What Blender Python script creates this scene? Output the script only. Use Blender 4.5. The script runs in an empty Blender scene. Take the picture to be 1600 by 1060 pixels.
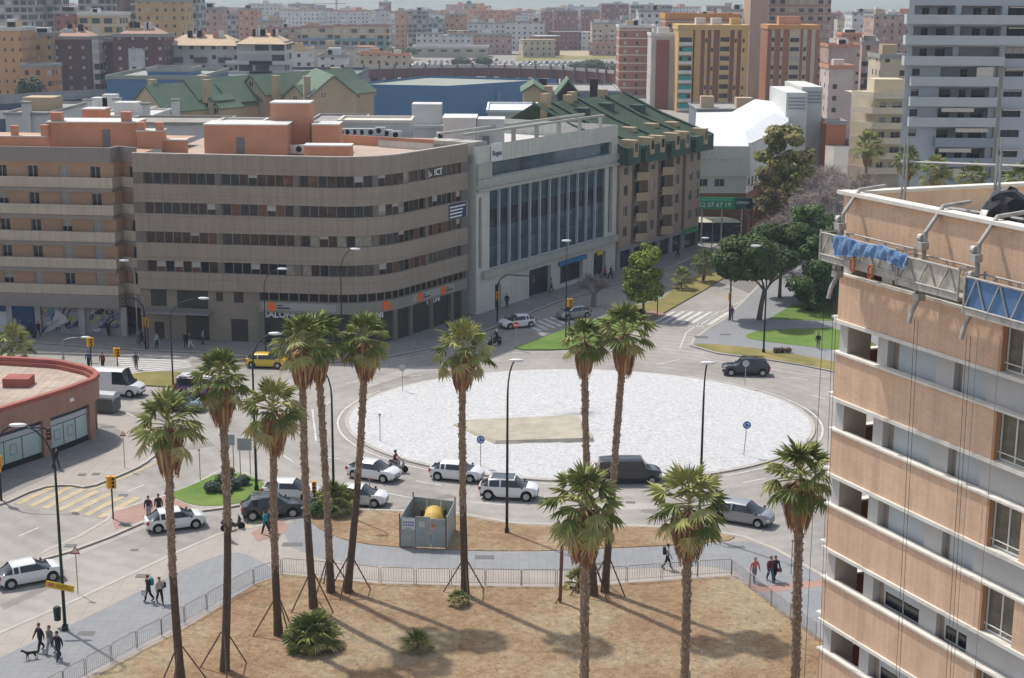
import bpy, bmesh, math, random
from math import *
from mathutils import Vector, Matrix, Euler
random.seed(7)
# ------------------------------------------------------------------ camera, sky, sun, exposure
HC=38.0; PI_=atan(550/2400.); RO=.006; FL=2400.0
cd=bpy.data.cameras.new('camera'); cam=bpy.data.objects.new('camera',cd); bpy.context.scene.collection.objects.link(cam)
cd.sensor_width=36; cd.lens=36*FL/1600; cd.clip_start=.5; cd.clip_end=30000
cam.matrix_world=Matrix.Translation((0,0,HC))@Matrix.Rotation(pi/2-PI_,4,'X')@Matrix.Rotation(RO,4,'Z')
sc=bpy.context.scene; sc.camera=cam
SUN_EL=radians(57); SUN_DIR=Vector((-.69*cos(SUN_EL),.724*cos(SUN_EL),sin(SUN_EL))).normalized()
w=bpy.data.worlds.new('World'); sc.world=w; w.use_nodes=True
nt=w.node_tree; bg=nt.nodes['Background']; sky=nt.nodes.new('ShaderNodeTexSky'); sky.sky_type='NISHITA'; sky.sun_disc=False
sky.sun_elevation=SUN_EL; sky.sun_rotation=atan2(SUN_DIR.x,SUN_DIR.y); sky.dust_density=2.0; sky.air_density=1.0; sky.ozone_density=1
hs=nt.nodes.new('ShaderNodeHueSaturation'); hs.inputs['Saturation'].default_value=.6; nt.links.new(sky.outputs[0],hs.inputs['Color']); nt.links.new(hs.outputs[0],bg.inputs[0]); bg.inputs[1].default_value=.15
sl=bpy.data.lights.new('sun','SUN'); sl.energy=3.5; sl.angle=radians(1.2); sl.color=(1,.95,.88)
so=bpy.data.objects.new('sun',sl); sc.collection.objects.link(so); so.rotation_euler=SUN_DIR.to_track_quat('Z','Y').to_euler()
sc.view_settings.view_transform='Standard'; sc.view_settings.look='None'; sc.view_settings.gamma=1; sc.view_settings.exposure=0.16
sc.cycles.max_bounces=5; sc.cycles.transparent_max_bounces=8; sc.cycles.volume_bounces=0
# ------------------------------------------------------------------ layout helpers (photo measurements to metres)
def ray(px,py):
    u=(px-800)/FL; v=(530-py)/FL; cr,sr=cos(RO),sin(RO); x=u*cr-v*sr; y=u*sr+v*cr
    return (x, cos(PI_)+y*sin(PI_), -sin(PI_)+y*cos(PI_))
def G(px,py,z=0.):
    r=ray(px,py); t=(z-HC)/r[2]; return Vector((r[0]*t,r[1]*t,z))
def AT(px,py,Y):
    r=ray(px,py); t=Y/r[1]; return Vector((r[0]*t,Y,HC+r[2]*t))
COL=sc.collection
# ------------------------------------------------------------------ materials
MC={}
def nodes(name):
    m=bpy.data.materials.new(name); m.use_nodes=True; t=m.node_tree; return m,t,t.nodes['Principled BSDF']
def mat(name,rgb,rough=.8,var=.12,scale=.6,metal=0,bump=0,spec=.3,emit=None,rgb2=None,det=6,coat=0):
    if name in MC: return MC[name]
    m,t,b=nodes(name); b.inputs['Roughness'].default_value=rough; b.inputs['Metallic'].default_value=metal
    b.inputs['Specular IOR Level'].default_value=spec; b.inputs['Coat Weight'].default_value=coat
    if var>0 or rgb2:
        tc=t.nodes.new('ShaderNodeTexCoord'); n=t.nodes.new('ShaderNodeTexNoise'); n.inputs['Scale'].default_value=scale; n.inputs['Detail'].default_value=det
        n.inputs['Roughness'].default_value=.65
        t.links.new(tc.outputs['Object'],n.inputs['Vector'])
        r=t.nodes.new('ShaderNodeValToRGB'); r.color_ramp.elements[0].position=.3; r.color_ramp.elements[1].position=.7
        c2=rgb2 if rgb2 else tuple(min(1,c*(1+var)) for c in rgb)
        c1=rgb if rgb2 else tuple(c*(1-var) for c in rgb)
        r.color_ramp.elements[0].color=(*c1,1); r.color_ramp.elements[1].color=(*c2,1)
        t.links.new(n.outputs['Fac'],r.inputs[0]); t.links.new(r.outputs[0],b.inputs['Base Color'])
        if bump:
            bp=t.nodes.new('ShaderNodeBump'); bp.inputs['Strength'].default_value=bump; bp.inputs['Distance'].default_value=.1
            t.links.new(n.outputs['Fac'],bp.inputs['Height']); t.links.new(bp.outputs[0],b.inputs['Normal'])
    else: b.inputs['Base Color'].default_value=(*rgb,1)
    if emit: b.inputs['Emission Color'].default_value=(*rgb,1); b.inputs['Emission Strength'].default_value=emit
    MC[name]=m; return m
def tile(name,c1,c2,mortar,w=.4,h=.4,ms=.012,rough=.8,offset=0.,uv=False,var=.15,nsc=.25,bump=0,streak=0):
    """masonry, paving or cladding: brick texture times a large soft variation"""
    if name in MC: return MC[name]
    m,t,b=nodes(name); b.inputs['Roughness'].default_value=rough; b.inputs['Specular IOR Level'].default_value=.25
    tc=t.nodes.new('ShaderNodeTexCoord'); br=t.nodes.new('ShaderNodeTexBrick')
    br.inputs['Color1'].default_value=(*c1,1); br.inputs['Color2'].default_value=(*c2,1); br.inputs['Mortar'].default_value=(*mortar,1)
    br.inputs['Scale'].default_value=1; br.inputs['Mortar Size'].default_value=ms; br.inputs['Brick Width'].default_value=w; br.inputs['Row Height'].default_value=h
    br.offset=offset; br.inputs['Mortar Smooth'].default_value=.2
    t.links.new(tc.outputs['UV' if uv else 'Object'],br.inputs['Vector'])
    n=t.nodes.new('ShaderNodeTexNoise'); n.inputs['Scale'].default_value=nsc; n.inputs['Detail'].default_value=7; n.inputs['Roughness'].default_value=.7
    t.links.new(tc.outputs['Object'],n.inputs['Vector'])
    mr=t.nodes.new('ShaderNodeMapRange'); mr.inputs[1].default_value=.3; mr.inputs[2].default_value=.7; mr.inputs[3].default_value=1-var; mr.inputs[4].default_value=1+var
    t.links.new(n.outputs['Fac'],mr.inputs[0])
    mx=t.nodes.new('ShaderNodeVectorMath'); mx.operation='SCALE'; t.links.new(br.outputs['Color'],mx.inputs[0]); t.links.new(mr.outputs[0],mx.inputs['Scale'])
    fin=mx.outputs[0]
    if streak:   # rain streaks and grime running down the wall
        mp=t.nodes.new('ShaderNodeMapping'); mp.inputs['Scale'].default_value=(1.6,1.6,.13); t.links.new(tc.outputs['Object'],mp.inputs[0]); n2=t.nodes.new('ShaderNodeTexNoise'); n2.inputs['Scale'].default_value=1.3; n2.inputs['Detail'].default_value=9; n2.inputs['Roughness'].default_value=.75; t.links.new(mp.outputs[0],n2.inputs['Vector'])
        m2=t.nodes.new('ShaderNodeMapRange'); m2.inputs[1].default_value=.32; m2.inputs[2].default_value=.62; m2.inputs[3].default_value=1-streak; m2.inputs[4].default_value=1.04; t.links.new(n2.outputs['Fac'],m2.inputs[0]); x=t.nodes.new('ShaderNodeVectorMath'); x.operation='SCALE'; t.links.new(fin,x.inputs[0]); t.links.new(m2.outputs[0],x.inputs['Scale']); fin=x.outputs[0]
    t.links.new(fin,b.inputs['Base Color']); MC[name]=m; return m
def winmat(name,wall,bay=3.2,fl=3.0,w0=.28,w1=.72,h0=.3,h1=.8,band=None,glass=(.03,.035,.045),shut=(.45,.43,.4),pb=.25,mode='win'):
    """far facade: rows of windows from UV metres, each cell glass or shutter at random"""
    if name in MC: return MC[name]
    m,t,b=nodes(name); b.inputs['Roughness'].default_value=.7; N=t.nodes; L=t.links
    tc=N.new('ShaderNodeTexCoord'); s=N.new('ShaderNodeSeparateXYZ'); L.new(tc.outputs['UV'],s.inputs[0])
    def mth(op,a,bv=None,c=None):
        x=N.new('ShaderNodeMath'); x.operation=op
        for i,v in enumerate((a,bv,c)):
            if v is None: continue
            if hasattr(v,'node'): L.new(v,x.inputs[i])
            else: x.inputs[i].default_value=v
        return x.outputs[0]
    u=mth('DIVIDE',s.outputs[0],bay); v=mth('DIVIDE',s.outputs[1],fl)
    fu=mth('FRACT',u); fv=mth('FRACT',v); iu=mth('FLOOR',u); iv=mth('FLOOR',v)
    def inside(f,a,c): return mth('MULTIPLY',mth('GREATER_THAN',f,a),mth('LESS_THAN',f,c))
    msk=mth('MULTIPLY',inside(fu,w0,w1),inside(fv,h0,h1))
    cb=N.new('ShaderNodeCombineXYZ'); L.new(iu,cb.inputs[0]); L.new(iv,cb.inputs[1])
    wn=N.new('ShaderNodeTexWhiteNoise'); wn.noise_dimensions='2D'; L.new(cb.outputs[0],wn.inputs['Vector'])
    gl=N.new('ShaderNodeMixRGB'); L.new(mth('LESS_THAN',wn.outputs['Value'],pb),gl.inputs[0]); gl.inputs[1].default_value=(*glass,1); gl.inputs[2].default_value=(*shut,1)
    nz=N.new('ShaderNodeTexNoise'); nz.inputs['Scale'].default_value=.15; nz.inputs['Detail'].default_value=5; L.new(tc.outputs['Object'],nz.inputs['Vector'])
    ra=N.new('ShaderNodeValToRGB'); ra.color_ramp.elements[0].position=.3; ra.color_ramp.elements[1].position=.7
    ra.color_ramp.elements[0].color=(*[c*.85 for c in wall],1); ra.color_ramp.elements[1].color=(*[min(1,c*1.12) for c in wall],1); L.new(nz.outputs['Fac'],ra.inputs[0])
    base=ra.outputs[0]
    if band:
        bm_=N.new('ShaderNodeMixRGB'); L.new(inside(fv,-.1,band[1]),bm_.inputs[0]); L.new(base,bm_.inputs[1]); bm_.inputs[2].default_value=(*band[0],1); base=bm_.outputs[0]
    fin=N.new('ShaderNodeMixRGB'); L.new(msk,fin.inputs[0]); L.new(base,fin.inputs[1]); L.new(gl.outputs[0],fin.inputs[2]); L.new(fin.outputs[0],b.inputs['Base Color'])
    MC[name]=m; return m
GLASS=mat('window_glass',(.016,.02,.026),.08,0,spec=.45)
GLASSB=mat('blue_glass',(.035,.075,.105),.06,.6,.35,spec=.7)
GLASSBR=mat('brown_glass',(.05,.03,.024),.12,.8,.8,spec=.35)
def car_paint(name,rgb,metal=0.): return mat(name,rgb,.3,0,metal=metal,spec=.5,coat=.6)
WHITE=mat('white_paint',(.72,.72,.7),.6,.06,.5); DARK=mat('dark_rubber',(.02,.02,.02),.9,.2,3); STEEL=mat('galvanised_steel',(.33,.34,.34),.45,.15,3,metal=.6)
GREENP=mat('dark_green_paint',(.015,.035,.028),.45,.2,2); BLACKP=mat('black_paint',(.02,.02,.022),.5,.15,2); YEL=mat('traffic_yellow',(.75,.36,.02),.5,.08,2)
ALU=mat('aluminium_frame',(.5,.5,.5),.4,.05,metal=.3); BLIND=mat('roller_blind',(.38,.36,.33),.7,.1,3); BLINDC=mat('cream_blind',(.6,.55,.47),.7,.08,3)
# ------------------------------------------------------------------ mesh helpers
def obj(name,bm,m,parent=None,smooth=False,mtx=None):
    me=bpy.data.meshes.new(name)
    if isinstance(bm,bmesh.types.BMesh): bm.to_mesh(me); bm.free()
    else: me=bm
    o=bpy.data.objects.new(name,me); COL.objects.link(o)
    ms=m if isinstance(m,(list,tuple)) else [m]
    if not me.materials:
        for x in ms: me.materials.append(x)
    if smooth:
        for p in me.polygons: p.use_smooth=True
    if parent: o.parent=parent
    if mtx is not None: o.matrix_local=mtx
    return o
def inst(name,me,parent=None,loc=(0,0,0),rz=0,sc_=None):
    o=bpy.data.objects.new(name,me); COL.objects.link(o)
    if parent: o.parent=parent
    o.location=loc; o.rotation_euler=(0,0,rz)
    if sc_: o.scale=sc_ if hasattr(sc_,'__len__') else (sc_,)*3
    return o
def tag(o,label=None,cat=None,group=None,kind=None):
    if label: o['label']=label
    if cat: o['category']=cat
    if group: o['group']=group
    if kind: o['kind']=kind
    return o
def thing(name,label,cat,loc=(0,0,0),rz=0,group=None):
    o=bpy.data.objects.new(name,None); COL.objects.link(o); o.location=loc; o.rotation_euler=(0,0,rz); o.empty_display_size=.3
    return tag(o,label,cat,group)
def struct(name,bm,m,label=None,**k): return tag(obj(name,bm,m,**k),label,kind='structure')
def kids(o): return [c for c in COL.objects if c.parent==o]
def dup(src,loc,rz=0,label=None,group=None,scl=None,tree=None):
    """copy a thing with its parts and sub-parts; tree = list of (part,[sub-parts]) to avoid rescanning"""
    r=src.copy(); COL.objects.link(r); r.location=loc; r.rotation_euler=(r.rotation_euler[0],r.rotation_euler[1],rz)
    if label: r['label']=label
    if group: r['group']=group
    if scl: r.scale=(scl,)*3
    def rec(a,b):
        for ch in src_kids(a):
            c=ch.copy(); COL.objects.link(c); c.parent=b; rec(ch,c)
    rec(src,r); return r
KC={}
def src_kids(o):
    if o.name not in KC: KC[o.name]=list(o.children)
    return KC[o.name]
def box(bm,x0,x1,y0,y1,z0,z1,M=None,mi=0):
    vs=[bm.verts.new((M@Vector(p)) if M is not None else p) for p in [(x0,y0,z0),(x1,y0,z0),(x1,y1,z0),(x0,y1,z0),(x0,y0,z1),(x1,y0,z1),(x1,y1,z1),(x0,y1,z1)]]
    for f in [(0,3,2,1),(4,5,6,7),(0,1,5,4),(1,2,6,5),(2,3,7,6),(3,0,4,7)]:
        fc=bm.faces.new([vs[i] for i in f]); fc.material_index=mi
    return vs
def tube(bm,pts,r,n=8,cap=True,mi=0):
    """round bar through points; r number or list"""
    pts=[Vector(p) for p in pts]; rs=r if hasattr(r,'__len__') else [r]*len(pts); rings=[]
    prev=None
    for i,p in enumerate(pts):
        d=(pts[min(i+1,len(pts)-1)]-pts[max(i-1,0)]).normalized()
        a=prev if prev is not None else (Vector((1,0,0)) if abs(d.x)<.9 else Vector((0,1,0)))
        s=(a-d*a.dot(d)).normalized(); prev=s; t=d.cross(s)
        rings.append([bm.verts.new(p+(s*cos(2*pi*k/n)+t*sin(2*pi*k/n))*rs[i]) for k in range(n)])
    for a,b in zip(rings,rings[1:]):
        for k in range(n):
            f=bm.faces.new((a[k],a[(k+1)%n],b[(k+1)%n],b[k])); f.material_index=mi
    if cap:
        for rg,fl in ((rings[0],True),(rings[-1],False)):
            f=bm.faces.new(rg[::-1] if fl else rg); f.material_index=mi
def prism(bm,pts,z0,z1,mi=0,top=None):
    """closed outline (ccw xy) extruded from z0 to z1"""
    a=[bm.verts.new((p[0],p[1],z0)) for p in pts]; b=[bm.verts.new((p[0],p[1],z1)) for p in pts]; n=len(pts)
    for i in range(n):
        f=bm.faces.new((a[i],a[(i+1)%n],b[(i+1)%n],b[i])); f.material_index=mi
    f=bm.faces.new(b); f.material_index=mi if top is None else top
    bm.faces.new(a[::-1])
def ccw(p):
    s=sum(p[i][0]*p[(i+1)%len(p)][1]-p[(i+1)%len(p)][0]*p[i][1] for i in range(len(p)))
    return p if s>0 else p[::-1]
def smoothpoly(p,it=2):
    p=[Vector((q[0],q[1])) for q in p]
    for _ in range(it):
        r=[]
        for i in range(len(p)):
            a,b=p[i],p[(i+1)%len(p)]; r+= [a*.75+b*.25,a*.25+b*.75]
        p=r
    return p
def gp(px,z=0): return [G(x,y,z) for x,y in px]
def slab(name,px,z1,m,z0=-.05,sm=0,kerb=None,label=None,kind='structure',wp=None):
    pts=wp if wp else gp(px,z1)
    if sm: pts=smoothpoly(pts,sm)
    pts=ccw([Vector((p[0],p[1])) for p in pts]); bm=bmesh.new(); prism(bm,pts,z0,z1)
    o=obj(name,bm,m); tag(o,label,kind=kind)
    if kerb: KERBS.append((pts,z1))
    return o
KERBS=[]
TXT={}
def text_mesh(s,size,depth=.03,bold=0):
    k=(s,size,depth,bold)
    if k in TXT: return TXT[k]
    cu=bpy.data.curves.new('lettering','FONT'); cu.body=s; cu.size=size; cu.extrude=depth; cu.offset=bold; cu.align_x='CENTER'; cu.align_y='CENTER'; cu.resolution_u=2
    o=bpy.data.objects.new('tmp',cu); COL.objects.link(o); dg=bpy.context.evaluated_depsgraph_get(); dg.update()
    me=bpy.data.meshes.new_from_object(o.evaluated_get(dg)); bpy.data.objects.remove(o); me.materials.clear(); TXT[k]=me; return me
def letters(s,size,m,parent,pos,rz,name='lettering',depth=.03,bold=0):
    """upright lettering facing local -Y turned by rz"""
    me=text_mesh(s,size,depth,bold).copy(); me.materials.append(m); o=bpy.data.objects.new(name,me); COL.objects.link(o)
    if parent: o.parent=parent
    o.matrix_local=Matrix.Translation(pos)@Matrix.Rotation(rz,4,'Z')@Matrix.Rotation(pi/2,4,'X'); return o
# ------------------------------------------------------------------ ground, roads, pavements
def asphalt(name,c1,c2):
    m,t,b=nodes(name); b.inputs['Roughness'].default_value=.88; b.inputs['Specular IOR Level'].default_value=.25; N=t.nodes; L=t.links; tc=N.new('ShaderNodeTexCoord'); mp=N.new('ShaderNodeMapping'); L.new(tc.outputs['Object'],mp.inputs[0])
    f=[]
    for sc_,det,vec in ((.07,6,tc.outputs['Object']),(.9,14,tc.outputs['Object'])):
        n=N.new('ShaderNodeTexNoise'); n.inputs['Scale'].default_value=sc_; n.inputs['Detail'].default_value=det; n.inputs['Roughness'].default_value=.75; L.new(vec,n.inputs['Vector']); f.append(n.outputs['Fac'])
    # worn wheel lanes: rings round the roundabout
    sp=N.new('ShaderNodeVectorMath'); sp.operation='MULTIPLY'; sp.inputs[1].default_value=(1,1.156,0); sb=N.new('ShaderNodeVectorMath'); sb.operation='SUBTRACT'; sb.inputs[1].default_value=(6.1,133.6,0); L.new(tc.outputs['Object'],sb.inputs[0]); L.new(sb.outputs[0],sp.inputs[0]); ln=N.new('ShaderNodeVectorMath'); ln.operation='LENGTH'; L.new(sp.outputs[0],ln.inputs[0])
    s=N.new('ShaderNodeMath'); s.operation='MULTIPLY'; s.inputs[1].default_value=3.4; L.new(ln.outputs['Value'],s.inputs[0]); si=N.new('ShaderNodeMath'); si.operation='SINE'; L.new(s.outputs[0],si.inputs[0])
    a=N.new('ShaderNodeMath'); a.operation='MULTIPLY_ADD'; a.inputs[1].default_value=.035; L.new(si.outputs[0],a.inputs[0]); L.new(f[0],a.inputs[2]); c=N.new('ShaderNodeMath'); c.operation='ADD'; L.new(a.outputs[0],c.inputs[0]); h=N.new('ShaderNodeMath'); h.operation='MULTIPLY_ADD'; h.inputs[1].default_value=.5; h.inputs[2].default_value=-.25; L.new(f[1],h.inputs[0]); L.new(h.outputs[0],c.inputs[1])
    r=N.new('ShaderNodeValToRGB'); r.color_ramp.elements[0].position=.36; r.color_ramp.elements[1].position=.64; r.color_ramp.elements[0].color=(*c1,1); r.color_ramp.elements[1].color=(*c2,1); L.new(c.outputs[0],r.inputs[0]); L.new(r.outputs[0],b.inputs['Base Color']); return m
ASPH=asphalt('asphalt',(.255,.238,.218),(.365,.34,.315))
ASPHD=mat('asphalt_side',(.17,.16,.155),.9,.1,.15,rgb2=(.215,.2,.19),det=12)
PAVE=tile('pale_paving',(.36,.325,.29),(.335,.30,.27),(.29,.265,.24),1.2,1.2,.03,var=.1)
PAVG=tile('grey_paving',(.235,.24,.25),(.255,.26,.265),(.2,.205,.21),.6,.6,.02,var=.1)
PAVS=tile('street_paving',(.26,.25,.24),(.235,.225,.215),(.19,.18,.17),.8,.8,.02,var=.14)
PINK=tile('red_paving',(.36,.22,.18),(.33,.2,.17),(.3,.24,.2),.4,.4,.02,var=.12)
def soil(name,B_=None,fs=2.6,F_=None):
    m,t,b=nodes(name); b.inputs['Roughness'].default_value=.97; b.inputs['Specular IOR Level'].default_value=.1; N=t.nodes; L=t.links; tc=N.new('ShaderNodeTexCoord')
    def ns(sc_,det,r=.7):
        n=N.new('ShaderNodeTexNoise'); n.inputs['Scale'].default_value=sc_; n.inputs['Detail'].default_value=det; n.inputs['Roughness'].default_value=r; L.new(tc.outputs['Object'],n.inputs['Vector']); return n.outputs['Fac']
    def ramp(f,*st):
        r=N.new('ShaderNodeValToRGB'); e=r.color_ramp.elements; e[0].position=st[0][0]; e[0].color=(*st[0][1],1); e[1].position=st[-1][0]; e[1].color=(*st[-1][1],1)
        for p,c in st[1:-1]: x=e.new(p); x.color=(*c,1)
        L.new(f,r.inputs[0]); return r.outputs[0]
    big=ramp(ns(.16,8),*B_) if B_ else ramp(ns(.16,8),(.3,(.25,.15,.09)),(.46,(.31,.215,.13)),(.58,(.36,.285,.185)),(.72,(.27,.235,.165)))
    fine=ramp(ns(fs,12,.8),*F_) if F_ else ramp(ns(2.6,12,.8),(.36,(.55,.5,.45)),(.5,(.95,.95,.95)),(.66,(1.45,1.4,1.3)))
    mx=N.new('ShaderNodeMixRGB'); mx.blend_type='MULTIPLY'; mx.inputs[0].default_value=.8; L.new(big,mx.inputs[1]); L.new(fine,mx.inputs[2]); L.new(mx.outputs[0],b.inputs['Base Color'])
    bp=N.new('ShaderNodeBump'); bp.inputs['Strength'].default_value=.9; bp.inputs['Distance'].default_value=.15; L.new(ns(3.2,10,.75),bp.inputs['Height']); L.new(bp.outputs[0],b.inputs['Normal']); return m
DIRT=soil('dry_soil')
GRASS=mat('green_lawn',(.075,.15,.022),.9,0,.35,rgb2=(.16,.23,.05),det=10,bump=.3)
GRASSD=mat('dry_lawn',(.13,.14,.035),.95,0,.25,rgb2=(.30,.235,.09),det=10,bump=.3)
KERB=mat('kerb_stone',(.42,.39,.35),.85,.12,1)
PAINTW=mat('road_paint',(.56,.55,.53),.8,.25,1.5); PAINTY=mat('yellow_road_paint',(.44,.37,.23),.85,.2,1.2)
bm=bmesh.new()
R=9000; S=[bm.verts.new(p) for p in ((-R,-300,-.06),(R,-300,-.06),(R,2*R,-.06),(-R,2*R,-.06))]; bm.faces.new(S)
struct('ground',bm,mat('city_ground',(.20,.185,.165),.95,0,.012,rgb2=(.33,.30,.26),det=12))
# junction roads
slab('road',None,0,ASPH,z0=-.05,wp=[(-260,40),(90,40),(90,330),(-260,330)])
slab('far_road',[(1040,405),(1100,378),(1180,352),(1260,330),(1300,275),(1306,205),(1312,165),(1324,165),(1345,205),(1360,250),(1400,320),(1400,420),(1200,470)],.012,ASPHD,z0=-.05)
# wide plaza under near building
N1=[(-80,1028),(0,987),(120,935),(275,862),(345,832),(400,822),(452,808),(490,800),(560,795),(640,797),(720,801),(800,816),(900,820),(1000,820),(1100,826),(1165,838),(1215,858),(1300,905),(1420,1000),(1500,1400),(-400,1400)]
slab('pavement',N1,.12,PAVE,kerb=1)
slab('tiled_pavement',[(-120,1080),(0,1028),(120,972),(240,913),(297,885),(330,872),(365,862),(392,868),(420,884),(440,897),(360,935),(253,992),(135,1055),(20,1110),(-120,1180)],.128,PAVG,sm=1)
slab('tiled_pavement',[(438,822),(470,812),(500,822),(520,838),(560,850),(640,857),(800,864),(960,858),(1060,852),(1170,846),(1215,862),(1290,905),(1290,1010),(1240,975),(1190,930),(1150,893),(1100,884),(1000,888),(870,892),(760,890),(650,888),(560,882),(500,872),(455,855)],.128,PAVG)
slab('red_paving_band',[(1150,912),(1200,915),(1290,905),(1290,916),(1200,926),(1160,922)],.133,PINK)
slab('red_paving_band',[(392,832),(440,812),(452,824),(440,836),(402,846)],.133,PINK)
slab('dry_ground',[(60,1110),(140,1060),(300,975),(400,912),(440,897),(595,912),(870,918),(1035,908),(1140,900),(1180,925),(1290,1004),(1420,1100),(1420,1500),(-300,1500)],.17,DIRT)
slab('dry_ground',[(478,806),(505,799),(560,798),(640,800),(720,805),(800,820),(900,823),(1000,823),(1100,829),(1165,842),(1060,851),(960,856),(800,862),(640,856),(560,849),(515,835),(490,820)],.17,DIRT,sm=1)
# triangular island, left pavement, office pavement, right plaza
slab('pavement',[(38,882),(70,860),(120,838),(165,812),(172,800),(225,783),(262,772),(300,757),(345,733),(385,738),(415,752),(430,766),(420,778),(400,785),(350,794),(300,800),(235,812),(170,840),(110,862)],.12,PAVE,kerb=1)
slab('red_paving_band',[(172,800),(225,783),(262,775),(300,792),(235,808),(180,828)],.128,PINK)
slab('lawn',[(262,772),(300,758),(345,737),(385,741),(413,754),(426,766),(414,776),(396,782),(350,790),(300,790)],.15,GRASS,sm=1)
slab('pavement',[(-500,640),(60,640),(150,637),(195,642),(225,658),(245,682),(247,708),(225,726),(190,742),(137,763),(105,757),(60,762),(0,790),(-500,960)],.12,PAVE,kerb=1,sm=1)
slab('tiled_pavement',[(-480,650),(150,660),(188,668),(190,690),(165,710),(120,728),(60,752),(0,780),(-480,940)],.128,PAVS,sm=1)
OFF=[(-80,512),(0,521),(200,528),(240,530),(405,538),(500,545),(560,543),(619,535),(731,497),(744,494),(827,471),(961,424),(1087,385),(1150,365),(1250,335),(1290,300)]
KO=[(-80,533),(0,535),(60,538),(220,549),(319,553),(420,563),(520,568),(609,559),(674,546),(730,528),(788,508),(830,490),(869,474),(917,459),(981,440),(1040,424),(1089,400),(1140,375)]
slab('pavement',None,.12,PAVS,kerb=1,wp=[G(*p) for p in KO]+[G(1180,380),G(1225,350),G(1290,330),G(1300,290),Vector((60,330)),Vector((-190,330)),Vector((-190,195))])
R1=[(1078,540),(1082,530),(1103,514),(1128,500),(1150,480),(1172,458),(1190,440),(1215,420),(1245,400),(1420,400),(1480,600),(1305,581),(1250,570),(1200,562),(1120,552)]
slab('pavement',R1,.12,PAVG,kerb=1)
slab('lawn',[(1163,525),(1175,519),(1205,514),(1330,512),(1400,560),(1307,547),(1200,534),(1172,530)],.15,GRASS,sm=1)
slab('lawn',[(1200,499),(1238,476),(1330,470),(1400,500),(1330,502)],.15,GRASS)
slab('lawn',[(1081,539),(1100,536),(1200,546),(1305,565),(1400,585),(1400,598),(1305,579),(1200,560),(1120,550)],.15,GRASSD,sm=1)
slab('lawn',[(795,546),(830,533),(884,514),(930,500),(960,488),(1000,480),(1018,494),(985,518),(930,541),(880,546)],.14,GRASS,sm=1)
slab('lawn',[(985,482),(1035,466),(1062,444),(1100,427),(1125,425),(1131,434),(1100,453),(1040,487),(1015,497)],.14,GRASSD)
slab('red_paving_band',[(1000,492),(1018,485),(1040,490),(1015,501),(1003,503)],.145,PINK)
slab('lawn',[(185,592),(215,581),(260,580),(300,583),(345,590),(340,603),(300,606),(250,603),(200,600)],.14,GRASSD,sm=1)
# roundabout: low kerb ring and white gravel disc
rc=Vector((6.1,133.6)); ra_,rb_=20.7,17.9
def ell(a,b,n=96): return [(rc.x+a*cos(2*pi*k/n),rc.y+b*sin(2*pi*k/n)) for k in range(n)]
slab('roundabout_kerb',None,.13,KERB,wp=ell(ra_+.35,rb_+.35)); 
GRAV=soil('white_gravel',((.3,(.56,.56,.56)),(.5,(.60,.60,.60)),(.75,(.55,.55,.55))),3.2,((.36,(.55,.55,.56)),(.5,(.92,.92,.92)),(.62,(1.18,1.18,1.18))))
bm=bmesh.new(); rings=[]
for i in range(9):
    f=i/8; rings.append([bm.verts.new((x,y,.14+.35*(1-f*f)+random.uniform(-.03,.03)*(i<8))) for x,y in ell(ra_*f+1e-4,rb_*f+1e-4)])
for a,b in zip(rings,rings[1:]):
    for k in range(96): bm.faces.new((a[k],b[k],b[(k+1)%96],a[(k+1)%96]))
struct('roundabout_gravel',bm,GRAV,smooth=True)
# sand bed with slanted sides, in the middle of the roundabout
SAND=mat('pale_sand',(.32,.29,.23),.95,0,.7,rgb2=(.46,.42,.34),det=10,bump=.5)
q=[G(704,666,.3),G(725,659,.3),G(905,652,.3),G(929,686,.3),G(931,694,.3),G(772,696,.3)]
bm=bmesh.new(); a=[bm.verts.new((p.x,p.y,.2)) for p in q]; c=sum(q,Vector())/6; b=[bm.verts.new((c.x+(p.x-c.x)*.95,c.y+(p.y-c.y)*.9,z)) for p,z in zip(q,(.55,.55,.65,.75,.75,.6))]
for i in range(6): bm.faces.new((a[i],b[i],b[(i+1)%6],a[(i+1)%6]))
bm.faces.new(b); bmesh.ops.recalc_face_normals(bm,faces=bm.faces[:]); struct('sand_bed',bm,SAND)
# kerb stones
bm=bmesh.new()
def strip(bm,pts,w,z,h=.012,closed=False,mi=0,inset=0):
    P=[Vector((p[0],p[1])) for p in pts]; n=len(P); L=[]
    for i in range(n):
        a=P[i-1] if (i>0 or closed) else P[i]; b=P[(i+1)%n] if (i<n-1 or closed) else P[i]
        d=(b-a).normalized(); nn=Vector((-d.y,d.x)); L.append((bm.verts.new((*(P[i]+nn*(w/2+inset)),z)),bm.verts.new((*(P[i]-nn*(w/2-inset)),z))))
    for i in range(n if closed else n-1):
        a,b=L[i],L[(i+1)%n]; f=bm.faces.new((a[0],a[1],b[1],b[0])); f.material_index=mi
for pts,z in KERBS: strip(bm,pts,.30,z+.018,closed=True,inset=.15)
struct('kerb',bm,KERB)
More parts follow.
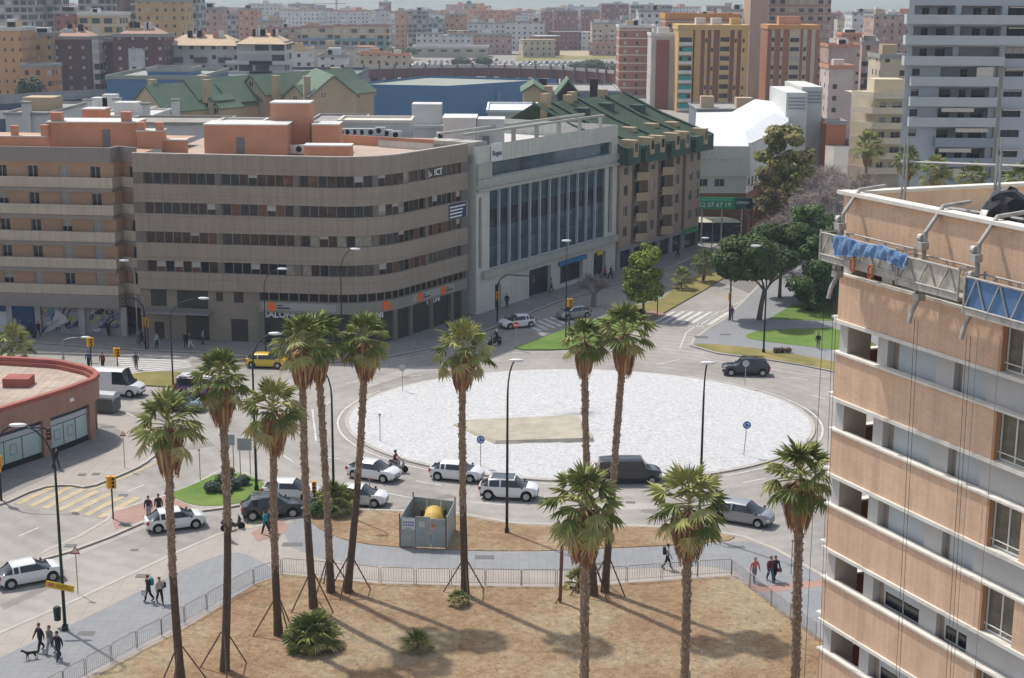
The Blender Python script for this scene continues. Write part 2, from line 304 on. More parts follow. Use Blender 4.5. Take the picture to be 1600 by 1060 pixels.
# patched asphalt
PATCH=asphalt('asphalt_patch',(.19,.175,.16),(.27,.25,.23)); PALE=asphalt('asphalt_worn',(.33,.31,.285),(.43,.40,.37))
for q in ([(180,640),(300,655),(298,662),(178,648)],[(600,800),(700,772),(712,776),(620,803)],[(250,700),(330,690),(336,697),(256,709)],[(1010,790),(1090,800),(1085,812),(1000,800)],[(300,560),(420,572),(418,578),(298,566)],[(430,660),(445,640),(452,641),(438,664)],[(0,945),(90,905),(96,911),(6,953)],[(905,460),(1000,425),(1006,428),(912,465)],[(1190,640),(1275,640),(1280,650),(1195,650)]): slab('asphalt_patch',q,.006,PATCH,z0=-.04)
for q in ([(0,905),(130,850),(260,800),(262,812),(135,862),(4,920)],[(560,600),(640,575),(720,568),(722,574),(645,583),(570,608)],[(880,790),(1040,785),(1130,800),(1128,808),(1036,795),(880,800)],[(60,580),(180,590),(182,597),(62,588)]): slab('asphalt_patch',q,.009,PALE,z0=-.04)
# painted markings
bm=bmesh.new()
def dash(px,w=.15,z=.016): strip(bm,[G(x,y) for x,y in px],w,z)
def zebra(a,b,c,d,n,duty=.5,z=.016,bmm=None):
    """bars between edge a-b and edge c-d"""
    B=bmm or bm; a,b,c,d=[G(*p) for p in (a,b,c,d)]
    for i in range(n):
        f0=i/n; f1=(i+duty)/n; P=[a.lerp(b,f0),a.lerp(b,f1),c.lerp(d,f1),c.lerp(d,f0)]
        B.faces.new([B.verts.new((p.x,p.y,z)) for p in P])
zebra((1017,505),(1118,508),(1050,487),(1150,488),7)
dash([(1015,508),(1100,511)],.3)
zebra((818,507),(895,487),(842,519),(925,497),8)
zebra((180,556),(195,588),(290,557),(300,575),9); dash([(172,556),(295,553)],.3)
for seg in [((1025,570),(1062,562)),((905,559),(945,562)),((930,545),(933,531)),((650,752),(690,759)),((600,770),(640,778)),((735,785),(790,790)),((840,792),(900,793)),
            ((512,715),(532,718)),((443,712),(458,722)),((488,640),(494,690)),((508,634),(518,626)),((540,600),(570,594)),((630,590),(660,586)),((575,603),(590,600)),((1160,755),(1195,748)),((1235,590),(1262,594)),
            ((1270,618),(1290,624)),((1050,600),(1090,603)),((230,722),(270,712)),((200,768),(225,758)),((30,838),(60,825)),((1035,545),(1100,553)),((740,560),(780,563)),((1000,432),(1012,428)),((925,478),(945,472)),((885,488),(905,482)),((800,585),(830,581))]: dash(seg)
strip(bm,[(rc.x+(ra_+1.0)*cos(t),rc.y+(rb_+1.0)*sin(t)) for t in [radians(a) for a in range(150,420,4)]],.16,.016)
dash([(1085,557),(1130,566),(1200,577),(1290,590)],.14); dash([(430,540+18),(560,572),(640,560)],.12); dash([(1062,545),(1072,520),(1100,502),(1160,470),(1200,440)],.14)
dash([(800,552),(880,549),(935,545)],.14)
struct('road_markings',bm,PAINTW)
bm=bmesh.new(); zebra((22,787),(172,812),(85,757),(232,780),7,z=.018); zebra((330,838),(400,806),(385,850),(445,815),4,.5,z=.018); dash([(137,768),(200,744),(246,722)],.3)
struct('yellow_road_markings',bm,PAINTY)
bm=bmesh.new()
for px,py,w_,d_ in [(223,900,.9,.6),(457,851,1.4,.7),(757,871,1.3,.7),(1245,868,.6,.6),(168,667,1.2,.5),(128,742,.6,.6),(195,819,.8,.8),(1150,855,1.2,.5),(110,853,.8,.6),(192,772,.7,.6),(135,990,1,.6),(1096,527,1.5,1),(1133,523,1.2,.6),(985,783,.7,.5),(210,857,.5,.4),(150,741,.6,.6)]:
    p=G(px,py,.13); zt=.02 if (px,py) in ((985,783),(192,772),(210,857)) else .142; box(bm,p.x-w_/2,p.x+w_/2,p.y-d_/2,p.y+d_/2,zt-.05,zt)
struct('manhole_covers',bm,mat('cast_iron',(.13,.13,.13),.7,.3,6))
# ------------------------------------------------------------------ building helpers
def wallgrid(bm,A,B,z0,z1,ops,depth=.25,uvl=None,mi=0):
    """wall from A to B (outside on the right of A->B) with rectangular openings (u0,u1,v0,v1) in metres along / above z0"""
    A=Vector((A[0],A[1])); B=Vector((B[0],B[1])); L=(B-A).length; d=(B-A)/L; n=Vector((d.y,-d.x)); Hh=z1-z0
    us=sorted({0,L}|{round(o[0],3) for o in ops}|{round(o[1],3) for o in ops}); vs=sorted({0,Hh}|{round(o[2],3) for o in ops}|{round(o[3],3) for o in ops})
    us=[u for u in us if 0<=u<=L]; vs=[v for v in vs if 0<=v<=Hh]; cache={}
    def V(u,v):
        k=(u,v)
        if k not in cache: p=A+d*u; cache[k]=bm.verts.new((p.x,p.y,z0+v))
        return cache[k]
    def isop(u,v): return any(o[0]<u<o[1] and o[2]<v<o[3] for o in ops)
    for i in range(len(us)-1):
        for j in range(len(vs)-1):
            if isop((us[i]+us[i+1])/2,(vs[j]+vs[j+1])/2): continue
            f=bm.faces.new((V(us[i],vs[j]),V(us[i+1],vs[j]),V(us[i+1],vs[j+1]),V(us[i],vs[j+1]))); f.material_index=mi
            if uvl: 
                for l in f.loops: p=l.vert.co; l[uvl].uv=((Vector((p.x,p.y))-A).dot(d),p.z)
    for o in ops:
        q=[]
        for dd in (0,depth):
            for (u,v) in ((o[0],o[2]),(o[1],o[2]),(o[1],o[3]),(o[0],o[3])):
                p=A+d*u-n*dd; q.append(bm.verts.new((p.x,p.y,z0+v)))
        for a,b in ((0,1),(1,2),(2,3),(3,0)):
            f=bm.faces.new((q[b],q[a],q[a+4],q[b+4])); f.material_index=mi
            if uvl:
                for l in f.loops: l[uvl].uv=(.1,.1)
    return d,n
WM={}
def winmesh(w,h,style='open',mul=1,fr=.06,frame=None,glass=None,tr=0):
    """window: frame, mullions, pane, maybe a blind; origin bottom left, front faces -Y"""
    k=(round(w,2),round(h,2),style,mul,frame.name if frame else '',glass.name if glass else '',tr)
    if k in WM: return WM[k]
    bm=bmesh.new(); f=fr
    box(bm,f,w-f,.03,.05,f,h-f,mi=1)
    box(bm,0,f,0,.08,0,h); box(bm,w-f,w,0,.08,0,h); box(bm,f,w-f,0,.08,0,f); box(bm,f,w-f,0,.08,h-f,h)
    for i in range(1,mul+1):
        x=w*i/(mul+1); box(bm,x-f/2,x+f/2,.005,.075,f,h-f)
    for i in range(1,tr+1):
        z=h*i/(tr+1); box(bm,f,w-f,.008,.072,z-f/2,z+f/2)
    if style!='open':
        hb={'low':.95,'half':.55,'third':.3}[style]*h; box(bm,f,w-f,.012,.028,h-hb,h-f,mi=2)
    me=bpy.data.meshes.new('window'); bm.to_mesh(me); bm.free()
    for m in (frame or ALU,glass or GLASS,BLIND): me.materials.append(m)
    WM[k]=me; return me
WCOUNT={}
def putwin(root,A,d,n,u,z,w,h,depth,rnd=None,name='window',styles=('open','open','open','low','half','third'),**k):
    me=winmesh(w,h,(rnd or random).choice(styles),**k); p=Vector((A[0],A[1]))+d*u-n*depth
    c=WCOUNT.setdefault(root.name,[0,None,[]]); rz=atan2(d.y,d.x)
    if c[0]<96: c[0]+=1; return inst(name,me,root,(p.x,p.y,z),rz)
    c[2].append((me,Matrix.Translation((p.x,p.y,z))@Matrix.Rotation(rz,4,'Z')))
def flushwins():
    for rn,(n_,_,rest) in WCOUNT.items():
        if not rest: continue
        bm=bmesh.new(); mats=[]
        for me,M in rest:
            t=bmesh.new(); t.from_mesh(me); t.transform(M)
            mp=[]
            for m in me.materials:
                if m not in mats: mats.append(m)
                mp.append(mats.index(m))
            for f in t.faces: f.material_index=mp[f.material_index]
            tm=bpy.data.meshes.new('x'); t.to_mesh(tm); t.free(); bm.from_mesh(tm); bpy.data.meshes.remove(tm)
        o=obj('window',bm,mats,bpy.data.objects[rn]); o['kind']='stuff'
def facade(root,bm,A,B,z0,z1,rows,cols,depth=.25,uvl=None,mi=0,rnd=None,extra=(),**k):
    """rows: [(v0,h)], cols: [(u0,w)] ; openings at every crossing, a window in each"""
    ops=[(u,u+w,v,v+h) for v,h in rows for u,w in cols]+list(extra)
    d,n=wallgrid(bm,A,B,z0,z1,ops,depth,uvl,mi)
    for v,h in rows:
        for u,w in cols: putwin(root,A,d,n,u,z0+v,w,h,depth-.06,rnd,**k)
    return d,n
def plainwall(bm,A,B,z0,z1,uvl=None,mi=0): return wallgrid(bm,A,B,z0,z1,[],0,uvl,mi)
def lid(bm,pts,z,mi=0,up=True):
    v=[bm.verts.new((p[0],p[1],z)) for p in pts]; f=bm.faces.new(v if up else v[::-1]); f.material_index=mi
def off(pts,dist):
    """offset an open path to its right side"""
    P=[Vector((p[0],p[1])) for p in pts]; out=[]
    for i in range(len(P)):
        a=(P[i]-P[i-1]).normalized() if i else (P[1]-P[0]).normalized(); b=(P[i+1]-P[i]).normalized() if i<len(P)-1 else a
        na=Vector((a.y,-a.x)); nb=Vector((b.y,-b.x)); m=(na+nb).normalized(); out.append(P[i]+m*dist/max(.3,m.dot(na)))
    return out
def band(bm,path,z0,z1,o=0,th=.3,mi=0,uvl=None):
    """a wall band following a path: outer face offset o to the right, thickness th"""
    a=off(path,o); b=off(path,o-th); n=len(a)
    r=[[bm.verts.new((p.x,p.y,z)) for p in q] for q,z in ((a,z0),(a,z1),(b,z1),(b,z0))]
    s=[0]
    for i in range(1,n): s.append(s[-1]+(a[i]-a[i-1]).length)
    for i in range(n-1):
        for j in range(4):
            x,y=r[j],r[(j+1)%4]; f=bm.faces.new((x[i],x[i+1],y[i+1],y[i])); f.material_index=mi
            if uvl:
                for l,(uu,vv) in zip(f.loops,((s[i],z0),(s[i+1],z0),(s[i+1],z1),(s[i],z1))): l[uvl].uv=(uu,vv) if j==0 else (.3,.3)
    for e in (0,n-1):
        f=bm.faces.new([r[j][e] for j in (range(4) if e else (3,2,1,0))]); f.material_index=mi
def pathpt(path,s):
    for a,b in zip(path,path[1:]):
        l=(b-a).length
        if s<=l: d=(b-a)/l; return a+d*s,d
        s-=l
    d=(path[-1]-path[-2]).normalized(); return path[-1],d
def plen(p): return sum((b-a).length for a,b in zip(p,p[1:]))
def V2(*p): return Vector(p)
TERRA=mat('terracotta_render',(.52,.26,.165),.9,.15,.3); ROOFG=mat('grey_flat_roof',(.30,.29,.28),.95,.2,.25); ROOFW=mat('white_flat_roof',(.55,.53,.5),.9,.15,.25)
OFFC=mat('white_render',(.58,.57,.55),.85,.1,.4)
def acunit(loc,rz,label,s=1):
    if 'ac' not in MC:
        t=thing('air_conditioner',label,'air conditioner',loc,rz,'rooftop air conditioning units'); bm=bmesh.new(); box(bm,-.5,.5,-.2,.2,.1,.85); obj('casing',bm,WHITE,t)
        bm=bmesh.new(); tube(bm,[(-.12,-.215,.48),(-.12,-.19,.48)],.27,14); obj('fan_grille',bm,DARK,t); MC['ac']=t; t.scale=(s,)*3; return t
    t=dup(MC['ac'],loc,rz,label); t.scale=(s,)*3; return t
# ------------------------------------------------------------------ brown office block with rounded corner
REFLRED=mat('painted_brick_reflection',(.13,.055,.04),.15,.5,1.2,spec=.35); GLASSPALE=mat('curtained_pane',(.26,.24,.20),.3,.4,1.5,spec=.3)  # red panes: reflection of terracotta painted into the base colour
def build_office():
    root=thing('office_building','taupe office block with rounded corner and long ribbon windows above the tile showroom','office building',(-20,163,0))
    RT=root.location
    P=[G(x,y) for x,y in [(220,531),(405,538)]]; E=G(731,497.5); K=G(640,528)
    path=[V2(p.x,p.y) for p in P]; a=V2(P[-1].x,P[-1].y); b=V2(K.x,K.y); d1=(a-path[0]).normalized(); d2=(V2(E.x,E.y)-b).normalized()
    # rounded corner from straight front (d1) to side street (d2)
    t=((b-a).x*d2.y-(b-a).y*d2.x)/(d1.x*d2.y-d1.y*d2.x); c=a+d1*t; r=9.0; s=c-d1*r*.62; e=c+d2*r*.62*1.0
    for i in range(13):
        f=i/12; path.append(s*(1-f)**2+c*2*f*(1-f)+e*f*f)
    path.append(V2(E.x,E.y)); path=[p for i,p in enumerate(path) if i==0 or (p-path[i-1]).length>.3]
    def L(p): return V2(p.x-RT.x,p.y-RT.y)
    path=[L(p) for p in path]; 
    CLAD=tile('taupe_cladding',(.315,.262,.215),(.30,.25,.205),(.16,.135,.115),1.6,2.3,.02,rough=.55,uv=True,var=.05,streak=.16)
    STONE=tile('beige_stone',(.27,.225,.18),(.25,.21,.17),(.17,.15,.12),1.0,.6,.01,uv=True,var=.1)
    # storeys: ground 0-3.9, mezzanine 4.6-6, ribbons
    rib=[(6.9,.0)]; zr=[(7.65,8.9),(10.82,12.07),(14.0,15.25),(17.2,18.45)]
    bm=bmesh.new(); uv=bm.loops.layers.uv.new(); z=5.75
    for lo,hi in zr: band(bm,path,z,lo,.0,.35,uvl=uv); z=hi
    band(bm,path,z,20.4,0,.35,uvl=uv)
    for lo,hi in zr: band(bm,path,hi+.42,hi+.47,.03,.03,uvl=uv)
    wall=obj('wall',bm,CLAD,root)
    bm=bmesh.new(); band(bm,path,20.4,20.52,.06,.5); obj('coping',bm,mat('pale_coping',(.42,.38,.34),.8,.1),root)
    # core behind
    core=off(path,-.5); rear=[L(V2(-5.5,196)),L(V2(-39,200))]
    poly=[*core,*rear]; bm=bmesh.new(); prism(bm,ccw(poly),.05,19.1); obj('core',bm,mat('dark_interior',(.05,.045,.04),.8,.3,.5),root)
    bm=bmesh.new(); lid(bm,ccw([*off(path,-.36),*rear]),19.15); obj('roof',bm,mat('tan_roof',(.42,.33,.27),.9,.15,.3),root)
    # ribbon windows
    tot=plen(path); rnd=random.Random(3)
    for lo,hi in zr:
        s=1.2; k=0
        while s<tot-1.3:
            wdt=.98; p,d=pathpt(path,s); p2,_=pathpt(path,s+wdt); dd=(p2-p).normalized(); n=V2(dd.y,-dd.x)
            if k%9==8:
                bm=None; s+=.75; k+=1
                continue
            w8=sin(s*.23+lo*1.7)+rnd.uniform(-.45,.45); g=REFLRED if w8>1.08 else (GLASSPALE if (w8<-.95 and s>16) else rnd.choice([GLASS,GLASSBR,GLASSBR,GLASS])); st=rnd.choice(['open']*14+['third','half'])
            q=p-n*.22; putwin2(root,winmesh(wdt+.02,hi-lo,st,0,.05,frame=mat('bronze_frame',(.24,.205,.175),.5,.1),glass=g),(q.x,q.y,lo),dd); s+=wdt; k+=1
        s=1.2; k=0
        def pier(pp,o):
            bm=bmesh.new(); band(bm,pp,lo,hi,o,.3); obj('window_pier',bm,CLAD,root)
        while s<tot-1.3:
            if k%9==8: pier([pathpt(path,s+.02)[0],pathpt(path,s+.72)[0]],-.03); s+=.75
            else: s+=.98
            k+=1
        pier([pathpt(path,0)[0],pathpt(path,1.2)[0]],-.001); pier([pathpt(path,tot-1.4)[0],path[-1]],-.001)
    # ground floor
    
    bm=bmesh.new(); uv=bm.loops.layers.uv.new(); A,B=path[0],path[1]; LL=(B-A).length; D=(B-A).normalized(); N=V2(D.y,-D.x)
    A2=A-N*.45; B2=B-N*.45
    ops=[(1.2,3.0,3.75,5.6),(4.2,7.7,3.6,5.6),(8.6,9.4,4.5,5.5),(10.6,11.7,4.4,5.6),(1.5,2.6,.1,2.0),(5.1,7.7,.1,3.0),(10.2,12.1,.1,2.6)]
    ops=[o for o in ops if o[1]<LL]
    wallgrid(bm,A2,B2,.1,5.8,[(a,b,c-.1,dz-.1) for a,b,c,dz in ops],.3,uv)
    obj('ground_floor_wall',bm,STONE,root)
    for a,b,c,dz in ops: putwin(root,A2,D,N,a,c,b-a,dz-c,.25,mul=max(1,int((b-a)/.95)-1) ,styles=('open',),frame=mat('bronze_frame',(0,0,0)),name='door' if c<1 else 'window')
    bm=bmesh.new(); pA=A+D*.6-N*.4; pB=A+D*8; band(bm,[pA,pA+D*7.6],3.2,3.4,1.6,1.6); obj('entrance_canopy',bm,mat('slate_canopy',(.22,.21,.21),.5,.1),root)
    # showroom front: fascia band, piers, glass
    sp=path[1:]; st=plen(sp)
    bm=bmesh.new(); band(bm,sp,3.55,4.75,-.12,.3); obj('fascia',bm,mat('grey_beige_fascia',(.25,.235,.205),.7,.08),root)
    bm=bmesh.new(); band(bm,sp,4.78,5.72,-.5,.1); obj('mezzanine_glass',bm,GLASSBR,root)
    bm=bmesh.new(); s=0
    while s<st-.5:
        p=pathpt(sp,s)[0]; p2=pathpt(sp,s+.12)[0]; band(bm,[p,p2],4.75,5.75,-.35,.12); s+=1.1
    band(bm,sp,4.75,4.82,-.352,.1)
    obj('mezzanine_mullions',bm,mat('bronze_frame',(0,0,0)),root)
    bm=bmesh.new(); band(bm,sp,.1,3.55,-.8,.1); obj('shop_glass',bm,mat('shop_window_glass',(.04,.05,.07),.1,.5,.4,spec=.7),root)
    bm=bmesh.new(); band(bm,sp,3.0,3.5,-.66,.1); obj('shop_sign_panel',bm,mat('navy_panel',(.025,.032,.06),.5,.1),root)
    for s in (0,5.2,10.5,15.5,18.4,22.5,26.8,st-1.0):
        if s+.7<=st+.1: p=pathpt(sp,s)[0]; p2=pathpt(sp,s+.6)[0]; bm=bmesh.new(); band(bm,[p,p2],.1,3.6,-.15,.55); obj('pier',bm,STONE,root)
    WL=mat('white_letters',(.75,.75,.75),.5,0); OR=mat('orange_sign',(.75,.16,.03),.5,.05); BK=mat('black_letters',(.03,.03,.03),.5,0)
    def onp(s,z,o): 
        p,_=pathpt(sp,max(0,s-.6)); p2,_=pathpt(sp,s+.6); d=(p2-p).normalized(); n=V2(d.y,-d.x); m,_=pathpt(sp,s); q=m+n*o; return Vector((q.x,q.y,z)),atan2(d.y,d.x)
    for s in (2.25,12.3,23.6):
        q,rz=onp(s,3.24,-.50); letters('SALONI',1.0 if s<20 else .8,WL,root,q,rz,'lettering',.04,.025)
    for s in (1.5,14.4,20.3,25.0):
        q,rz=onp(s,4.2,-.08); bm=bmesh.new()
        for k in range(8):
            M=Matrix.Rotation(k*pi/4,4,'Y'); box(bm,-.14,.14,-.03,.03,.28,.55,M)
        tube(bm,[(0,-.04,0),(0,.04,0)],.36,16); o=obj('gear_emblem',bm,OR,root); o.location=q; o.rotation_euler=(0,0,rz)
        if s!=14.4:
            bm=bmesh.new(); box(bm,.6,2.0,-.03,.03,-.22,-.06); box(bm,.6,1.2,-.03,.03,.08,.2); o=obj('sign_line',bm,BK,root); o.location=q; o.rotation_euler=(0,0,rz)
    for e0,e1 in ((.4,8.6),(18.9,27.5)):
        bm=bmesh.new(); band(bm,[pathpt(sp,e0)[0],pathpt(sp,e1)[0]],3.82,4.62,-.07,.06); obj('sign_board',bm,mat('pale_grey_sign',(.33,.33,.32),.6,.05),root)
    # banners on the side street
    q,rz=onp(st-2.3,13.0,.06); 
    bm=bmesh.new(); box(bm,-1.8,1.8,-.02,.02,-.85,.85); bn=obj('banner',bm,mat('navy_banner',(.02,.035,.12),.6,.05),root); bn.location=q; bn.rotation_euler=(0,0,rz)
    bm=bmesh.new()
    for i,(x1) in enumerate((1.6,1.1,1.0,.9)): box(bm,-1.65,x1,-.04,-.025,.45-i*.38,.62-i*.38)
    obj('banner_lines',bm,WL,bn)
    q,rz=onp(st-6.0,17.8,-.12); letters('ICT',1.05,WL,root,q,rz,'lettering',.02,.02)
    bm=bmesh.new()
    for i in range(3): box(bm,-.5+i*.12,.5-i*.2,-.03,.03,-.35+i*.28,-.22+i*.28,Matrix.Rotation(-.25,4,'Y'))
    o=obj('swoosh_emblem',bm,WL,root); q,rz=onp(st-7.9,17.8,-.12); o.location=q; o.rotation_euler=(0,0,rz)
    return root,path
def putwin2(root,me,loc,dd):
    c=WCOUNT.setdefault(root.name,[0,None,[]]); rz=atan2(dd.y,dd.x)
    if c[0]<92: c[0]+=1; inst('window',me,root,loc,rz)
    else: c[2].append((me,Matrix.Translation(loc)@Matrix.Rotation(rz,4,'Z')))
office,opath=build_office()
# rooftop terracotta houses on the office block and neighbour
def rooftop_block(name,label,px0,px1,ytop,Y,zb,dep,m,door=False,group=None,chim=()):
    a=AT(px0,ytop,Y); b=AT(px1,ytop,Y); w_=b.x-a.x; h=a.z-zb
    t=thing(name,label,'rooftop block',((a.x+b.x)/2,Y,zb),0,group)
    bm=bmesh.new(); box(bm,-w_/2,w_/2,0,dep,0,h); obj('wall',bm,m,t)
    bm=bmesh.new(); box(bm,-w_/2-.08,w_/2+.08,-.08,dep+.08,h,h+.14); obj('coping',bm,OFFC,t)
    if door:
        bm=bmesh.new(); x=door if not isinstance(door,bool) else 0; box(bm,x-.45,x+.45,-.05,.01,0,2.1); obj('door',bm,mat('grey_door',(.16,.17,.18),.6,.1),t)
    for cx,cw,ch in chim:
        bm=bmesh.new(); box(bm,cx-cw/2,cx+cw/2,.2,.2+cw,h+.14,h+ch); box(bm,cx-cw/2-.07,cx+cw/2+.07,.13,.27+cw,h+ch,h+ch+.12); obj('chimney',bm,m,t)
    return t
RB=rooftop_block
RB('stair_block','terracotta stair house with dark doorway on the roof of the apartment block',73,212,192,173,20.1,5,TERRA,1.6,chim=((-4,1.2,1.0),(3.8,1.0,1.1)))
RB('stair_block','low terracotta parapet wall with two stub chimneys at the far left roof edge',-30,72,214,172,20.1,.5,TERRA,chim=((0,.7,1.1),(3.4,.8,1.2)))
RB('stair_block','terracotta chimney pair beside the stair house',213,252,206,172,20.1,2.5,TERRA,chim=((-1,.8,.9),(1.1,.8,.9)))
RB('stair_block','long low terracotta roof wall behind the chimney pair',252,290,220,173,19.3,1.2,TERRA)
RB('stair_block','long terracotta plant house with grey door on the office roof',318,448,196,174,19.2,5,TERRA,-.6)
RB('stair_block','tall narrow terracotta lift tower on the office roof',422,483,162,179,19.2,4,TERRA)
RB('stair_block','terracotta block attached right of the lift tower',488,529,196,177,19.2,4,TERRA)
RB('penthouse','white roof penthouse with a dark doorway, left of the pergola',692,744,186,188,18.2,6,OFFC,3.2)
RB('penthouse','grey-white service block right of the doorway penthouse',746,788,188,189,18.2,4,OFFC)
RB('stair_block','small terracotta hut with white vent by the roof edge',475,548,229,171,19.2,2.5,TERRA)
RB('stair_block','terracotta chimney block with dark pipe, behind the left roof',128,162,172,184,20,3,TERRA)
bm=bmesh.new(); pts=[office.location.xy+p for p in off(opath,-.37)]
band(bm,pts,19.1,19.98,0,.16); q1=G(532,208,20.5); q2=G(738,222,20.3); band(bm,[V2(q1.x,q1.y),V2(q2.x,q2.y)],19.1,20.3,0,.2)
tag(obj('roof_parapet',bm,TERRA),'terracotta parapet lining the inside of the office roof edge','parapet')
# ------------------------------------------------------------------ apartment block with cream balcony bands
def build_apts():
    B0=G(186,528); A0=G(-90,519); A0=B0+(A0-B0)*1.9; A=V2(A0.x,A0.y); B=V2(B0.x,B0.y); C=G(222,530); C=V2(C.x,C.y)
    root=thing('apartment_building','salmon apartment block with cream balcony bands and graffitied shutters, left of the taupe offices','apartment building',(A.x,A.y,0))
    O=A.copy(); A=A-O; B=B-O; C=C-O; D=(B-A).normalized(); N=V2(D.y,-D.x); LL=(B-A).length
    OR_=mat('salmon_render',(.46,.295,.20),.85,.1,.3); CR=tile('cream_panels',(.50,.43,.34),(.48,.41,.325),(.36,.30,.23),.9,1.2,.015,uv=True,var=.06,streak=.2); TP=mat('taupe_render',(.26,.23,.205),.8,.1,.3)
    bm=bmesh.new(); A1=A-N*.9; B1=B-N*.9; C1=C-N*.2+V2(.3,0); fl=[4.9+i*2.95 for i in range(5)]; rnd=random.Random(9)
    step=LL/ (LL//3.35); cols=[(i*step+.9,1.15) for i in range(int(LL//3.35))]
    facade(root,bm,A1,B1,4.3,20.2,[(z-4.3+.75,1.35) for z in fl],cols,.2,rnd=rnd,styles=('open','low','half','open','low'))
    facade(root,bm,B1,B1+V2(.6,1.6),4.3,20.2,[],[],.2); facade(root,bm,B1+V2(.6,1.6),C1+V2(0,1.2),4.3,20.2,[(z-4.3+.75,1.3) for z in fl],[(1.0,1.4)],.2,rnd=rnd,styles=('open','low'))
    lid(bm,[A1,B1,B1+V2(.6,1.6),C1+V2(0,1.2),C1+V2(2,22),A1+V2(0,22)],20.2); obj('wall',bm,OR_,root)
    bm=bmesh.new(); box(bm,A1.x,C1.x+.2,A1.y+.5,A1.y+20,.1,4.9); obj('podium',bm,TP,root)
    pth=[A,B,B+V2(.4,2.2),C+V2(0,1.1)]
    for z in fl:
        bm=bmesh.new(); uv=bm.loops.layers.uv.new(); band(bm,pth,z-.12,z+.95,.25,.14,uvl=uv); bo=obj('balcony',bm,CR,root)
        bm=bmesh.new(); band(bm,pth,z-.62,z-.125,.1,1.2); obj('balcony_slab',bm,TP,bo)
    for q0,q1,q2,q3 in ((3.45,4.75,.3,.3),(3.3,3.44,.3,2.0),(19.3,20.9,.12,.3)): bm=bmesh.new(); band(bm,pth,q0,q1,q2,q3); obj('fascia',bm,TP,root)
    # ground-floor shops
    gz=-.6; names=[('green_shutter',(.03,.16,.12)),('bank_front',(.55,.56,.58)),('blue_panel',(.03,.08,.2)),('graffiti_shutter',(.3,.28,.27)),('graffiti_shutter',(.27,.25,.23))]
    s0=LL-22; spans=[(0,s0-.2,(.25,.23,.2)),(s0,s0+3.6,(.03,.15,.11)),(s0+4.4,s0+9.2,(.52,.54,.56)),(s0+9.4,s0+12.1,(.02,.06,.16)),(s0+13,s0+17.4,(.30,.29,.29)),(s0+18,LL+.1,(.27,.25,.24))]
    for i,(a,b,c) in enumerate(spans):
        bm=bmesh.new(); band(bm,[A+D*a,A+D*b],.12,3.3,gz,.1); o=obj('shop_front',bm,mat('shop_colour_%d'%i,c,.7,.1),root)
    for s in (s0-.1,s0+4.0,s0+9.3,s0+12.6,s0+17.7,LL+.5):
        bm=bmesh.new(); band(bm,[A+D*(s-.32),A+D*(s+.32)],.12,3.32,-.35,.4); obj('shop_pillar',bm,mat('pale_pillar',(.36,.34,.33),.8,.1),root)
    bm=bmesh.new(); band(bm,[A+D*(s0-2),A+D*(s0+12.2)],2.45,3.3,gz+.08,.1); obj('shop_sign_panel',bm,mat('blue_sign',(.02,.07,.18),.5,.1),root)
    rr=random.Random(5); cols_=[(.6,.6,.65),(.05,.1,.35),(.25,.05,.2),(.02,.02,.03),(.5,.5,.1),(.1,.3,.4)]
    # spray-painted tags: loops and blots on the two shutters
    for gi,(a,b) in enumerate(((s0+13.1,s0+17.3),(s0+18.2,LL))):
        bm=bmesh.new()
        for k in range(26):
            u=rr.uniform(a+.2,b-.2); z=rr.uniform(.4,2.9); q=A+D*u+N*(gz+.012+.0015*k); mi=rr.randrange(6); pts=[]
            ox,oz=rr.uniform(.2,.5),rr.uniform(.15,.4); ph=rr.uniform(0,6)
            for t in range(9): an=ph+t*.7; pts.append((q.x+D.x*ox*cos(an),q.y+D.y*ox*cos(an),z+oz*sin(an*1.4)))
            tube(bm,pts,rr.uniform(.03,.08),4,mi=mi)
        obj('graffiti',bm,[mat('spray_%d'%i,c,.7,0) for i,c in enumerate(cols_)],root)
    # torn white banner hanging loose
    q=A+D*(s0+15)+N*(gz+.25); bm=bmesh.new(); vs=[bm.verts.new((q.x+D.x*x+N.x*o,q.y+D.y*x+N.y*o,z)) for x,z,o in ((-.2,3.0,.1),(.9,2.3,.3),(1.3,1.7,.4),(-1.6,.2,.25),(-1.9,.15,.2),(-.5,1.6,.45))]; bm.faces.new(vs)
    r=bmesh.ops.solidify(bm,geom=bm.faces[:],thickness=.03); obj('torn_banner',bm,WHITE,root)
    return root
apts=build_apts()
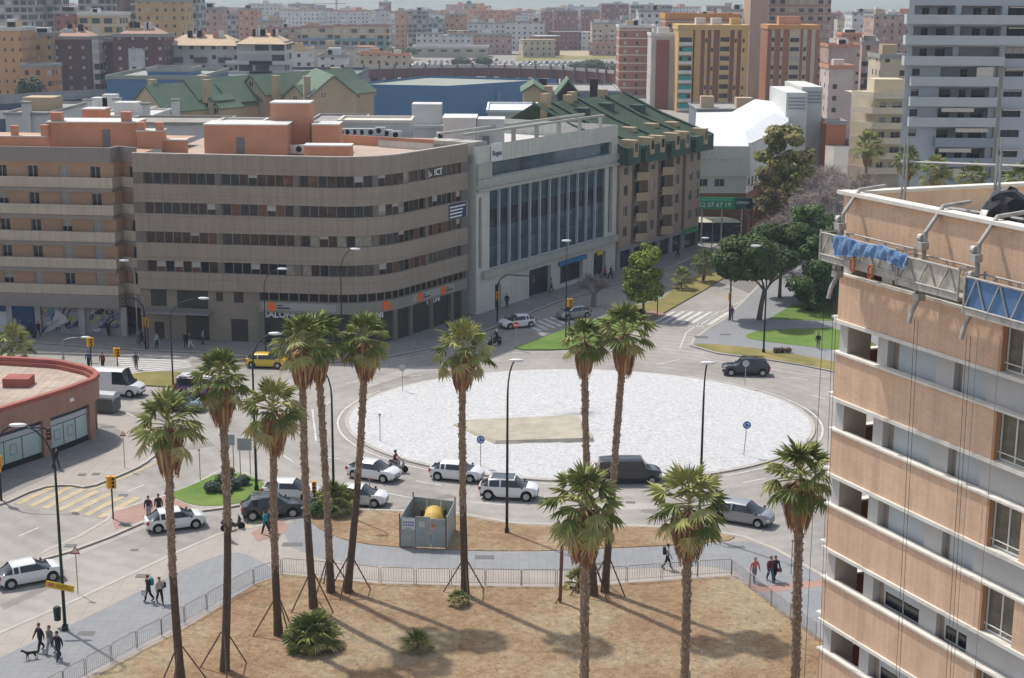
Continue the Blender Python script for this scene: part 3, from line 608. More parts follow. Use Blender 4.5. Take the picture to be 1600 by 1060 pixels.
# ------------------------------------------------------------------ white office with blue curtain wall
def build_white():
    a=G(744,494); b=G(961,424); A=V2(a.x,a.y); B=V2(b.x,b.y); root=thing('office_building','white stone office with tall blue glass curtain wall and a roof terrace','office building',(A.x,A.y,0)); O=A.copy()
    A=V2(0,0); B=B-O; D=(B-A).normalized(); N=V2(D.y,-D.x); LL=B.length; ST=tile('white_stone',(.60,.59,.54),(.575,.565,.52),(.42,.42,.38),1.5,.8,.012,uv=True,var=.07,streak=.16)
    GR=tile('graffitied_stone',(.42,.41,.4),(.4,.4,.39),(.3,.3,.29),1.2,.6,.012,uv=True,var=.12)
    def P(u,o=0): return A+D*u+N*o
    H=20.0; bm=bmesh.new(); uv=bm.loops.layers.uv.new()
    # openings: upper ribbon, curtain recess, side slit
    ops=[(1.3,LL-1.6,16.2,17.9),(2.9,LL-3.4,5.2,14.6),(.5,1.2,5.6,14.0),(LL-2.4,LL-1.2,5.6,15.0),(12.2,17.6,.1,3.6),(20,26,.5,3.0),(29,33-.6,.1,3.3),(4.2,5.6,.1,3.1)]
    ops=[o for o in ops if o[1]<LL-.2]
    wallgrid(bm,A,B,.1,H,[(p,q,r-.1,s-.1) for p,q,r,s in ops],.55,uv); 
    rear=[P(LL,-26),P(0,-14)]; plainwall(bm,B,P(LL,-26),.1,H,uv); plainwall(bm,P(0,-14),A,.1,H,uv)
    obj('wall',bm,ST,root)
    bm=bmesh.new(); lid(bm,[A,B,*rear],17.95); obj('terrace',bm,ROOFW,root)
    for q0,q1,q2,q3 in ((1.3,LL-1.6,16.2,17.9),(.5,1.2,5.6,14),(LL-2.4,LL-1.2,5.6,15)): bm=bmesh.new(); band(bm,[P(q0),P(q1)],q2,q3,-.5,.05); obj('ribbon_glass',bm,GLASSB,root)
    # curtain wall: bays of glass between projecting white fins
    nb=12; u0=2.9; u1=LL-3.4; st=(u1-u0)/nb
    for i in range(nb):
        for j in range(4):
            g=[GLASSB,GLASS,GLASSB][(i*3+j*5)%3]; z0=5.2+j*2.35; q=P(u0+i*st+.2,-.45); putwin2(root,winmesh(st-.2,2.35,'open',1,.035,frame=mat('steel_blue_frame',(.10,.13,.16),.4,.05),glass=g),(q.x,q.y,z0),D)
    for i in range(nb+1):
        bm=bmesh.new(); band(bm,[P(u0+i*st),P(u0+i*st+.2)],5.2,14.6,-.12,.32); obj('fin',bm,mat('pale_blue_fin',(.42,.46,.51),.5,.06),root)
    for q0,q1,q2,q3,q4 in ((0,LL,14.62,15.0,.35),(0,LL,15.4,16.15,.3),(1,LL-.3,4.3,5.15,.55)): bm=bmesh.new(); band(bm,[P(q0),P(q1)],q2,q3,q4,q4+.04); obj('cornice',bm,ST,root)
    bm=bmesh.new(); band(bm,[P(0),P(3)],16.2,17.9,.3,.3); obj('corner_panel',bm,ST,root)
    for (p,q,r,s) in ops[4:]:
        bm=bmesh.new(); band(bm,[P(p),P(q)],r,s,-.5,.05); obj('shop_glass',bm,mat('dark_shop_glass',(.025,.028,.035),.15,.4,.6),root)
    bm=bmesh.new(); band(bm,[P(19.4),P(26.6)],3.05,3.6,.3,.35); obj('awning',bm,mat('blue_awning',(.03,.18,.38),.7,.1),root)
    bm=bmesh.new(); band(bm,[P(29.6),P(31)],3.0,3.6,.3,.2); obj('shop_sign_panel',bm,mat('yellow_sign',(.6,.45,.04),.5,.1),root)
    # glass balustrade and sign
    bm=bmesh.new(); band(bm,[P(5.6),P(LL-3)],17.95,19.2,-.25,.06); obj('balustrade',bm,mat('green_tinted_glass',(.06,.09,.08),.12,.4,.8),root)
    bm=bmesh.new()
    for i in range(14): 
        u=5.6+i*(LL-8.6)/13; band(bm,[P(u-.06),P(u+.06)],17.95,19.25,-.2,.12)
    band(bm,[P(5.5),P(LL-2.9)],19.2,19.28,-.2,.14); obj('balustrade_posts',bm,WHITE,root)
    bm=bmesh.new(); band(bm,[P(3.0),P(5.4)],18.0,20.1,.2,.1); obj('sign_board',bm,WHITE,root)
    q=P(4.2,.23); letters('Regus',.85,mat('navy_letters',(.03,.05,.12),.5,0),root,Vector((q.x,q.y,18.9)),atan2(D.y,D.x),'lettering',.02,.01)
    # terrace pergola beam on posts, and penthouse
    bm=bmesh.new(); band(bm,[P(-1,-1),P(LL-2,-1)],21.2,21.5,0,.3); band(bm,[P(-1,-4),P(LL-2,-4)],21.2,21.5,0,.3)
    for u in (10,15.5,21,26.5,LL-3): band(bm,[P(u),P(u+.4)],17.95,21.2,-1,.4)
    obj('pergola',bm,ST,root)
    for u0_,u1_,o0,o1,z1,m in ((0,2.9,-.4,-6,20.4,ST),(2,9,-6,-12,22.4,OFFC),(12,20,-5,-11,21.8,OFFC),(22,31,-6,-12,22.6,OFFC)):
        bm=bmesh.new(); band(bm,[P(u0_),P(u1_)],17.9,z1,o0,o0-o1); obj('penthouse',bm,m,root)
        return root,O,D,N,LL
white,WO,WD,WN,WLn=build_white()
# ------------------------------------------------------------------ green-roofed brown apartment block on the street corner
GREENR=tile('green_roof_tiles',(.115,.165,.115),(.13,.18,.125),(.08,.12,.085),.4,.35,.03,uv=False,var=.15,nsc=.4); GREENF=mat('green_fascia',(.05,.095,.075),.7,.2,.5); TAN=mat('tan_render',(.46,.35,.23),.85,.1,.3)
def build_green():
    a=WO+WD*(WLn+.3); b=G(1087,385); A=a; O=A.copy(); root=thing('apartment_building','brown apartment block with steep green roof, cantilevered green dormers and angled balconies','apartment building',(O.x,O.y,0))
    A=V2(0,0); B=V2(b.x,b.y)-O; D=B.normalized(); N=V2(D.y,-D.x); LL=B.length
    def P(u,o=0): return A+D*u+N*o
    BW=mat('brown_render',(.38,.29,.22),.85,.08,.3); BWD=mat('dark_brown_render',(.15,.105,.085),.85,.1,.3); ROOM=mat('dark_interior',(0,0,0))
    H=15.2; fl=[3.6+2.85*i for i in range(4)]; rnd=random.Random(4)
    bm=bmesh.new(); bays=[(0,3.4,'w'),(3.4,4.6,'g'),(4.6,8.2,'b'),(8.2,11.2,'w'),(11.2,12.4,'g'),(12.4,16,'b'),(16,19,'w'),(19,20.2,'g'),(20.2,23.5,'w'),(23.5,LL,'w')]
    bays=[x for x in bays if x[0]<LL-1]
    for u0,u1,t in bays:
        u1=min(u1,LL); w_=u1-u0
        if t=='w':
            facade(root,bm,P(u0,.35),P(u1,.35),3.2,H,[(z-3.2+.9,1.4) for z in fl],[(w_/2-.6,1.2)],.2,rnd=rnd); plainwall(bm,P(u0,-.6),P(u0,.35),3.2,H); plainwall(bm,P(u1,.35),P(u1,-.6),3.2,H)
        elif t=='b': facade(root,bm,P(u0,-.6),P(u1,-.6),3.2,H,[(z-3.2+.2,2.1) for z in fl],[(.5,w_-1)],.2,rnd=rnd,styles=('open','third'))
    plainwall(bm,P(LL),P(LL,-16),.1,H); facade(root,bm,P(LL,.35),P(LL,-15),.1,H,[],[]); obj('wall',bm,BW,root)
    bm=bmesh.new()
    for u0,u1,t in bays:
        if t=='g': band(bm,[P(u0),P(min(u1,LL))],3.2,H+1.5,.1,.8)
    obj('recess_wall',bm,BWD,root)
    for u0,u1,t in bays:
        if t!='b': continue
        for z in fl:
            bm=bmesh.new(); m=(u0+u1)/2; pts=[P(u0,-.6),P(u1,-.6),P(u1,.3),P(m,1.5),P(u0,.5)]
            prism(bm,ccw(pts),z-.15,z); e=[P(u0,.5),P(m,1.5),P(u1,.3)]; band(bm,e,z,z+1.0,0,.12); obj('balcony',bm,TAN,root)
    bm=bmesh.new(); band(bm,[P(0),P(LL)],.1,3.2,-.3,.1); obj('shop_glass',bm,mat('dark_shop_glass',(0,0,0)),root)
    bm=bmesh.new(); band(bm,[P(0),P(LL)],2.6,3.2,.2,.5); obj('shop_fascia',bm,mat('grey_stone',(.3,.3,.31),.8,.1),root)
    for u in range(0,int(LL),4): bm=bmesh.new(); band(bm,[P(u+.1),P(u+1.0)],.1,2.6,.05,.4); obj('shop_pillar',bm,mat('grey_stone',(0,0,0)),root)
    bm=bmesh.new(); band(bm,[P(LL-5),P(LL-1)],2.5,3.1,.6,.3); obj('shop_sign_panel',bm,mat('green_shop_sign',(.01,.25,.08),.5,.1),root)
    # roof: slope to ridge, back slope; green fascia blocks
    bm=bmesh.new(); ez=16.6; rz_=21.6; up=[(-.3,1.2),(LL+1.4,1.2)]
    q=[P(-.3,1.6),P(LL+1.6,1.6),P(LL+1.6,-7),P(-.3,-7),P(LL+1.6,-13.5),P(-.3,-13.5),P(LL+1.6,-24),P(-.3,-24)]; zz=[ez,ez,19.4,19.4,22.2,22.2,16,16]
    v=[bm.verts.new((p.x,p.y,z)) for p,z in zip(q,zz)]
    for f in ((0,1,2,3),(3,2,4,5),(5,4,6,7)): bm.faces.new([v[i] for i in f])
    bmesh.ops.solidify(bm,geom=bm.faces[:],thickness=.25); roof=obj('roof',bm,GREENR,root)
    bm=bmesh.new()
    for u in (-.3,4.0,11.8,19.6,LL+1.3):
        for (o0,z0_,o1,z1_) in ((1.6,ez,-7,19.4),(-7,19.4,-13.5,22.2)):
            a1=P(u,o0); b1=P(u,o1); tube(bm,[(a1.x,a1.y,z0_+.2),(b1.x,b1.y,z1_+.2)],.2,6)
    obj('roof_ribs',bm,GREENF,roof)
    for u0,u1 in ((-.2,3.3),(4.8,11.0),(12.6,18.8),(20.4,LL+1.4)):
        if u0>LL-1: continue
        u1=min(u1,LL+1.6); bm=bmesh.new(); band(bm,[P(u0),P(u1)],14.6,16.9,1.7,1.8); dm=obj('roof_fascia',bm,GREENF,root)
        n=max(1,int((u1-u0)/3))
        for k in range(n):
            uu=u0+(k+.5)*(u1-u0)/n; bm=bmesh.new(); band(bm,[P(uu-.6),P(uu+.6)],15.6,17.9,1.9,2.2); obj('dormer',bm,TAN,root)
            bm=bmesh.new(); band(bm,[P(uu-.38),P(uu+.38)],16.3,17.5,1.93,.06); obj('dormer_window',bm,GLASS,root)
    for u,o,zz in ((2.2,-3.5,18.1),(6.5,-9,20.6),(9.5,-3.0,18.0),(14.5,-9.5,20.8),(16.5,-3.2,18.05),(21.5,-8,20.2),(22,-2.6,17.9)):
        bm=bmesh.new(); band(bm,[P(u),P(u+1.5)],zz-.6,zz+.75,o,1.9); obj('roof_dormer',bm,GREENF if o<-5 else TAN,root)
    bm=bmesh.new()
    # chimneys and gabled roof houses at the ridge
    for u,o,h in ((1,-12,1.6),(8,-12.5,1.0),(10,-13,1.3),(19,-13,1.2)): bm=bmesh.new(); band(bm,[P(u),P(u+1.1)],20.2,22+h,o,1.1); obj('chimney',bm,TAN,root)
    return root,P
green,GP=build_green()
# gabled houses helper (behind the offices)
def gable(name,label,px0,px1,yr,ye,Y,zb,dep,wallm=TAN,roofm=GREENR,cat='house',group=None,wins=(),chim=(),rz=0,ov=.5):
    a=AT(px0,ye,Y); b=AT(px1,ye,Y); r=AT((px0+px1)/2,yr,Y); w_=(b.x-a.x)/2
    t=thing(name,label,cat,((a.x+b.x)/2,Y,zb),rz,group); e=a.z-zb; h=r.z-zb
    bm=bmesh.new(); v=[bm.verts.new(p) for y in (0,dep) for p in ((-w_,y,0),(w_,y,0),(w_,y,e),(0,y,h),(-w_,y,e))]
    for f in ((0,1,2,3,4),(9,8,7,6,5),(1,6,7,2),(0,4,9,5)): bm.faces.new([v[i] for i in f])
    obj('wall',bm,wallm,t); bm=bmesh.new(); s=(h-e)/w_
    for sg in (-1,1):
        v=[bm.verts.new(p) for p in ((0,-ov,h+.02),(sg*(w_+ov),-ov,e-s*ov+.02),(sg*(w_+ov),dep+ov,e-s*ov+.02),(0,dep+ov,h+.02))]; f=bm.faces.new(v if sg<0 else v[::-1])
    bmesh.ops.recalc_face_normals(bm,faces=bm.faces[:]); bmesh.ops.solidify(bm,geom=bm.faces[:],thickness=-.3); obj('roof',bm,roofm,t)
    for x,z in wins: inst('window',winmesh(1.3,1.3,'open',1,frame=WHITE),t,(x-.65,-.03,z))
    for x,y,h2 in chim:
        bm=bmesh.new(); box(bm,x-.7,x+.7,y-.7,y+.7,e-1,h2); box(bm,x-.8,x+.8,y-.8,y+.8,h2,h2+.15); obj('chimney',bm,wallm,t)
    return t
# ------------------------------------------------------------------ generic apartment slabs and towers (front parallel-ish to the street grid)
def uvbox(bm,w_,d_,z0,z1,mi=0,cx=0,cy=0,back=True):
    uv=bm.loops.layers.uv.verify(); x0,x1=cx-w_/2,cx+w_/2; y0,y1=cy,cy+d_
    c=[(x0,y0),(x1,y0),(x1,y1),(x0,y1)]
    for i in range(4):
        a,b=c[i],c[(i+1)%4]; L_=hypot(b[0]-a[0],b[1]-a[1]); f=bm.faces.new([bm.verts.new(p) for p in ((*a,z0),(*b,z0),(*b,z1),(*a,z1))]); f.material_index=mi
        for l,q in zip(f.loops,((0,z0),(L_,z0),(L_,z1),(0,z1))): l[uv].uv=q
    f=bm.faces.new([bm.verts.new((*p,z1)) for p in c]); f.material_index=mi
    for l in f.loops: l[uv].uv=(.02,.02)
def block(name,label,px0,px1,ytop,Y,m,dep=14,rz=0,roof=None,par=1.0,group=None,cat='building',zb=0,clutter=2,seed=1,h=None,bal=None,zlim=None):
    """a far block: walls, parapet, roof pieces; real width and height measured at distance Y"""
    a=AT(px0,ytop,Y); b=AT(px1,ytop,Y); w_=abs(b.x-a.x)/max(.3,cos(rz)); H=h if h else a.z
    t=thing(name,label,cat,((a.x+b.x)/2,Y,zb),rz,group); bm=bmesh.new(); uvbox(bm,w_,dep,0,H-zb); obj('wall',bm,m,t)
    bm=bmesh.new(); z=H-zb; w2=w_+.5
    box(bm,-w2/2,w2/2,-.25,.15,z,z+par); box(bm,-w2/2,w2/2,dep-.15,dep+.25,z,z+par); box(bm,-w2/2,-w2/2+.3,.15,dep-.15,z,z+par); box(bm,w2/2-.3,w2/2,.15,dep-.15,z,z+par)
    box(bm,-w_/2+.1,w_/2-.1,.16,dep-.16,z-.2,z+.1); obj('roof',bm,roof or ROOFG,t)
    r=random.Random(seed*7+int(px0)); 
    for i in range(clutter):
        s=r.uniform(2.2,4.5); x=r.uniform(-w_/2+3,w_/2-3) if w_>8 else 0; bm=bmesh.new(); box(bm,x-s/2,x+s/2,dep*.3,dep*.3+s,z,z+r.uniform(2,3.2)); obj('roof_house',bm,r.choice([OFFC,OFFC,TAN]),t)
    if bal:
        n,bw,hh,bmat=bal
        for k in range(n):
            x=-w_/2+(k+.5)*w_/n; fz=3.0
            for j in range(1,int((H-zb-1)//fz)):
                bm=bmesh.new(); box(bm,x-bw/2,x+bw/2,-1.0,0,j*fz-.1,j*fz+hh); obj('balcony',bm,bmat,t)
    return t
brickA=winmat('orange_brick_facade',(.40,.17,.09),3.4,2.9,.3,.6,.35,.75,band=((.50,.44,.36),.13))
beigeA=winmat('beige_facade',(.38,.29,.21),3.2,2.9,.25,.7,.3,.8,pb=.35)
greyA=winmat('grey_beige_facade',(.27,.235,.205),3.0,2.9,.15,.85,.25,.85,band=((.36,.33,.29),.22))
yelA=winmat('ochre_facade',(.47,.31,.14),3.3,3.0,.33,.62,.35,.75)
yelB=winmat('ochre_balcony_facade',(.46,.33,.17),4.2,3.0,.15,.8,.3,.9,band=((.5,.42,.3),.25),pb=.4)
maroonA=winmat('maroon_facade',(.13,.055,.05),4.0,3.0,.38,.6,.35,.65,glass=(.4,.38,.36),shut=(.5,.48,.46))
whiteA=winmat('white_facade',(.55,.54,.52),3.4,3.0,.3,.65,.3,.72)
whiteB=winmat('white_gallery_facade',(.5,.47,.43),5.0,3.0,.08,.9,.32,.92,band=((.58,.55,.5),.3))
pinkA=winmat('pink_facade',(.42,.27,.22),3.4,3.0,.3,.62,.33,.75,pb=.4)
redA=winmat('red_brick_facade',(.26,.10,.08),3.2,2.9,.3,.65,.3,.75,pb=.35)
creamA=winmat('cream_facade',(.50,.42,.30),3.4,3.0,.3,.62,.33,.75)
greenA=winmat('grey_green_facade',(.24,.25,.24),3.2,3.0,.15,.85,.3,.85,band=((.3,.33,.33),.25))
orangeA=winmat('orange_facade',(.48,.24,.12),3.2,3.0,.3,.65,.3,.75)
# --- left far group
block('apartment_tower','tall grey-beige apartment tower with balcony stripes, at the top left corner of the photo',-20,43,-60,640,greyA,18,seed=1)
block('apartment_tower','second tall grey-beige tower, with a brown stripe, right of the corner tower',46,86,-50,660,greyA,18,seed=2)
block('apartment_block','small red and grey block in front of the corner towers',84,119,22,560,redA,14,seed=3,bal=(1,4,1.0,WHITE))
block('apartment_block','yellow flat-roofed block with pale balconies in front of the left towers',121,186,24,540,yelB,16,seed=4,roof=OFFC)
block('apartment_tower','dark brown slab tower beside the patterned grey tower',180,192,-40,610,mat('dark_brown_wall',(.2,.13,.1),.8,.1,.2),14,clutter=1)
block('apartment_tower','narrow patterned grey tower with white balconies, left of the ochre block',191,211,-40,620,greyA,16,seed=5,bal=(2,3,1.1,WHITE))
block('apartment_tower','grey balcony tower filling the gap behind the yellow block',120,178,-30,700,greyA,16,seed=6)
block('apartment_block','wide ochre apartment block with small windows under the left skyline',211,286,4,600,yelA,18,seed=7)
block('apartment_tower','slim grey-green tower right of the wide ochre block',281,307,-30,640,greenA,16,seed=8)
block('apartment_block','pinkish red block right of the grey-green tower',308,345,15,760,pinkA,16,seed=9)
block('apartment_block','small pale orange block on the skyline left of the crane',372,402,16,900,orangeA,16,seed=10)
block('apartment_block','low blue-grey block between the pink and orange ones',345,372,24,950,greyA,16,seed=11)
block('apartment_building','orange block with square dark windows at the left edge above the station roof',-12,32,48,450,winmat('square_window_facade',(.50,.28,.13),2.2,3.0,.38,.62,.35,.65,pb=0),14,seed=12,roof=OFFC)
block('apartment_building','yellow stepped block beside the orange one at the left edge',33,78,56,465,yelA,14,seed=13)
block('terrace_building','pale orange low building with a tree in front, left of the maroon blocks',33,80,106,440,orangeA,10,seed=14,clutter=0)
t=block('apartment_building','maroon brick block with scattered white windows, left of two',77,143,62,470,maroonA,14,seed=15,clutter=1)
block('stair_tower','white glazed stair shaft between the two maroon blocks',143,153,62,469,whiteB,8,clutter=0)
block('apartment_building','dark recessed maroon wing right of the white stair shaft',153,176,66,476,maroonA,12,clutter=0)
block('apartment_building','maroon brick block with a big white panel, right of two',176,256,58,466,maroonA,14,seed=16,clutter=1)
bx=block('wall_panel','large white panel on the right-hand maroon block',200,225,76,464.5,whiteA,1,clutter=0,par=.1)
block('apartment_building','long white block with dark balcony columns under a tan pitched roof',256,370,72,478,whiteA,16,seed=17,clutter=0,bal=(3,4,1.4,mat('dark_balcony',(.10,.07,.065),.8,.1)))
block('apartment_building','white balcony block with open galleries, right end of the tan-roofed row',370,444,70,468,whiteB,16,seed=18,clutter=0,bal=(2,14,.9,OFFC))
def hip(name,label,px0,px1,ye,yr,Y,dep,m):
    a=AT(px0,ye,Y); b=AT(px1,ye,Y); z=a.z; zr=z+(ye-yr)*Y/2400+ .02*dep; w_=(b.x-a.x)/2; t=thing(name,label,'roof',((a.x+b.x)/2,Y,z)); bm=bmesh.new()
    v=[bm.verts.new(p) for p in ((-w_,-.6,0),(w_,-.6,0),(w_,dep,0),(-w_,dep,0),(-w_+5,dep/2,3.0),(w_-5,dep/2,3.0))]
    for f in ((0,1,5,4),(1,2,5),(2,3,4,5),(3,0,4),(3,2,1,0)): bm.faces.new([v[i] for i in f])
    obj('roof_slope',bm,m,t); r=random.Random(int(px0))
    for i in range(7):
        x=r.uniform(-w_+4,w_-4); bm=bmesh.new(); box(bm,x-.8,x+.8,dep*.35,dep*.35+1.4,1,4.2); obj('chimney',bm,r.choice([TERRA,OFFC]),t)
hip('pitched_roof','tan pitched roof with red chimneys over the long white block',254,372,71,58,476,18,mat('tan_roof_tiles',(.50,.38,.26),.9,.12,.3))
hip('pitched_roof','tan pitched roof on the open gallery block',368,447,69,57,466,18,mat('tan_roof_tiles',(0,0,0)))
hip('pitched_roof','pinkish pitched roof on the left maroon block',77,145,61,57,470,14,mat('pink_roof_tiles',(.40,.26,.2),.9,.12,.3))
hip('pitched_roof','pinkish pitched roof with white dormers on the right maroon block',176,258,58,53,466,14,mat('pink_roof_tiles',(0,0,0)))
# --- station: long curved dark roof at left
def build_station():
    t=thing('railway_station','railway station with long dark curved roof and white rooflights behind the left offices','railway station',(-95,330,0))
    O=t.location; px=[(-40,163,150),(20,161,147),(60,159,144),(100,156,142),(140,152,140),(188,146,139)]
    bm=bmesh.new(); top=[];bot=[]
    for x,yf,yb in px:
        p=G(x,yf,9.5)-O; q=G(x+4,yb,12)-O; top.append((p,q))
    vv=[(bm.verts.new(p),bm.verts.new((p+q)/2+Vector((0,0,.5))),bm.verts.new(q)) for p,q in top]
    for a,b in zip(vv,vv[1:]):
        for j in (0,1): bm.faces.new((a[j],b[j],b[j+1],a[j+1]))
    bmesh.ops.solidify(bm,geom=bm.faces[:],thickness=.5); obj('roof',bm,mat('dark_zinc_roof',(.30,.32,.36),.45,.1,.2),t)
    pth=[V2(p.x,p.y+3) for p,q in top]; bm=bmesh.new(); band(bm,pth,.1,9.2,0,.4); obj('wall',bm,mat('station_wall',(.05,.07,.12),.6,.1),t)
    r=random.Random(2)
    for i in range(14):
        s=plen(pth)*(i+.3)/14; p,d=pathpt(pth,s); p2,_=pathpt(pth,s+2.4)
        bm=bmesh.new(); band(bm,[p,p2],5.5,7.6,.25,.2); obj('rooflight',bm,WHITE,t)
build_station()
# --- blue department store
BL=tile('blue_cladding',(.07,.165,.31),(.075,.17,.315),(.055,.14,.27),4,8,.03,rough=.5,uv=True,var=.06)
def build_blue():
    t=thing('department_store','huge blue-clad store with a pale green flat roof, behind the terracotta rooftops','department store',(0,390,0)); O=t.location
    z=12.5; P=[G(x,y,z)-O for x,y in ((545,135),(700,138),(870,127),(668,122))]; P=[V2(p.x,p.y) for p in P]
    bm=bmesh.new(); uv=bm.loops.layers.uv.new()
    for a,b in ((0,1),(1,2),(2,3),(3,0)): plainwall(bm,P[a],P[b],.1,z+.6,uv)
    obj('wall',bm,BL,t); bm=bmesh.new(); lid(bm,P,z); obj('roof',bm,mat('pale_green_roof',(.27,.29,.25),.8,.1,.05),t)
    d=(P[1]-P[0]).normalized()
    A=P[1]+(P[2]-P[1])*.28; B=P[1]+(P[2]-P[1])*.52; bm=bmesh.new(); band(bm,[A,B],.1,5.0,3,3); obj('entrance_block',bm,BL,t)
    A=P[1]+(P[2]-P[1])*.42; B=P[1]+(P[2]-P[1])*.46; bm=bmesh.new(); band(bm,[A,B],4,11,.3,.2); obj('sign_panel',bm,mat('pale_blue_sign',(.12,.2,.33),.5,.05),t)
build_blue()
block('department_store','long blue store wing with a dark roof box behind the green gabled roofs',166,312,124,395,BL,40,clutter=0,roof=mat('pale_green_roof',(0,0,0)))
block('roof_plant_box','dark blue plant box on the left store wing',230,298,112,410,BL,14,clutter=0)
block('warehouse','low grey-roofed hall between the two blue stores',312,545,127,430,mat('grey_shed_wall',(.18,.2,.23),.7,.1,.1),60,clutter=3,roof=mat('dark_grey_roof',(.13,.14,.15),.8,.15,.05))
block('annex','small blue-grey annex with ribbed front left of the big blue wall',556,582,150,372,mat('blue_grey_wall',(.10,.15,.21),.6,.1,.4),8,clutter=0)
# --- maroon viaduct
def build_viaduct():
    t=thing('railway_viaduct','long low maroon railway viaduct with a pale parapet crossing behind the blue store','viaduct',(30,640,0)); O=t.location
    z=6; pts=[V2(*(G(x,y,z)-O).xy) for x,y in ((478,112),(560,113),(650,111),(740,110),(800,111),(870,113),(930,117),(970,121))]
    bm=bmesh.new(); band(bm,pts,3.6,7.0,0,9); obj('deck',bm,mat('maroon_steel',(.14,.05,.045),.7,.15,.05),t)
    bm=bmesh.new(); band(bm,pts,7.0,8.2,.15,.4); obj('parapet',bm,mat('pale_concrete',(.45,.43,.4),.85,.1,.1),t)
    L_=plen(pts); 
    for i in range(22):
        p,d=pathpt(pts,L_*(i+.5)/22); bm=bmesh.new(); box(bm,-.9,.9,-1,6,-6,3.6); box(bm,-.25,.25,-.8,-.2,3.6,8.9); o=obj('pier',bm,mat('dark_concrete',(.12,.11,.11),.85,.1,.1),t); o.location=(p.x,p.y,0); o.rotation_euler=(0,0,atan2(d.y,d.x))
        o.location.z=6 if False else 0
build_viaduct()
# --- middle distance
block('apartment_block','long ochre slab with blue and green awnings, left of the white stepped houses',520,608,42,760,yelB,16,seed=21,roof=PINK,bal=(4,6,1.1,mat('blue_green_awning',(.12,.28,.3),.8,.2,.3)))
block('apartment_block','ochre slab with blue balconies, joined left of the green-awning slab',470,520,44,765,yelB,16,seed=22,roof=PINK,bal=(2,8,1.0,mat('blue_balcony',(.2,.25,.36),.8,.2,.3)))
block('apartment_block','darker tan slab behind the tan-roofed row',412,470,46,780,beigeA,16,seed=23,roof=PINK)
block('apartment_block','tan apartment row further left under the skyline',400,440,34,860,beigeA,16,seed=24)
block('house','white house with an ochre hipped roof by the car park',445,484,80,560,whiteA,12,seed=25,clutter=1,roof=mat('tan_roof_tiles',(0,0,0)))
block('warehouse','cream shed with a plain gable wall behind the stepped white houses',484,552,77,600,mat('cream_wall',(.5,.46,.38),.85,.08,.2),14,clutter=1)
block('house','white stepped house with a small dark balcony',497,540,90,545,whiteA,12,seed=26)
block('house','low orange-roofed house beside the cream shed',560,600,86,640,creamA,14,seed=27,roof=TERRA,clutter=1)
block('house','low house with an orange canopy in front of the car park',602,640,88,690,creamA,12,seed=28,roof=TERRA,clutter=1)
block('sports_stand','long low stand with tan roof edge and dark slit windows',645,762,75,860,winmat('slit_facade',(.42,.36,.27),7,6,.2,.7,.5,.7,pb=0),24,clutter=0,roof=ROOFW)
block('apartment_block','white block with two small windows, left of the pair above the long stand',650,690,54,900,whiteA,14,seed=29,clutter=1)
block('apartment_block','white block, right of the pair above the long stand',700,739,56,900,whiteA,14,seed=30,clutter=1)
block('apartment_tower','orange tower standing over the right white block',695,729,24,1020,orangeA,16,seed=31,clutter=2)
block('apartment_tower','narrow orange-brown tower left of centre',617,634,20,980,orangeA,14,seed=32,clutter=1)
block('apartment_tower','white tower left of the narrow orange-brown tower',586,606,17,1020,whiteA,14,seed=33,clutter=1)
block('apartment_tower','small maroon tower peeking over the white tower',592,609,5,1300,redA,16,seed=34,clutter=1)
block('apartment_block','grey balcony block between the orange-brown and orange towers',637,668,19,1000,greyA,16,seed=35)
block('apartment_block','grey-green office slab right of the balcony block',668,694,32,1000,greenA,16,seed=36)
block('apartment_block','pale pinkish slab on the skyline under the crane',450,489,8,1400,pinkA,18,seed=37)
block('apartment_block','large white apartment slab left of the red blocks',790,851,36,960,whiteA,18,seed=38,clutter=3)
block('apartment_block','long white and blue-grey slab right of the orange tower',731,792,38,990,whiteA,18,seed=39,clutter=3)
block('apartment_block','wide low pink block in front of the white slabs',745,800,56,900,pinkA,14,seed=40)
block('apartment_tower','red brick tower block, leftmost of the three on the right skyline',865,903,18,1150,redA,20,seed=41)
block('apartment_tower','red brick tower block, lowest and middle of the three on the right skyline',908,936,17,1200,redA,20,seed=42)
block('apartment_tower','red brick tower block, tallest of the three on the right skyline',940,984,8,1150,redA,22,seed=43)
block('apartment_block','yellowish block with pale balconies standing before the red towers',925,967,38,900,creamA,18,seed=44,bal=(2,4,1,OFFC))
block('apartment_block','grey block on the skyline behind the brick and white-band tower',986,1050,10,1100,greyA,20,seed=45)
block('apartment_block','white block with dark roof windows behind the banded brick tower',998,1046,19,720,whiteA,16,seed=46)
block('apartment_block','white block with an angular dark roof under the right skyline',1128,1176,18,700,whiteA,16,seed=47)
block('office_block','low tan hall with small windows right of the white slab',725,745,8,1250,beigeA,18,seed=48)
# --- brick towers on the right
T1=block('apartment_tower','orange brick tower with white floor bands, leftmost of the brick towers',968,1024,44,555,winmat('banded_brick_facade',(.36,.165,.10),4.2,2.9,.4,.62,.3,.7,band=((.6,.57,.52),.14)),16,seed=50,roof=OFFC)
block('apartment_tower','banded brick side wing of the leftmost brick tower',1022,1040,50,548,winmat('banded_brick_facade',(0,0,0)),14,seed=51,roof=OFFC,clutter=0)
T2=block('apartment_tower','pale tower with a full-height maroon panel and no windows, between two brick towers',1018,1062,57,500,winmat('pale_side_facade',(.5,.46,.42),9,2.9,.86,.98,.3,.7),14,seed=52,roof=OFFC,clutter=1)
a=AT(1026,63,499.5); b=AT(1046,63,499.5); bm=bmesh.new(); box(bm,a.x-T2.location.x,b.x-T2.location.x,-.6,-.05,0,a.z); obj('maroon_panel',bm,mat('maroon_brick',(.23,.075,.06),.85,.08,.3),T2)
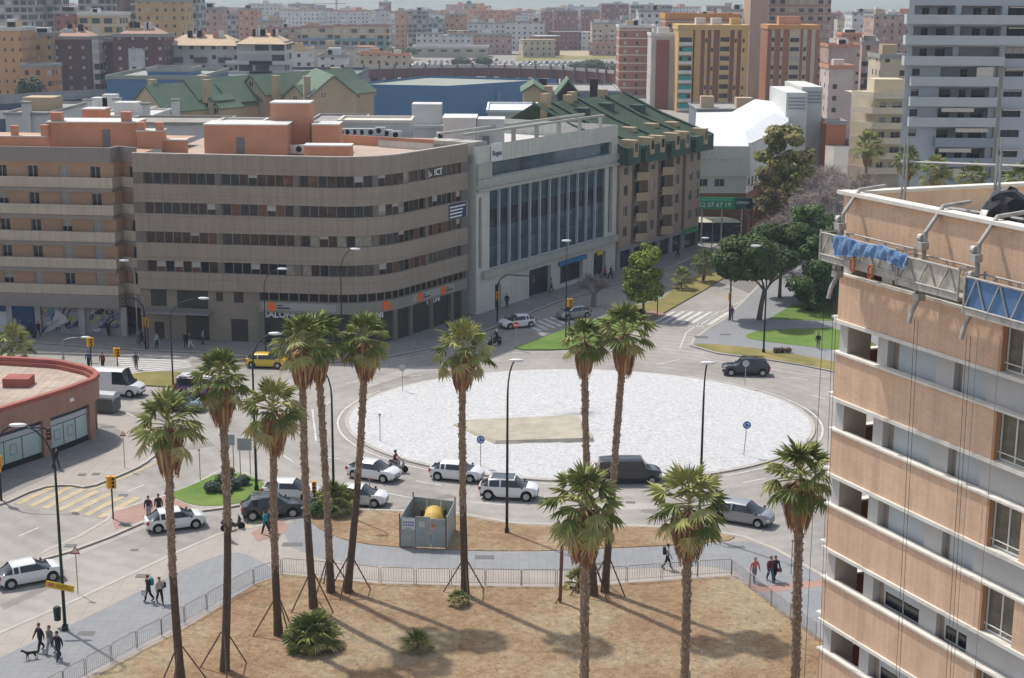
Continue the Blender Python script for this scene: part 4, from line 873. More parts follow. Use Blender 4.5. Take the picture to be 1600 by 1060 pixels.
block('apartment_tower','orange-roofed tower partly hidden behind the yellow-trimmed tower',1040,1156,30,560,brickA,18,seed=53,roof=mat('orange_cornice',(.55,.26,.08),.8,.1),par=2)
OCH=mat('ochre_trim',(.55,.36,.14),.8,.08,.3); BRK=mat('dark_orange_brick',(.27,.11,.065),.85,.08,.4); TEAL=mat('teal_awning',(.03,.25,.22),.8,.15,.4)
def build_T4():
    Y=488; a=AT(1060,47,Y); b=AT(1170,47,Y); w_=b.x-a.x; H=a.z; t=thing('apartment_tower','yellow-trimmed brick tower with teal awnings down its left balcony column','apartment tower',(a.x,Y,0))
    bm=bmesh.new(); box(bm,5,w_,.6,16,0,H); obj('wall',bm,BRK,t)
    bm=bmesh.new(); box(bm,-.2,w_+.3,-.3,16.5,H,H+1.6); obj('cornice',bm,OCH,t)
    bm=bmesh.new(); box(bm,0,4.6,-1,14,0,H); obj('corner_wing',bm,OCH,t)
    cols=[(5.2,1.9,OCH),(8.4,.8,OCH),(10.3,.8,OCH),(13.0,3.2,OCH),(17.6,.9,OCH),(19.8,2.2,OCH)]
    for x,w,m in cols:
        bm=bmesh.new(); box(bm,x,x+w,-.1,.6,0,H); obj('pilaster',bm,m,t)
    r=random.Random(3); nf=int(H//2.9)
    for j in range(nf):
        z=j*2.9+.3
        bm=bmesh.new(); box(bm,.3,4.3,-1.9,-1.02,z,z+1.0); obj('balcony',bm,OFFC,t)
        bm=bmesh.new(); box(bm,.4,4.2,-1.06,-.98,z+1.05,z+2.4); obj('balcony_opening',bm,GLASS,t)
        if r.random()<.65: bm=bmesh.new(); box(bm,r.choice((.3,1.2)),r.choice((3,4.4)),-2.0,-1.85,z+1.0,z+2.3); obj('awning',bm,TEAL,t)
        bm=bmesh.new(); box(bm,13.1,16.1,-.6,-.12,z,z+1.1); obj('balcony',bm,mat('yellow_balcony',(.55,.40,.18),.8,.08),t)
        bm=bmesh.new(); box(bm,13.2,16,-.16,-.11,z+1.15,z+2.5); obj('balcony_opening',bm,GLASS,t)
        for x in (8.5,10.4,17.7,20.2): 
            bm=bmesh.new(); box(bm,x,x+.6,-.16,-.11,z+.9,z+2.1); obj('small_window',bm,r.choice([GLASS,BLIND]),t)
    for x in (6,11,17): bm=bmesh.new(); box(bm,x,x+3,5,9,H+1.6,H+3.6); obj('roof_house',bm,r.choice([OCH,OFFC]),t)
build_T4()
block('apartment_tower','very tall beige slab cut by the top of the photo, right of the yellow-trimmed tower',1176,1204,-70,545,mat('plain_beige_wall',(.42,.30,.22),.85,.06,.1),16,clutter=0)
block('apartment_tower','very tall beige tower with dark window columns above the brick tower',1204,1302,-60,560,winmat('beige_mixed_facade',(.44,.33,.25),3.4,2.9,.2,.7,.3,.75,band=((.34,.2,.15),.2),pb=.3),20,seed=54)
def build_T5():
    Y=500; a=AT(1200,46,Y); b=AT(1281,46,Y); w_=b.x-a.x; H=a.z; t=thing('apartment_tower','orange brick tower with cream window columns in front of the very tall beige tower','apartment tower',(a.x,Y,0))
    bm=bmesh.new(); box(bm,0,w_,0,14,0,H); obj('wall',bm,mat('orange_brick',(.34,.14,.07),.85,.08,.4),t); bm=bmesh.new(); box(bm,-.2,w_+.2,-.5,14.2,H,H+1.4); obj('cornice',bm,mat('orange_cornice',(0,0,0)),t)
    for x,w in ((1.2,1.0),(4.0,.9),(6.9,3.5),(11.3,1.3),(14,1.2)):
        if x+w<w_: bm=bmesh.new(); box(bm,x,x+w,-.35,0,0,H); obj('pilaster',bm,mat('cream_trim',(.52,.42,.3),.8,.08),t)
    for j in range(int(H//2.9)):
        z=j*2.9+.5
        for x,w in ((1.3,.8),(4.1,.7),(7.2,2.9),(11.5,.9)): bm=bmesh.new(); box(bm,x,x+w,-.42,-.36,z+.6,z+1.9); obj('small_window',bm,GLASS if (j+int(x))%3 else BLIND,t)
    bm=bmesh.new(); box(bm,4,11,4,8,H+1.4,H+4); obj('roof_house',bm,TERRA,t)
build_T5()
# pinkish old-town houses right of the towers
block('apartment_building','pale pink house with a blank side wall, below the red rooftops',1295,1348,74,520,winmat('pink_mixed_facade',(.50,.36,.31),4,3,.35,.6,.35,.7,pb=.3),14,seed=60,roof=TERRA)
block('apartment_building','white and pink house front facing the side street, lower left of the row',1296,1334,108,400,winmat('white_pink_facade',(.55,.45,.41),5.2,3,.2,.42,.3,.7,pb=.1),12,seed=61,clutter=1,roof=TERRA)
block('apartment_building','narrow pink-brown corner house with dark balconies on the street side',1348,1372,70,420,pinkA,30,rz=-.2,seed=62,bal=(2,2,1.0,BLACKP))
block('apartment_building','pinkish red apartment block behind the yellow balcony building',1366,1420,26,700,pinkA,22,seed=63,bal=(3,3,1,PINK))
block('apartment_building','white block with roof terrace on the right skyline',1332,1368,22,800,whiteA,18,seed=64)
block('apartment_building','beige rooftop house above the yellow balcony building',1376,1415,92,350,creamA,12,seed=65,clutter=1)
block('apartment_building','brown brick house fronting the far side street',1316,1346,55,620,brickA,12,seed=66,roof=TERRA)
block('shop_building','low orange shop strip at the end of the side street',1290,1324,165,385,mat('orange_shopfront',(.45,.16,.07),.8,.1),8,clutter=0,h=5)
def build_yellow():
    Y=300; a=AT(1346,160,Y); b=AT(1425,160,Y); w_=b.x-a.x; H=AT(1360,150,Y).z; t=thing('apartment_building','yellow corner building with cream balconies on every floor, left of the blue-grey tower','apartment building',(a.x,Y,0))
    W=mat('yellow_render',(.58,.50,.36),.85,.08,.3); bm=bmesh.new(); facade(t,bm,(2.6,0),(w_,0),.1,H,[(j*2.9+3.6,1.5) for j in range(5)],[(1.0,1.2),(3.4,1.8)],.3,styles=('open','low','half'))
    plainwall(bm,(0,9),(2.6,0),.1,H); plainwall(bm,(w_,0),(w_,16),.1,H); lid(bm,[(0,9),(2.6,0),(w_,0),(w_,16),(0,16)],H); obj('wall',bm,W,t)
    for j in range(6):
        z=3.1+2.9*j; bm=bmesh.new(); band(bm,[V2(-.2,5),V2(2.5,-.3),V2(w_,-.3)],z,z+1.05,.9,.15); band(bm,[V2(-.2,5),V2(2.5,-.3),V2(w_,-.3)],z-.2,z,.9,1.1); obj('balcony',bm,mat('cream_balcony',(.68,.60,.45),.8,.08),t)
    bm=bmesh.new(); box(bm,3,w_-1,3,9,H,H+3); obj('roof_house',bm,W,t)
build_yellow()
# blue-grey tower on the right
def build_grey():
    Y=222; a=AT(1413,0,Y); x0=AT(1412,150,Y).x; x1=AT(1640,150,Y).x; t=thing('apartment_tower','big blue-grey apartment tower with long balconies and cream blinds at the right edge','apartment tower',(x0,Y,0)); W=mat('blue_grey_render',(.46,.485,.52),.8,.05,.15); PB=mat('pale_grey_balcony',(.50,.52,.53),.8,.05,.3); DB=mat('blue_grey_balcony',(.30,.34,.38),.8,.06,.3)
    fz=2.87; base=AT(1500,258,Y).z; w_=x1-x0; H=38.2; r=random.Random(8)
    rows=[(.2+j*fz+1.0,1.1) for j in range(13)]
    # recessed loggia plane and flush plane
    bm=bmesh.new(); lo=(5.0,12.2); lev=[base-8*fz+fz*j for j in range(0,16)]; lev=[z for z in lev if z>1 and z<36.5]
    opsA=[]; 
    for z in lev:
        top=z>27.0
        if not top: opsA+= [(1.0,2.1,z+1.2,z+2.2),(5.0,12.2,z+.02,z+2.45),(14.2,16.9,z+1.15,z+2.2),(18.6,w_-.2,z+.9,z+2.35)]
        else: opsA+= [(.8,6.6,z+.02,z+2.4),(7.4,13.2,z+.02,z+2.4) if z<33 or 1 else None,(14.0,17.4,z+.8,z+2.4),(18.8,w_-.2,z+.8,z+2.3)]
    opsA=[(p,q,s-.1,min(e,H-.3)-.1) for p,q,s,e in opsA]
    d,n=wallgrid(bm,(0,0),(w_,0),.1,H,opsA,1.3); plainwall(bm,(7,16),(0,0),.1,H); plainwall(bm,(w_,0),(w_,14),.1,H); lid(bm,[(0,0),(w_,0),(w_,14),(7,16)],H); obj('wall',bm,W,t)
    bm=bmesh.new(); box(bm,.7,w_-.3,1.32,1.5,.5,H-.4); obj('loggia_back_wall',bm,mat('loggia_wall',(.33,.31,.31),.85,.08,.3),t)
    for z in lev:
        top=z>27.0
        for (p,q,s,e) in ([(1.0,2.1,1.2,2.2),(14.2,16.9,1.15,2.2),(18.6,w_-.2,.9,2.35)] if not top else [(14.0,17.4,.8,2.4),(18.8,w_-.2,.8,2.3)]): putwin(t,V2(0,0),d,n,p,z+s,q-p,e-s,.15,r,mul=1 if q-p<2 else 2,styles=('open','open','half','third'),frame=mat('dark_frame',(.09,.08,.08),.5,.1))
        for (p,q) in ([(5.3,7.0),(8.2,9.2),(10.0,11.9)] if not top else [(2.2,3.2),(4.4,5.8),(9.5,10.6),(11.5,12.6)]):
            if r.random()<.85: putwin(t,V2(0,0),d,n,p,z+.1,q-p,2.0,1.28,r,mul=1,styles=('open',),frame=mat('dark_frame',(0,0,0)))
        bx0,bx1=((-.6,13.6) if top and z<30 else (-.6,w_)) if top else ((.6,13.0) if z>17 else (4.6,13.0))
        bm=bmesh.new(); box(bm,bx0,bx1,-1.5,-1.36,z-.15,z+1.15); box(bm,bx0,bx0+.12,-1.36,0,z-.15,z+1.15); box(bm,bx1-.12,bx1,-1.36,0,z-.15,z+1.15); box(bm,bx0+.12,bx1-.12,-1.36,0,z-.15,z); obj('balcony',bm,PB if z>17 else DB,t)
        if r.random()<.75 and not top:
            s=r.choice([5.2,7.4,9.8]); wd=r.choice([2.4,4.6]); hh=r.choice([.5,1.2,1.9]); bm=bmesh.new(); box(bm,s,min(s+wd,12.8),-1.3,-1.22,z+2.45-hh,z+2.5); obj('blind',bm,BLINDC,t)
        if r.random()<.4: bm=bmesh.new(); box(bm,14.1,17,-.9,-.05,z+2.15,z+2.3,Matrix.Rotation(0,4,'X')); obj('awning',bm,BLINDC,t)
    bm=bmesh.new(); box(bm,13.1,13.9,-.35,0,.2,27.4); obj('corner_strip',bm,mat('grey_beige_strip',(.33,.31,.27),.85,.1,.3),t)
build_grey()
# --- white hall with brick base and green phone-number sign
def build_hall():
    Y=236; a=AT(1083,300,Y); c=AT(1166,300,Y); t=thing('market_hall','white-roofed market hall on a red brick base, beyond the street corner','market hall',(a.x,Y,0)); O=t.location; w_=c.x-a.x
    BR=tile('red_brick',(.30,.105,.06),(.27,.095,.055),(.22,.12,.08),.5,.25,.02,var=.1); Hf=AT(1085,228,Y).z; WH=mat('white_cladding',(.60,.60,.57),.7,.05,.2)
    A=V2(0,0); B=V2(w_,0); C=AT(1234,200,270)-O; C=V2(C.x,C.y); E=V2(C.x+2,C.y+34); D_=V2(2,44)
    rr=random.Random(6); PF=mat('pinkish_frame',(.45,.33,.3),.7,.05)
    for P,Q,pre in ((A,B,0),(B,C,1)):
        L_=(Q-P).length; d=(Q-P).normalized(); n=V2(d.y,-d.x); nb=int(L_//2); bm=bmesh.new()
        facade(t,bm,P,Q,.1,7.2,[(4.8,1.1)],[(.5+2*i,1.1) for i in range(nb)],.25,rnd=rr,styles=('open',),frame=PF,tr=1,extra=[(.9+4*i,3.7+4*i,.1,2.9) for i in range(int(L_//4))])
        obj('brick_wall',bm,BR,t)
        for i in range(int(L_//4)): q=P+d*(.9+4*i)-n*.2; inst('shop_window',winmesh(2.8,2.8,'open',1,.08,frame=PF,tr=2),t,(q.x,q.y,.2),atan2(d.y,d.x))
        for i in range(int(L_//4)+1): bm=bmesh.new(); u=max(.05,4*i); band(bm,[P+d*u,P+d*min(L_,u+.7)],.1,4.4,.4,.4); obj('brick_pillar',bm,BR,t)
        bm=bmesh.new(); facade(t,bm,P+n*.1,Q+n*.1,7.2,9.8,[(1.0,1.2)],[(.6+2.6*i,1.6) for i in range(int((L_-.5)//2.6))],.2,rnd=rr,styles=('open',),glass=GLASSB); obj('office_wall',bm,WH,t)
    bm=bmesh.new(); band(bm,[A,B,C,E],9.8,Hf,.45,.4); obj('fascia',bm,WH,t)
    for i in range(8): bm=bmesh.new(); box(bm,.5+.9*i,.62+.9*i,-.56,-.4,12.3,12.45); obj('vent_hole',bm,DARK,t)
    SEAM=tile('white_standing_seam',(.66,.68,.7),(.66,.68,.7),(.5,.53,.56),1.2,40,.03,var=.04)
    z=Hf+.02
    bm=bmesh.new(); v=[bm.verts.new(AT(*q)-O) for q in ((1086,204,246),(1164,206,246),(1232,190,268),(1232,162,287),(1180,155,287),(1144,175,276),(1088,176,272))]
    a_,b_,c_=[bm.verts.new((q.x,q.y,z)) for q in (A,B,C)]; bm.faces.new((a_,b_,v[1],v[0])); bm.faces.new((b_,c_,v[2],v[1])); bm.faces.new((v[0],v[1],v[5],v[6])); bm.faces.new((v[1],v[2],v[3],v[4])); bm.faces.new((v[1],v[4],v[5])); obj('roof',bm,SEAM,t)
    bm=bmesh.new(); band(bm,[B,C],Hf,Hf+.5,.45,.4); obj('roof_parapet',bm,OFFC,t)
    for px0,px1,yt,Yb in ((1229,1262,145,272),(1253,1286,136,280)):
        p=AT(px0,yt,Yb)-O; q=AT(px1,yt,Yb)-O; bm=bmesh.new(); box(bm,p.x,q.x,p.y,p.y+18,.1,p.z); obj('tower_block',bm,WH,t)
        for k in range(4): bm=bmesh.new(); box(bm,p.x+.3,q.x-.3,p.y-.1,p.y,p.z-2.9+k*.6,p.z-2.6+k*.6); obj('louvre',bm,mat('grey_louvre',(.3,.32,.34),.6,.1),t)
    p=AT(1282,192,276)-O; q=AT(1312,192,300)-O; bm=bmesh.new(); band(bm,[V2(p.x,p.y),V2(p.x+1,p.y-.5),V2(q.x,q.y+30)],.1,p.z,0,.5); obj('brick_wing',bm,BR,t)
    s=thing('billboard','green billboard with a white phone number in front of the brick hall','billboard',AT(1129,318,Y-6)); z0=s.location.z
    bm=bmesh.new(); box(bm,-4.6,1.8,-.15,.15,-.85,.85); obj('panel',bm,mat('green_sign',(.01,.33,.14),.5,.05),s)
    bm=bmesh.new(); box(bm,1.8,4.3,-.15,.15,-.85,.85); tube(bm,[(4.3,-.15,0),(4.3,.15,0)],.84,16); obj('dark_panel',bm,mat('dark_green_sign',(.01,.1,.08),.5,.05),s)
    WL=mat('white_letters',(0,0,0)); letters('952 07 67 19',1.0,WL,s,Vector((-1.4,-.2,-.22)),0,'lettering',.03,.01); letters('LIMASA',.62,WL,s,Vector((3.0,-.2,.15)),0,'lettering',.03,.01)
    bm=bmesh.new(); box(bm,-4.0,1.4,-.18,-.15,.42,.62); obj('sign_line',bm,mat('pale_green_line',(.2,.6,.4),.5,0),s)
    for x in (-3,0,3): bm=bmesh.new(); tube(bm,[(x,.3,-z0+.12),(x,.3,-.8)],.12,6); obj('post',bm,STEEL,s)
build_hall()
def kiosk(name,label,px,py,w_,d_,h,cm,bmat_,cat):
    p=G(px,py,.12); t=thing(name,label,cat,p); bm=bmesh.new(); box(bm,-w_*.4,w_*.4,-d_*.35,d_*.35,0,h-.6); obj('body',bm,bmat_,t)
    bm=bmesh.new(); v=[bm.verts.new(q) for q in ((-w_/2,-d_/2,h-.6),(w_/2,-d_/2,h-.6),(w_/2,d_/2,h-.6),(-w_/2,d_/2,h-.6),(-w_/4,0,h),(w_/4,0,h))]
    for f in ((0,1,5,4),(1,2,5),(2,3,4,5),(3,0,4),(3,2,1,0)): bm.faces.new([v[i] for i in f])
    obj('canopy',bm,cm,t); bm=bmesh.new(); box(bm,-w_*.3,w_*.3,-d_*.35-.05,-d_*.35,.9,h-.9); obj('serving_hatch',bm,GLASS,t)
kiosk('kiosk','dark kiosk with a cream canopy by the corner of the green-roofed block',1108,375,9,4,3.6,mat('cream_canopy',(.55,.52,.42),.8,.1),mat('dark_blue_kiosk',(.03,.05,.09),.6,.2),'kiosk')
kiosk('kiosk','small kiosk with a pale green pitched canopy and white hatch',1156,368,3.2,2.6,3.4,mat('pale_green_canopy',(.2,.38,.3),.8,.1),mat('pale_kiosk',(.4,.42,.43),.6,.1),'kiosk')
# --- green gabled houses behind the terracotta roofs
gable('gabled_house','tan gabled house with green roof, far left of the green-roofed group',190,268,135,172,322,0,34,rz=-.55,chim=((-1,3,18.6),))
gable('gabled_house','green-roofed house with a teal awning, second from the left of the group',262,318,124,152,332,0,34,rz=-.55,wins=((1.5,14.8),),chim=((5.2,1,18.3),))
gable('gabled_house','green-roofed house with tan chimneys, middle of the group',312,366,131,156,338,0,34,rz=-.55,wins=((0,14.5),),chim=((-4.0,1,18.5),))
gable('gabled_house','green-roofed house with small square window, right of the middle one',366,420,119,146,345,0,36,rz=-.55,wins=((0,16),),chim=((5.4,2,18.5),))
gable('gabled_house','small low gabled house between the two right-hand green roofs',440,482,135,152,335,0,26,rz=-.5,wins=((0,13.5),))
gable('gabled_house','tall tan gabled house at the right end of the green-roofed group',486,558,120,150,326,0,30,rz=.25,wins=((-2.2,15),),chim=((-5.3,3,19.3),))
bm=bmesh.new()
t=thing('apartment_building','long green tiled mansard wall with skylights under the gabled houses','apartment building',(-60,325,0)); a=G(276,182,9)-t.location; b=G(520,180,9)-t.location
bm=bmesh.new(); band(bm,[V2(a.x,a.y),V2(b.x,b.y)],.1,9,0,20); obj('wall',bm,mat('dark_green_wall',(.04,.065,.05),.8,.2,.3),t)
bm=bmesh.new(); v=[bm.verts.new(p) for p in ((a.x,a.y-.5,9),(b.x,b.y-.5,9),(b.x,b.y+14,15),(a.x,a.y+14,15))]; bm.faces.new(v); bmesh.ops.solidify(bm,geom=bm.faces[:],thickness=.3); obj('roof',bm,GREENR,t)
for i in range(9): 
    f=(i+.4)/9.5; x=a.x+(b.x-a.x)*f; y=a.y+(b.y-a.y)*f; bm=bmesh.new(); box(bm,x-1,x+1,y+1,y+1.3,9.4,11.0); obj('skylight',bm,OFFC if i%3 else TEAL,t)
gable('gabled_house','green-roofed roof house with square window, left of the white office terrace',818,850,131,141,255,0,14,wins=((-.4,18.0),),chim=((2.4,1,22),))
gable('gabled_house','dark triangular gable behind the green roof ridge',872,904,124,144,275,0,10,wallm=mat('dark_gable',(.05,.04,.045),.8,.1),chim=((-4.5,2,22),(4.6,2,22)))
# dormers breaking up the green slopes
rd=random.Random(9)
for i,(px,py,Y) in enumerate(((232,152,326),(300,143,336),(322,158,330),(352,146,342),(386,140,350),(402,156,344),(428,150,352),(455,158,338),(246,166,324),(338,168,330))):
    q=AT(px,py,Y); gable('roof_dormer','small tan dormer with its own green gable, sitting over %s'%('the far left slope','the teal awning slope','the middle slope foot','the middle slope top','the right slope top','the right slope foot','the low link roof','the small low house','the far left slope foot','the skylight strip')[i],px-9,px+9,py-7,py,Y,q.z-3,7,rz=-.55,cat='dormer',ov=.3,wins=((0,1.6),))
# --- low roofs between
def lowbox(name,label,px0,px1,ytop,Y,dep,m,roof=None,clutter=0): return block(name,label,px0,px1,ytop,Y,m,dep,clutter=clutter,roof=roof or ROOFW,par=.4)
WSH=mat('white_shed',(.55,.55,.54),.8,.1,.2)
lowbox('roof_building','white low building with grey roof left of the terracotta stair house',8,72,180,215,20,WSH,ROOFG,1)
lowbox('roof_building','long grey corrugated workshop roof behind the terracotta blocks',190,345,195,215,11,WSH,mat('fibre_cement_roof',(.30,.28,.25),.95,.2,.4))
lowbox('roof_building','pale flat roof with an arched white hood behind the chimney stacks',150,235,184,240,14,WSH,ROOFW,1)
lowbox('roof_building','white courtyard wall right of the corrugated roof',330,400,198,205,10,OFFC)
lowbox('roof_building','white canopy roof on black posts above a row of air conditioners',530,640,192,209,7,WSH,mat('cream_canopy_roof',(.62,.58,.5),.8,.08))
lowbox('roof_building','grey flat roof left of the white canopy roof',480,560,196,225,16,WSH,ROOFG)
lowbox('roof_building','white low block with many vents before the blue wall',640,690,200,222,8,OFFC,ROOFW,1)
lowbox('roof_building','grey low hall beneath the blue store wall',560,760,196,262,14,mat('blue_grey_wall',(0,0,0)),mat('dark_grey_roof',(0,0,0)),0)
lowbox('roof_building','white hall roof right of the plant decks, behind the white office',762,840,176,232,16,WSH,mat('white_standing_seam',(0,0,0)))
lowbox('roof_building','broad grey roofs between the station and the green gables',60,210,180,262,16,mat('grey_shed_wall',(0,0,0)),ROOFW,2)
lowbox('roof_building','grey hall behind the green ridge, left of the banded brick tower',830,968,144,340,24,mat('grey_shed_wall',(0,0,0)),ROOFG,0)
lowbox('roof_building','plain low roofs behind the market hall',1090,1200,172,400,20,mat('grey_shed_wall',(0,0,0)),ROOFG,2)
for i,(px,py,Y) in enumerate([(535,208,205),(545,208,205),(556,208,205),(567,208,205),(581,208,206),(594,206,206),(606,210,206),(337,222,178),(347,222,178),(358,222,178),(452,230,176),(470,230,176),(400,224,177),(620,212,205),(690,214,200),(700,214,200)]):
    p=AT(px,py,Y); tt=acunit((p.x,p.y,20.15 if Y<180 and px<480 else p.z-.5),random.uniform(-.2,.2),'white air conditioner box with dark fan on the office block roofs',1.3); 
for tt in COL.objects:
    if tt.name.startswith('air_conditioner'):
        Y=tt.location.y
        if Y<180: tt.location.z=19.18
# tall white flues
for i,(px,yt,yb,Y,lb) in enumerate([(229,164,192,240,'white square flue left of its taller neighbour, behind the terracotta chimneys'),(275,158,186,240,'white square flue on the corrugated roof, rightmost of the pair'),(42,162,176,215,'small white flue on the far left low building'),(137,158,172,255,'short white flue near the station roof'),(184,156,170,255,'white flue right of the short one near the station roof')]):
    a=AT(px,yt,Y); b=AT(px,yb,Y); t=thing('roof_flue',lb,'flue',(b.x,Y,b.z-3)); bm=bmesh.new(); box(bm,-.55,.55,-.5,.5,0,a.z-b.z+3); obj('shaft',bm,OFFC,t); bm=bmesh.new(); box(bm,-.7,.7,-.65,.65,a.z-b.z+3,a.z-b.z+3.3); obj('cap',bm,ROOFG,t)
# ------------------------------------------------------------------ far city filler and hills
cm=[('cream',creamA),('white',whiteA),('pink',pinkA),('red brick',redA),('white',whiteA),('cream',creamA),('white',whiteA),('orange',orangeA)]
rf=random.Random(77)
for i in range(26):
    px=rf.uniform(455,960); Y=rf.uniform(640,1080); k=rf.randrange(8)
    if 560<px<960 and Y<860: Y=rf.uniform(860,1000)
    hh=rf.uniform(6,11); hw=rf.uniform(9,22); p=AT(px,60,Y); t=thing('house','low %s house scattered among the car parks beyond the viaduct'%cm[k][0],'house',(p.x,Y,0),rf.uniform(-.4,.4),'low %s houses beyond the viaduct'%cm[k][0]); bm=bmesh.new(); uvbox(bm,hw,rf.uniform(8,14),0,hh); obj('wall',bm,cm[k][1],t); bm=bmesh.new(); box(bm,-hw/2-.3,hw/2+.3,-.3,9,hh+.02,hh+.5); obj('roof',bm,rf.choice([TERRA,OFFC,TAN,ROOFG]),t)
r=random.Random(11); n=0
for Y,cnt in ((900,16),(1060,24),(1230,34),(1420,44),(1650,50),(1900,46)):
    for i in range(cnt):
        px=-30+1480*(i+r.uniform(.1,.9))/cnt
        if Y<1200 and (px<330 or 430<px<970): continue
        if 1180<px<1300: continue
        k=r.randrange(8); zm=38-Y*.0143; h=max(5.5,zm*r.uniform(.55,1.0))+(4 if r.random()<.15 else 0); hw=r.uniform(10,26)+Y*.008; p=AT(px,40,Y); tn='low' if h<11 else ('mid-height' if h<18 else 'tall'); dist='middle distance' if Y<1200 else ('hazy distance' if Y<1700 else 'far haze')
        t=thing('apartment_block','%s %s apartment block in the city skyline, %s'%(tn,cm[k][0],dist),'building',(p.x,Y+r.uniform(-60,60),0),r.uniform(-.5,.5),'%s %s blocks in the %s'%(tn,cm[k][0],dist))
        bm=bmesh.new(); uvbox(bm,hw,r.uniform(12,20),0,h); obj('wall',bm,cm[k][1],t); bm=bmesh.new(); box(bm,-hw/2-.3,hw/2+.3,-.3,.3,h,h+1.2); x=r.uniform(-hw/3,hw/3); box(bm,x-2.5,x+2.5,.3,7,h,h+3.4); box(bm,-hw/2,hw/2,.3,10,h+.02,h+.3); obj('roof',bm,[ROOFG,TERRA,OFFC,TAN][r.randrange(4)],t)
a=AT(526,24,1450); t=thing('tower_crane','thin tower crane on the skyline, left of the centre','crane',(a.x,1450,0)); top=AT(526,6,1450).z; bm=bmesh.new(); tube(bm,[(0,0,0),(0,0,top+4)],.8,4); obj('mast',bm,STEEL,t); bm=bmesh.new(); tube(bm,[(-22,0,top),(9,0,top+.6)],.6,4); obj('jib',bm,STEEL,t)
bm=bmesh.new(); N_=90; rows=[]
rr=random.Random(2); ph=[rr.uniform(0,6) for _ in range(8)]
for j,(Y,hs) in enumerate(((2300,0),(3000,12),(3900,24),(5200,34),(7000,44),(9500,52))):
    row=[]
    for i in range(N_+1):
        x=(i/N_-.5)*Y*1.5; f=sum(sin(x*.0011*(k+1)+ph[k]+j)*(1/(k+1)) for k in range(7)); row.append(bm.verts.new((x,Y+120*sin(x*.002+j),max(0,hs*(1+.35*f)))))
    rows.append(row)
for a,b in zip(rows,rows[1:]):
    for i in range(N_): bm.faces.new((a[i],a[i+1],b[i+1],b[i]))
struct('hills',bm,mat('hill_scrub',(.16,.19,.15),.95,0,.004,rgb2=(.27,.27,.22),det=10),smooth=True)
# haze
bm=bmesh.new(); box(bm,-9500,9500,-80,11000,-1.1,82)
mm=bpy.data.materials.new('haze_air'); mm.use_nodes=True; tt=mm.node_tree; tt.nodes.clear(); o_=tt.nodes.new('ShaderNodeOutputMaterial'); v_=tt.nodes.new('ShaderNodeVolumePrincipled'); v_.inputs['Color'].default_value=(.74,.86,1,1); v_.inputs['Density'].default_value=.0002; v_.inputs['Anisotropy'].default_value=.2; tt.links.new(v_.outputs[0],o_.inputs['Volume'])
hz=obj('haze',bm,mm); tag(hz,kind='stuff')
flushwins()
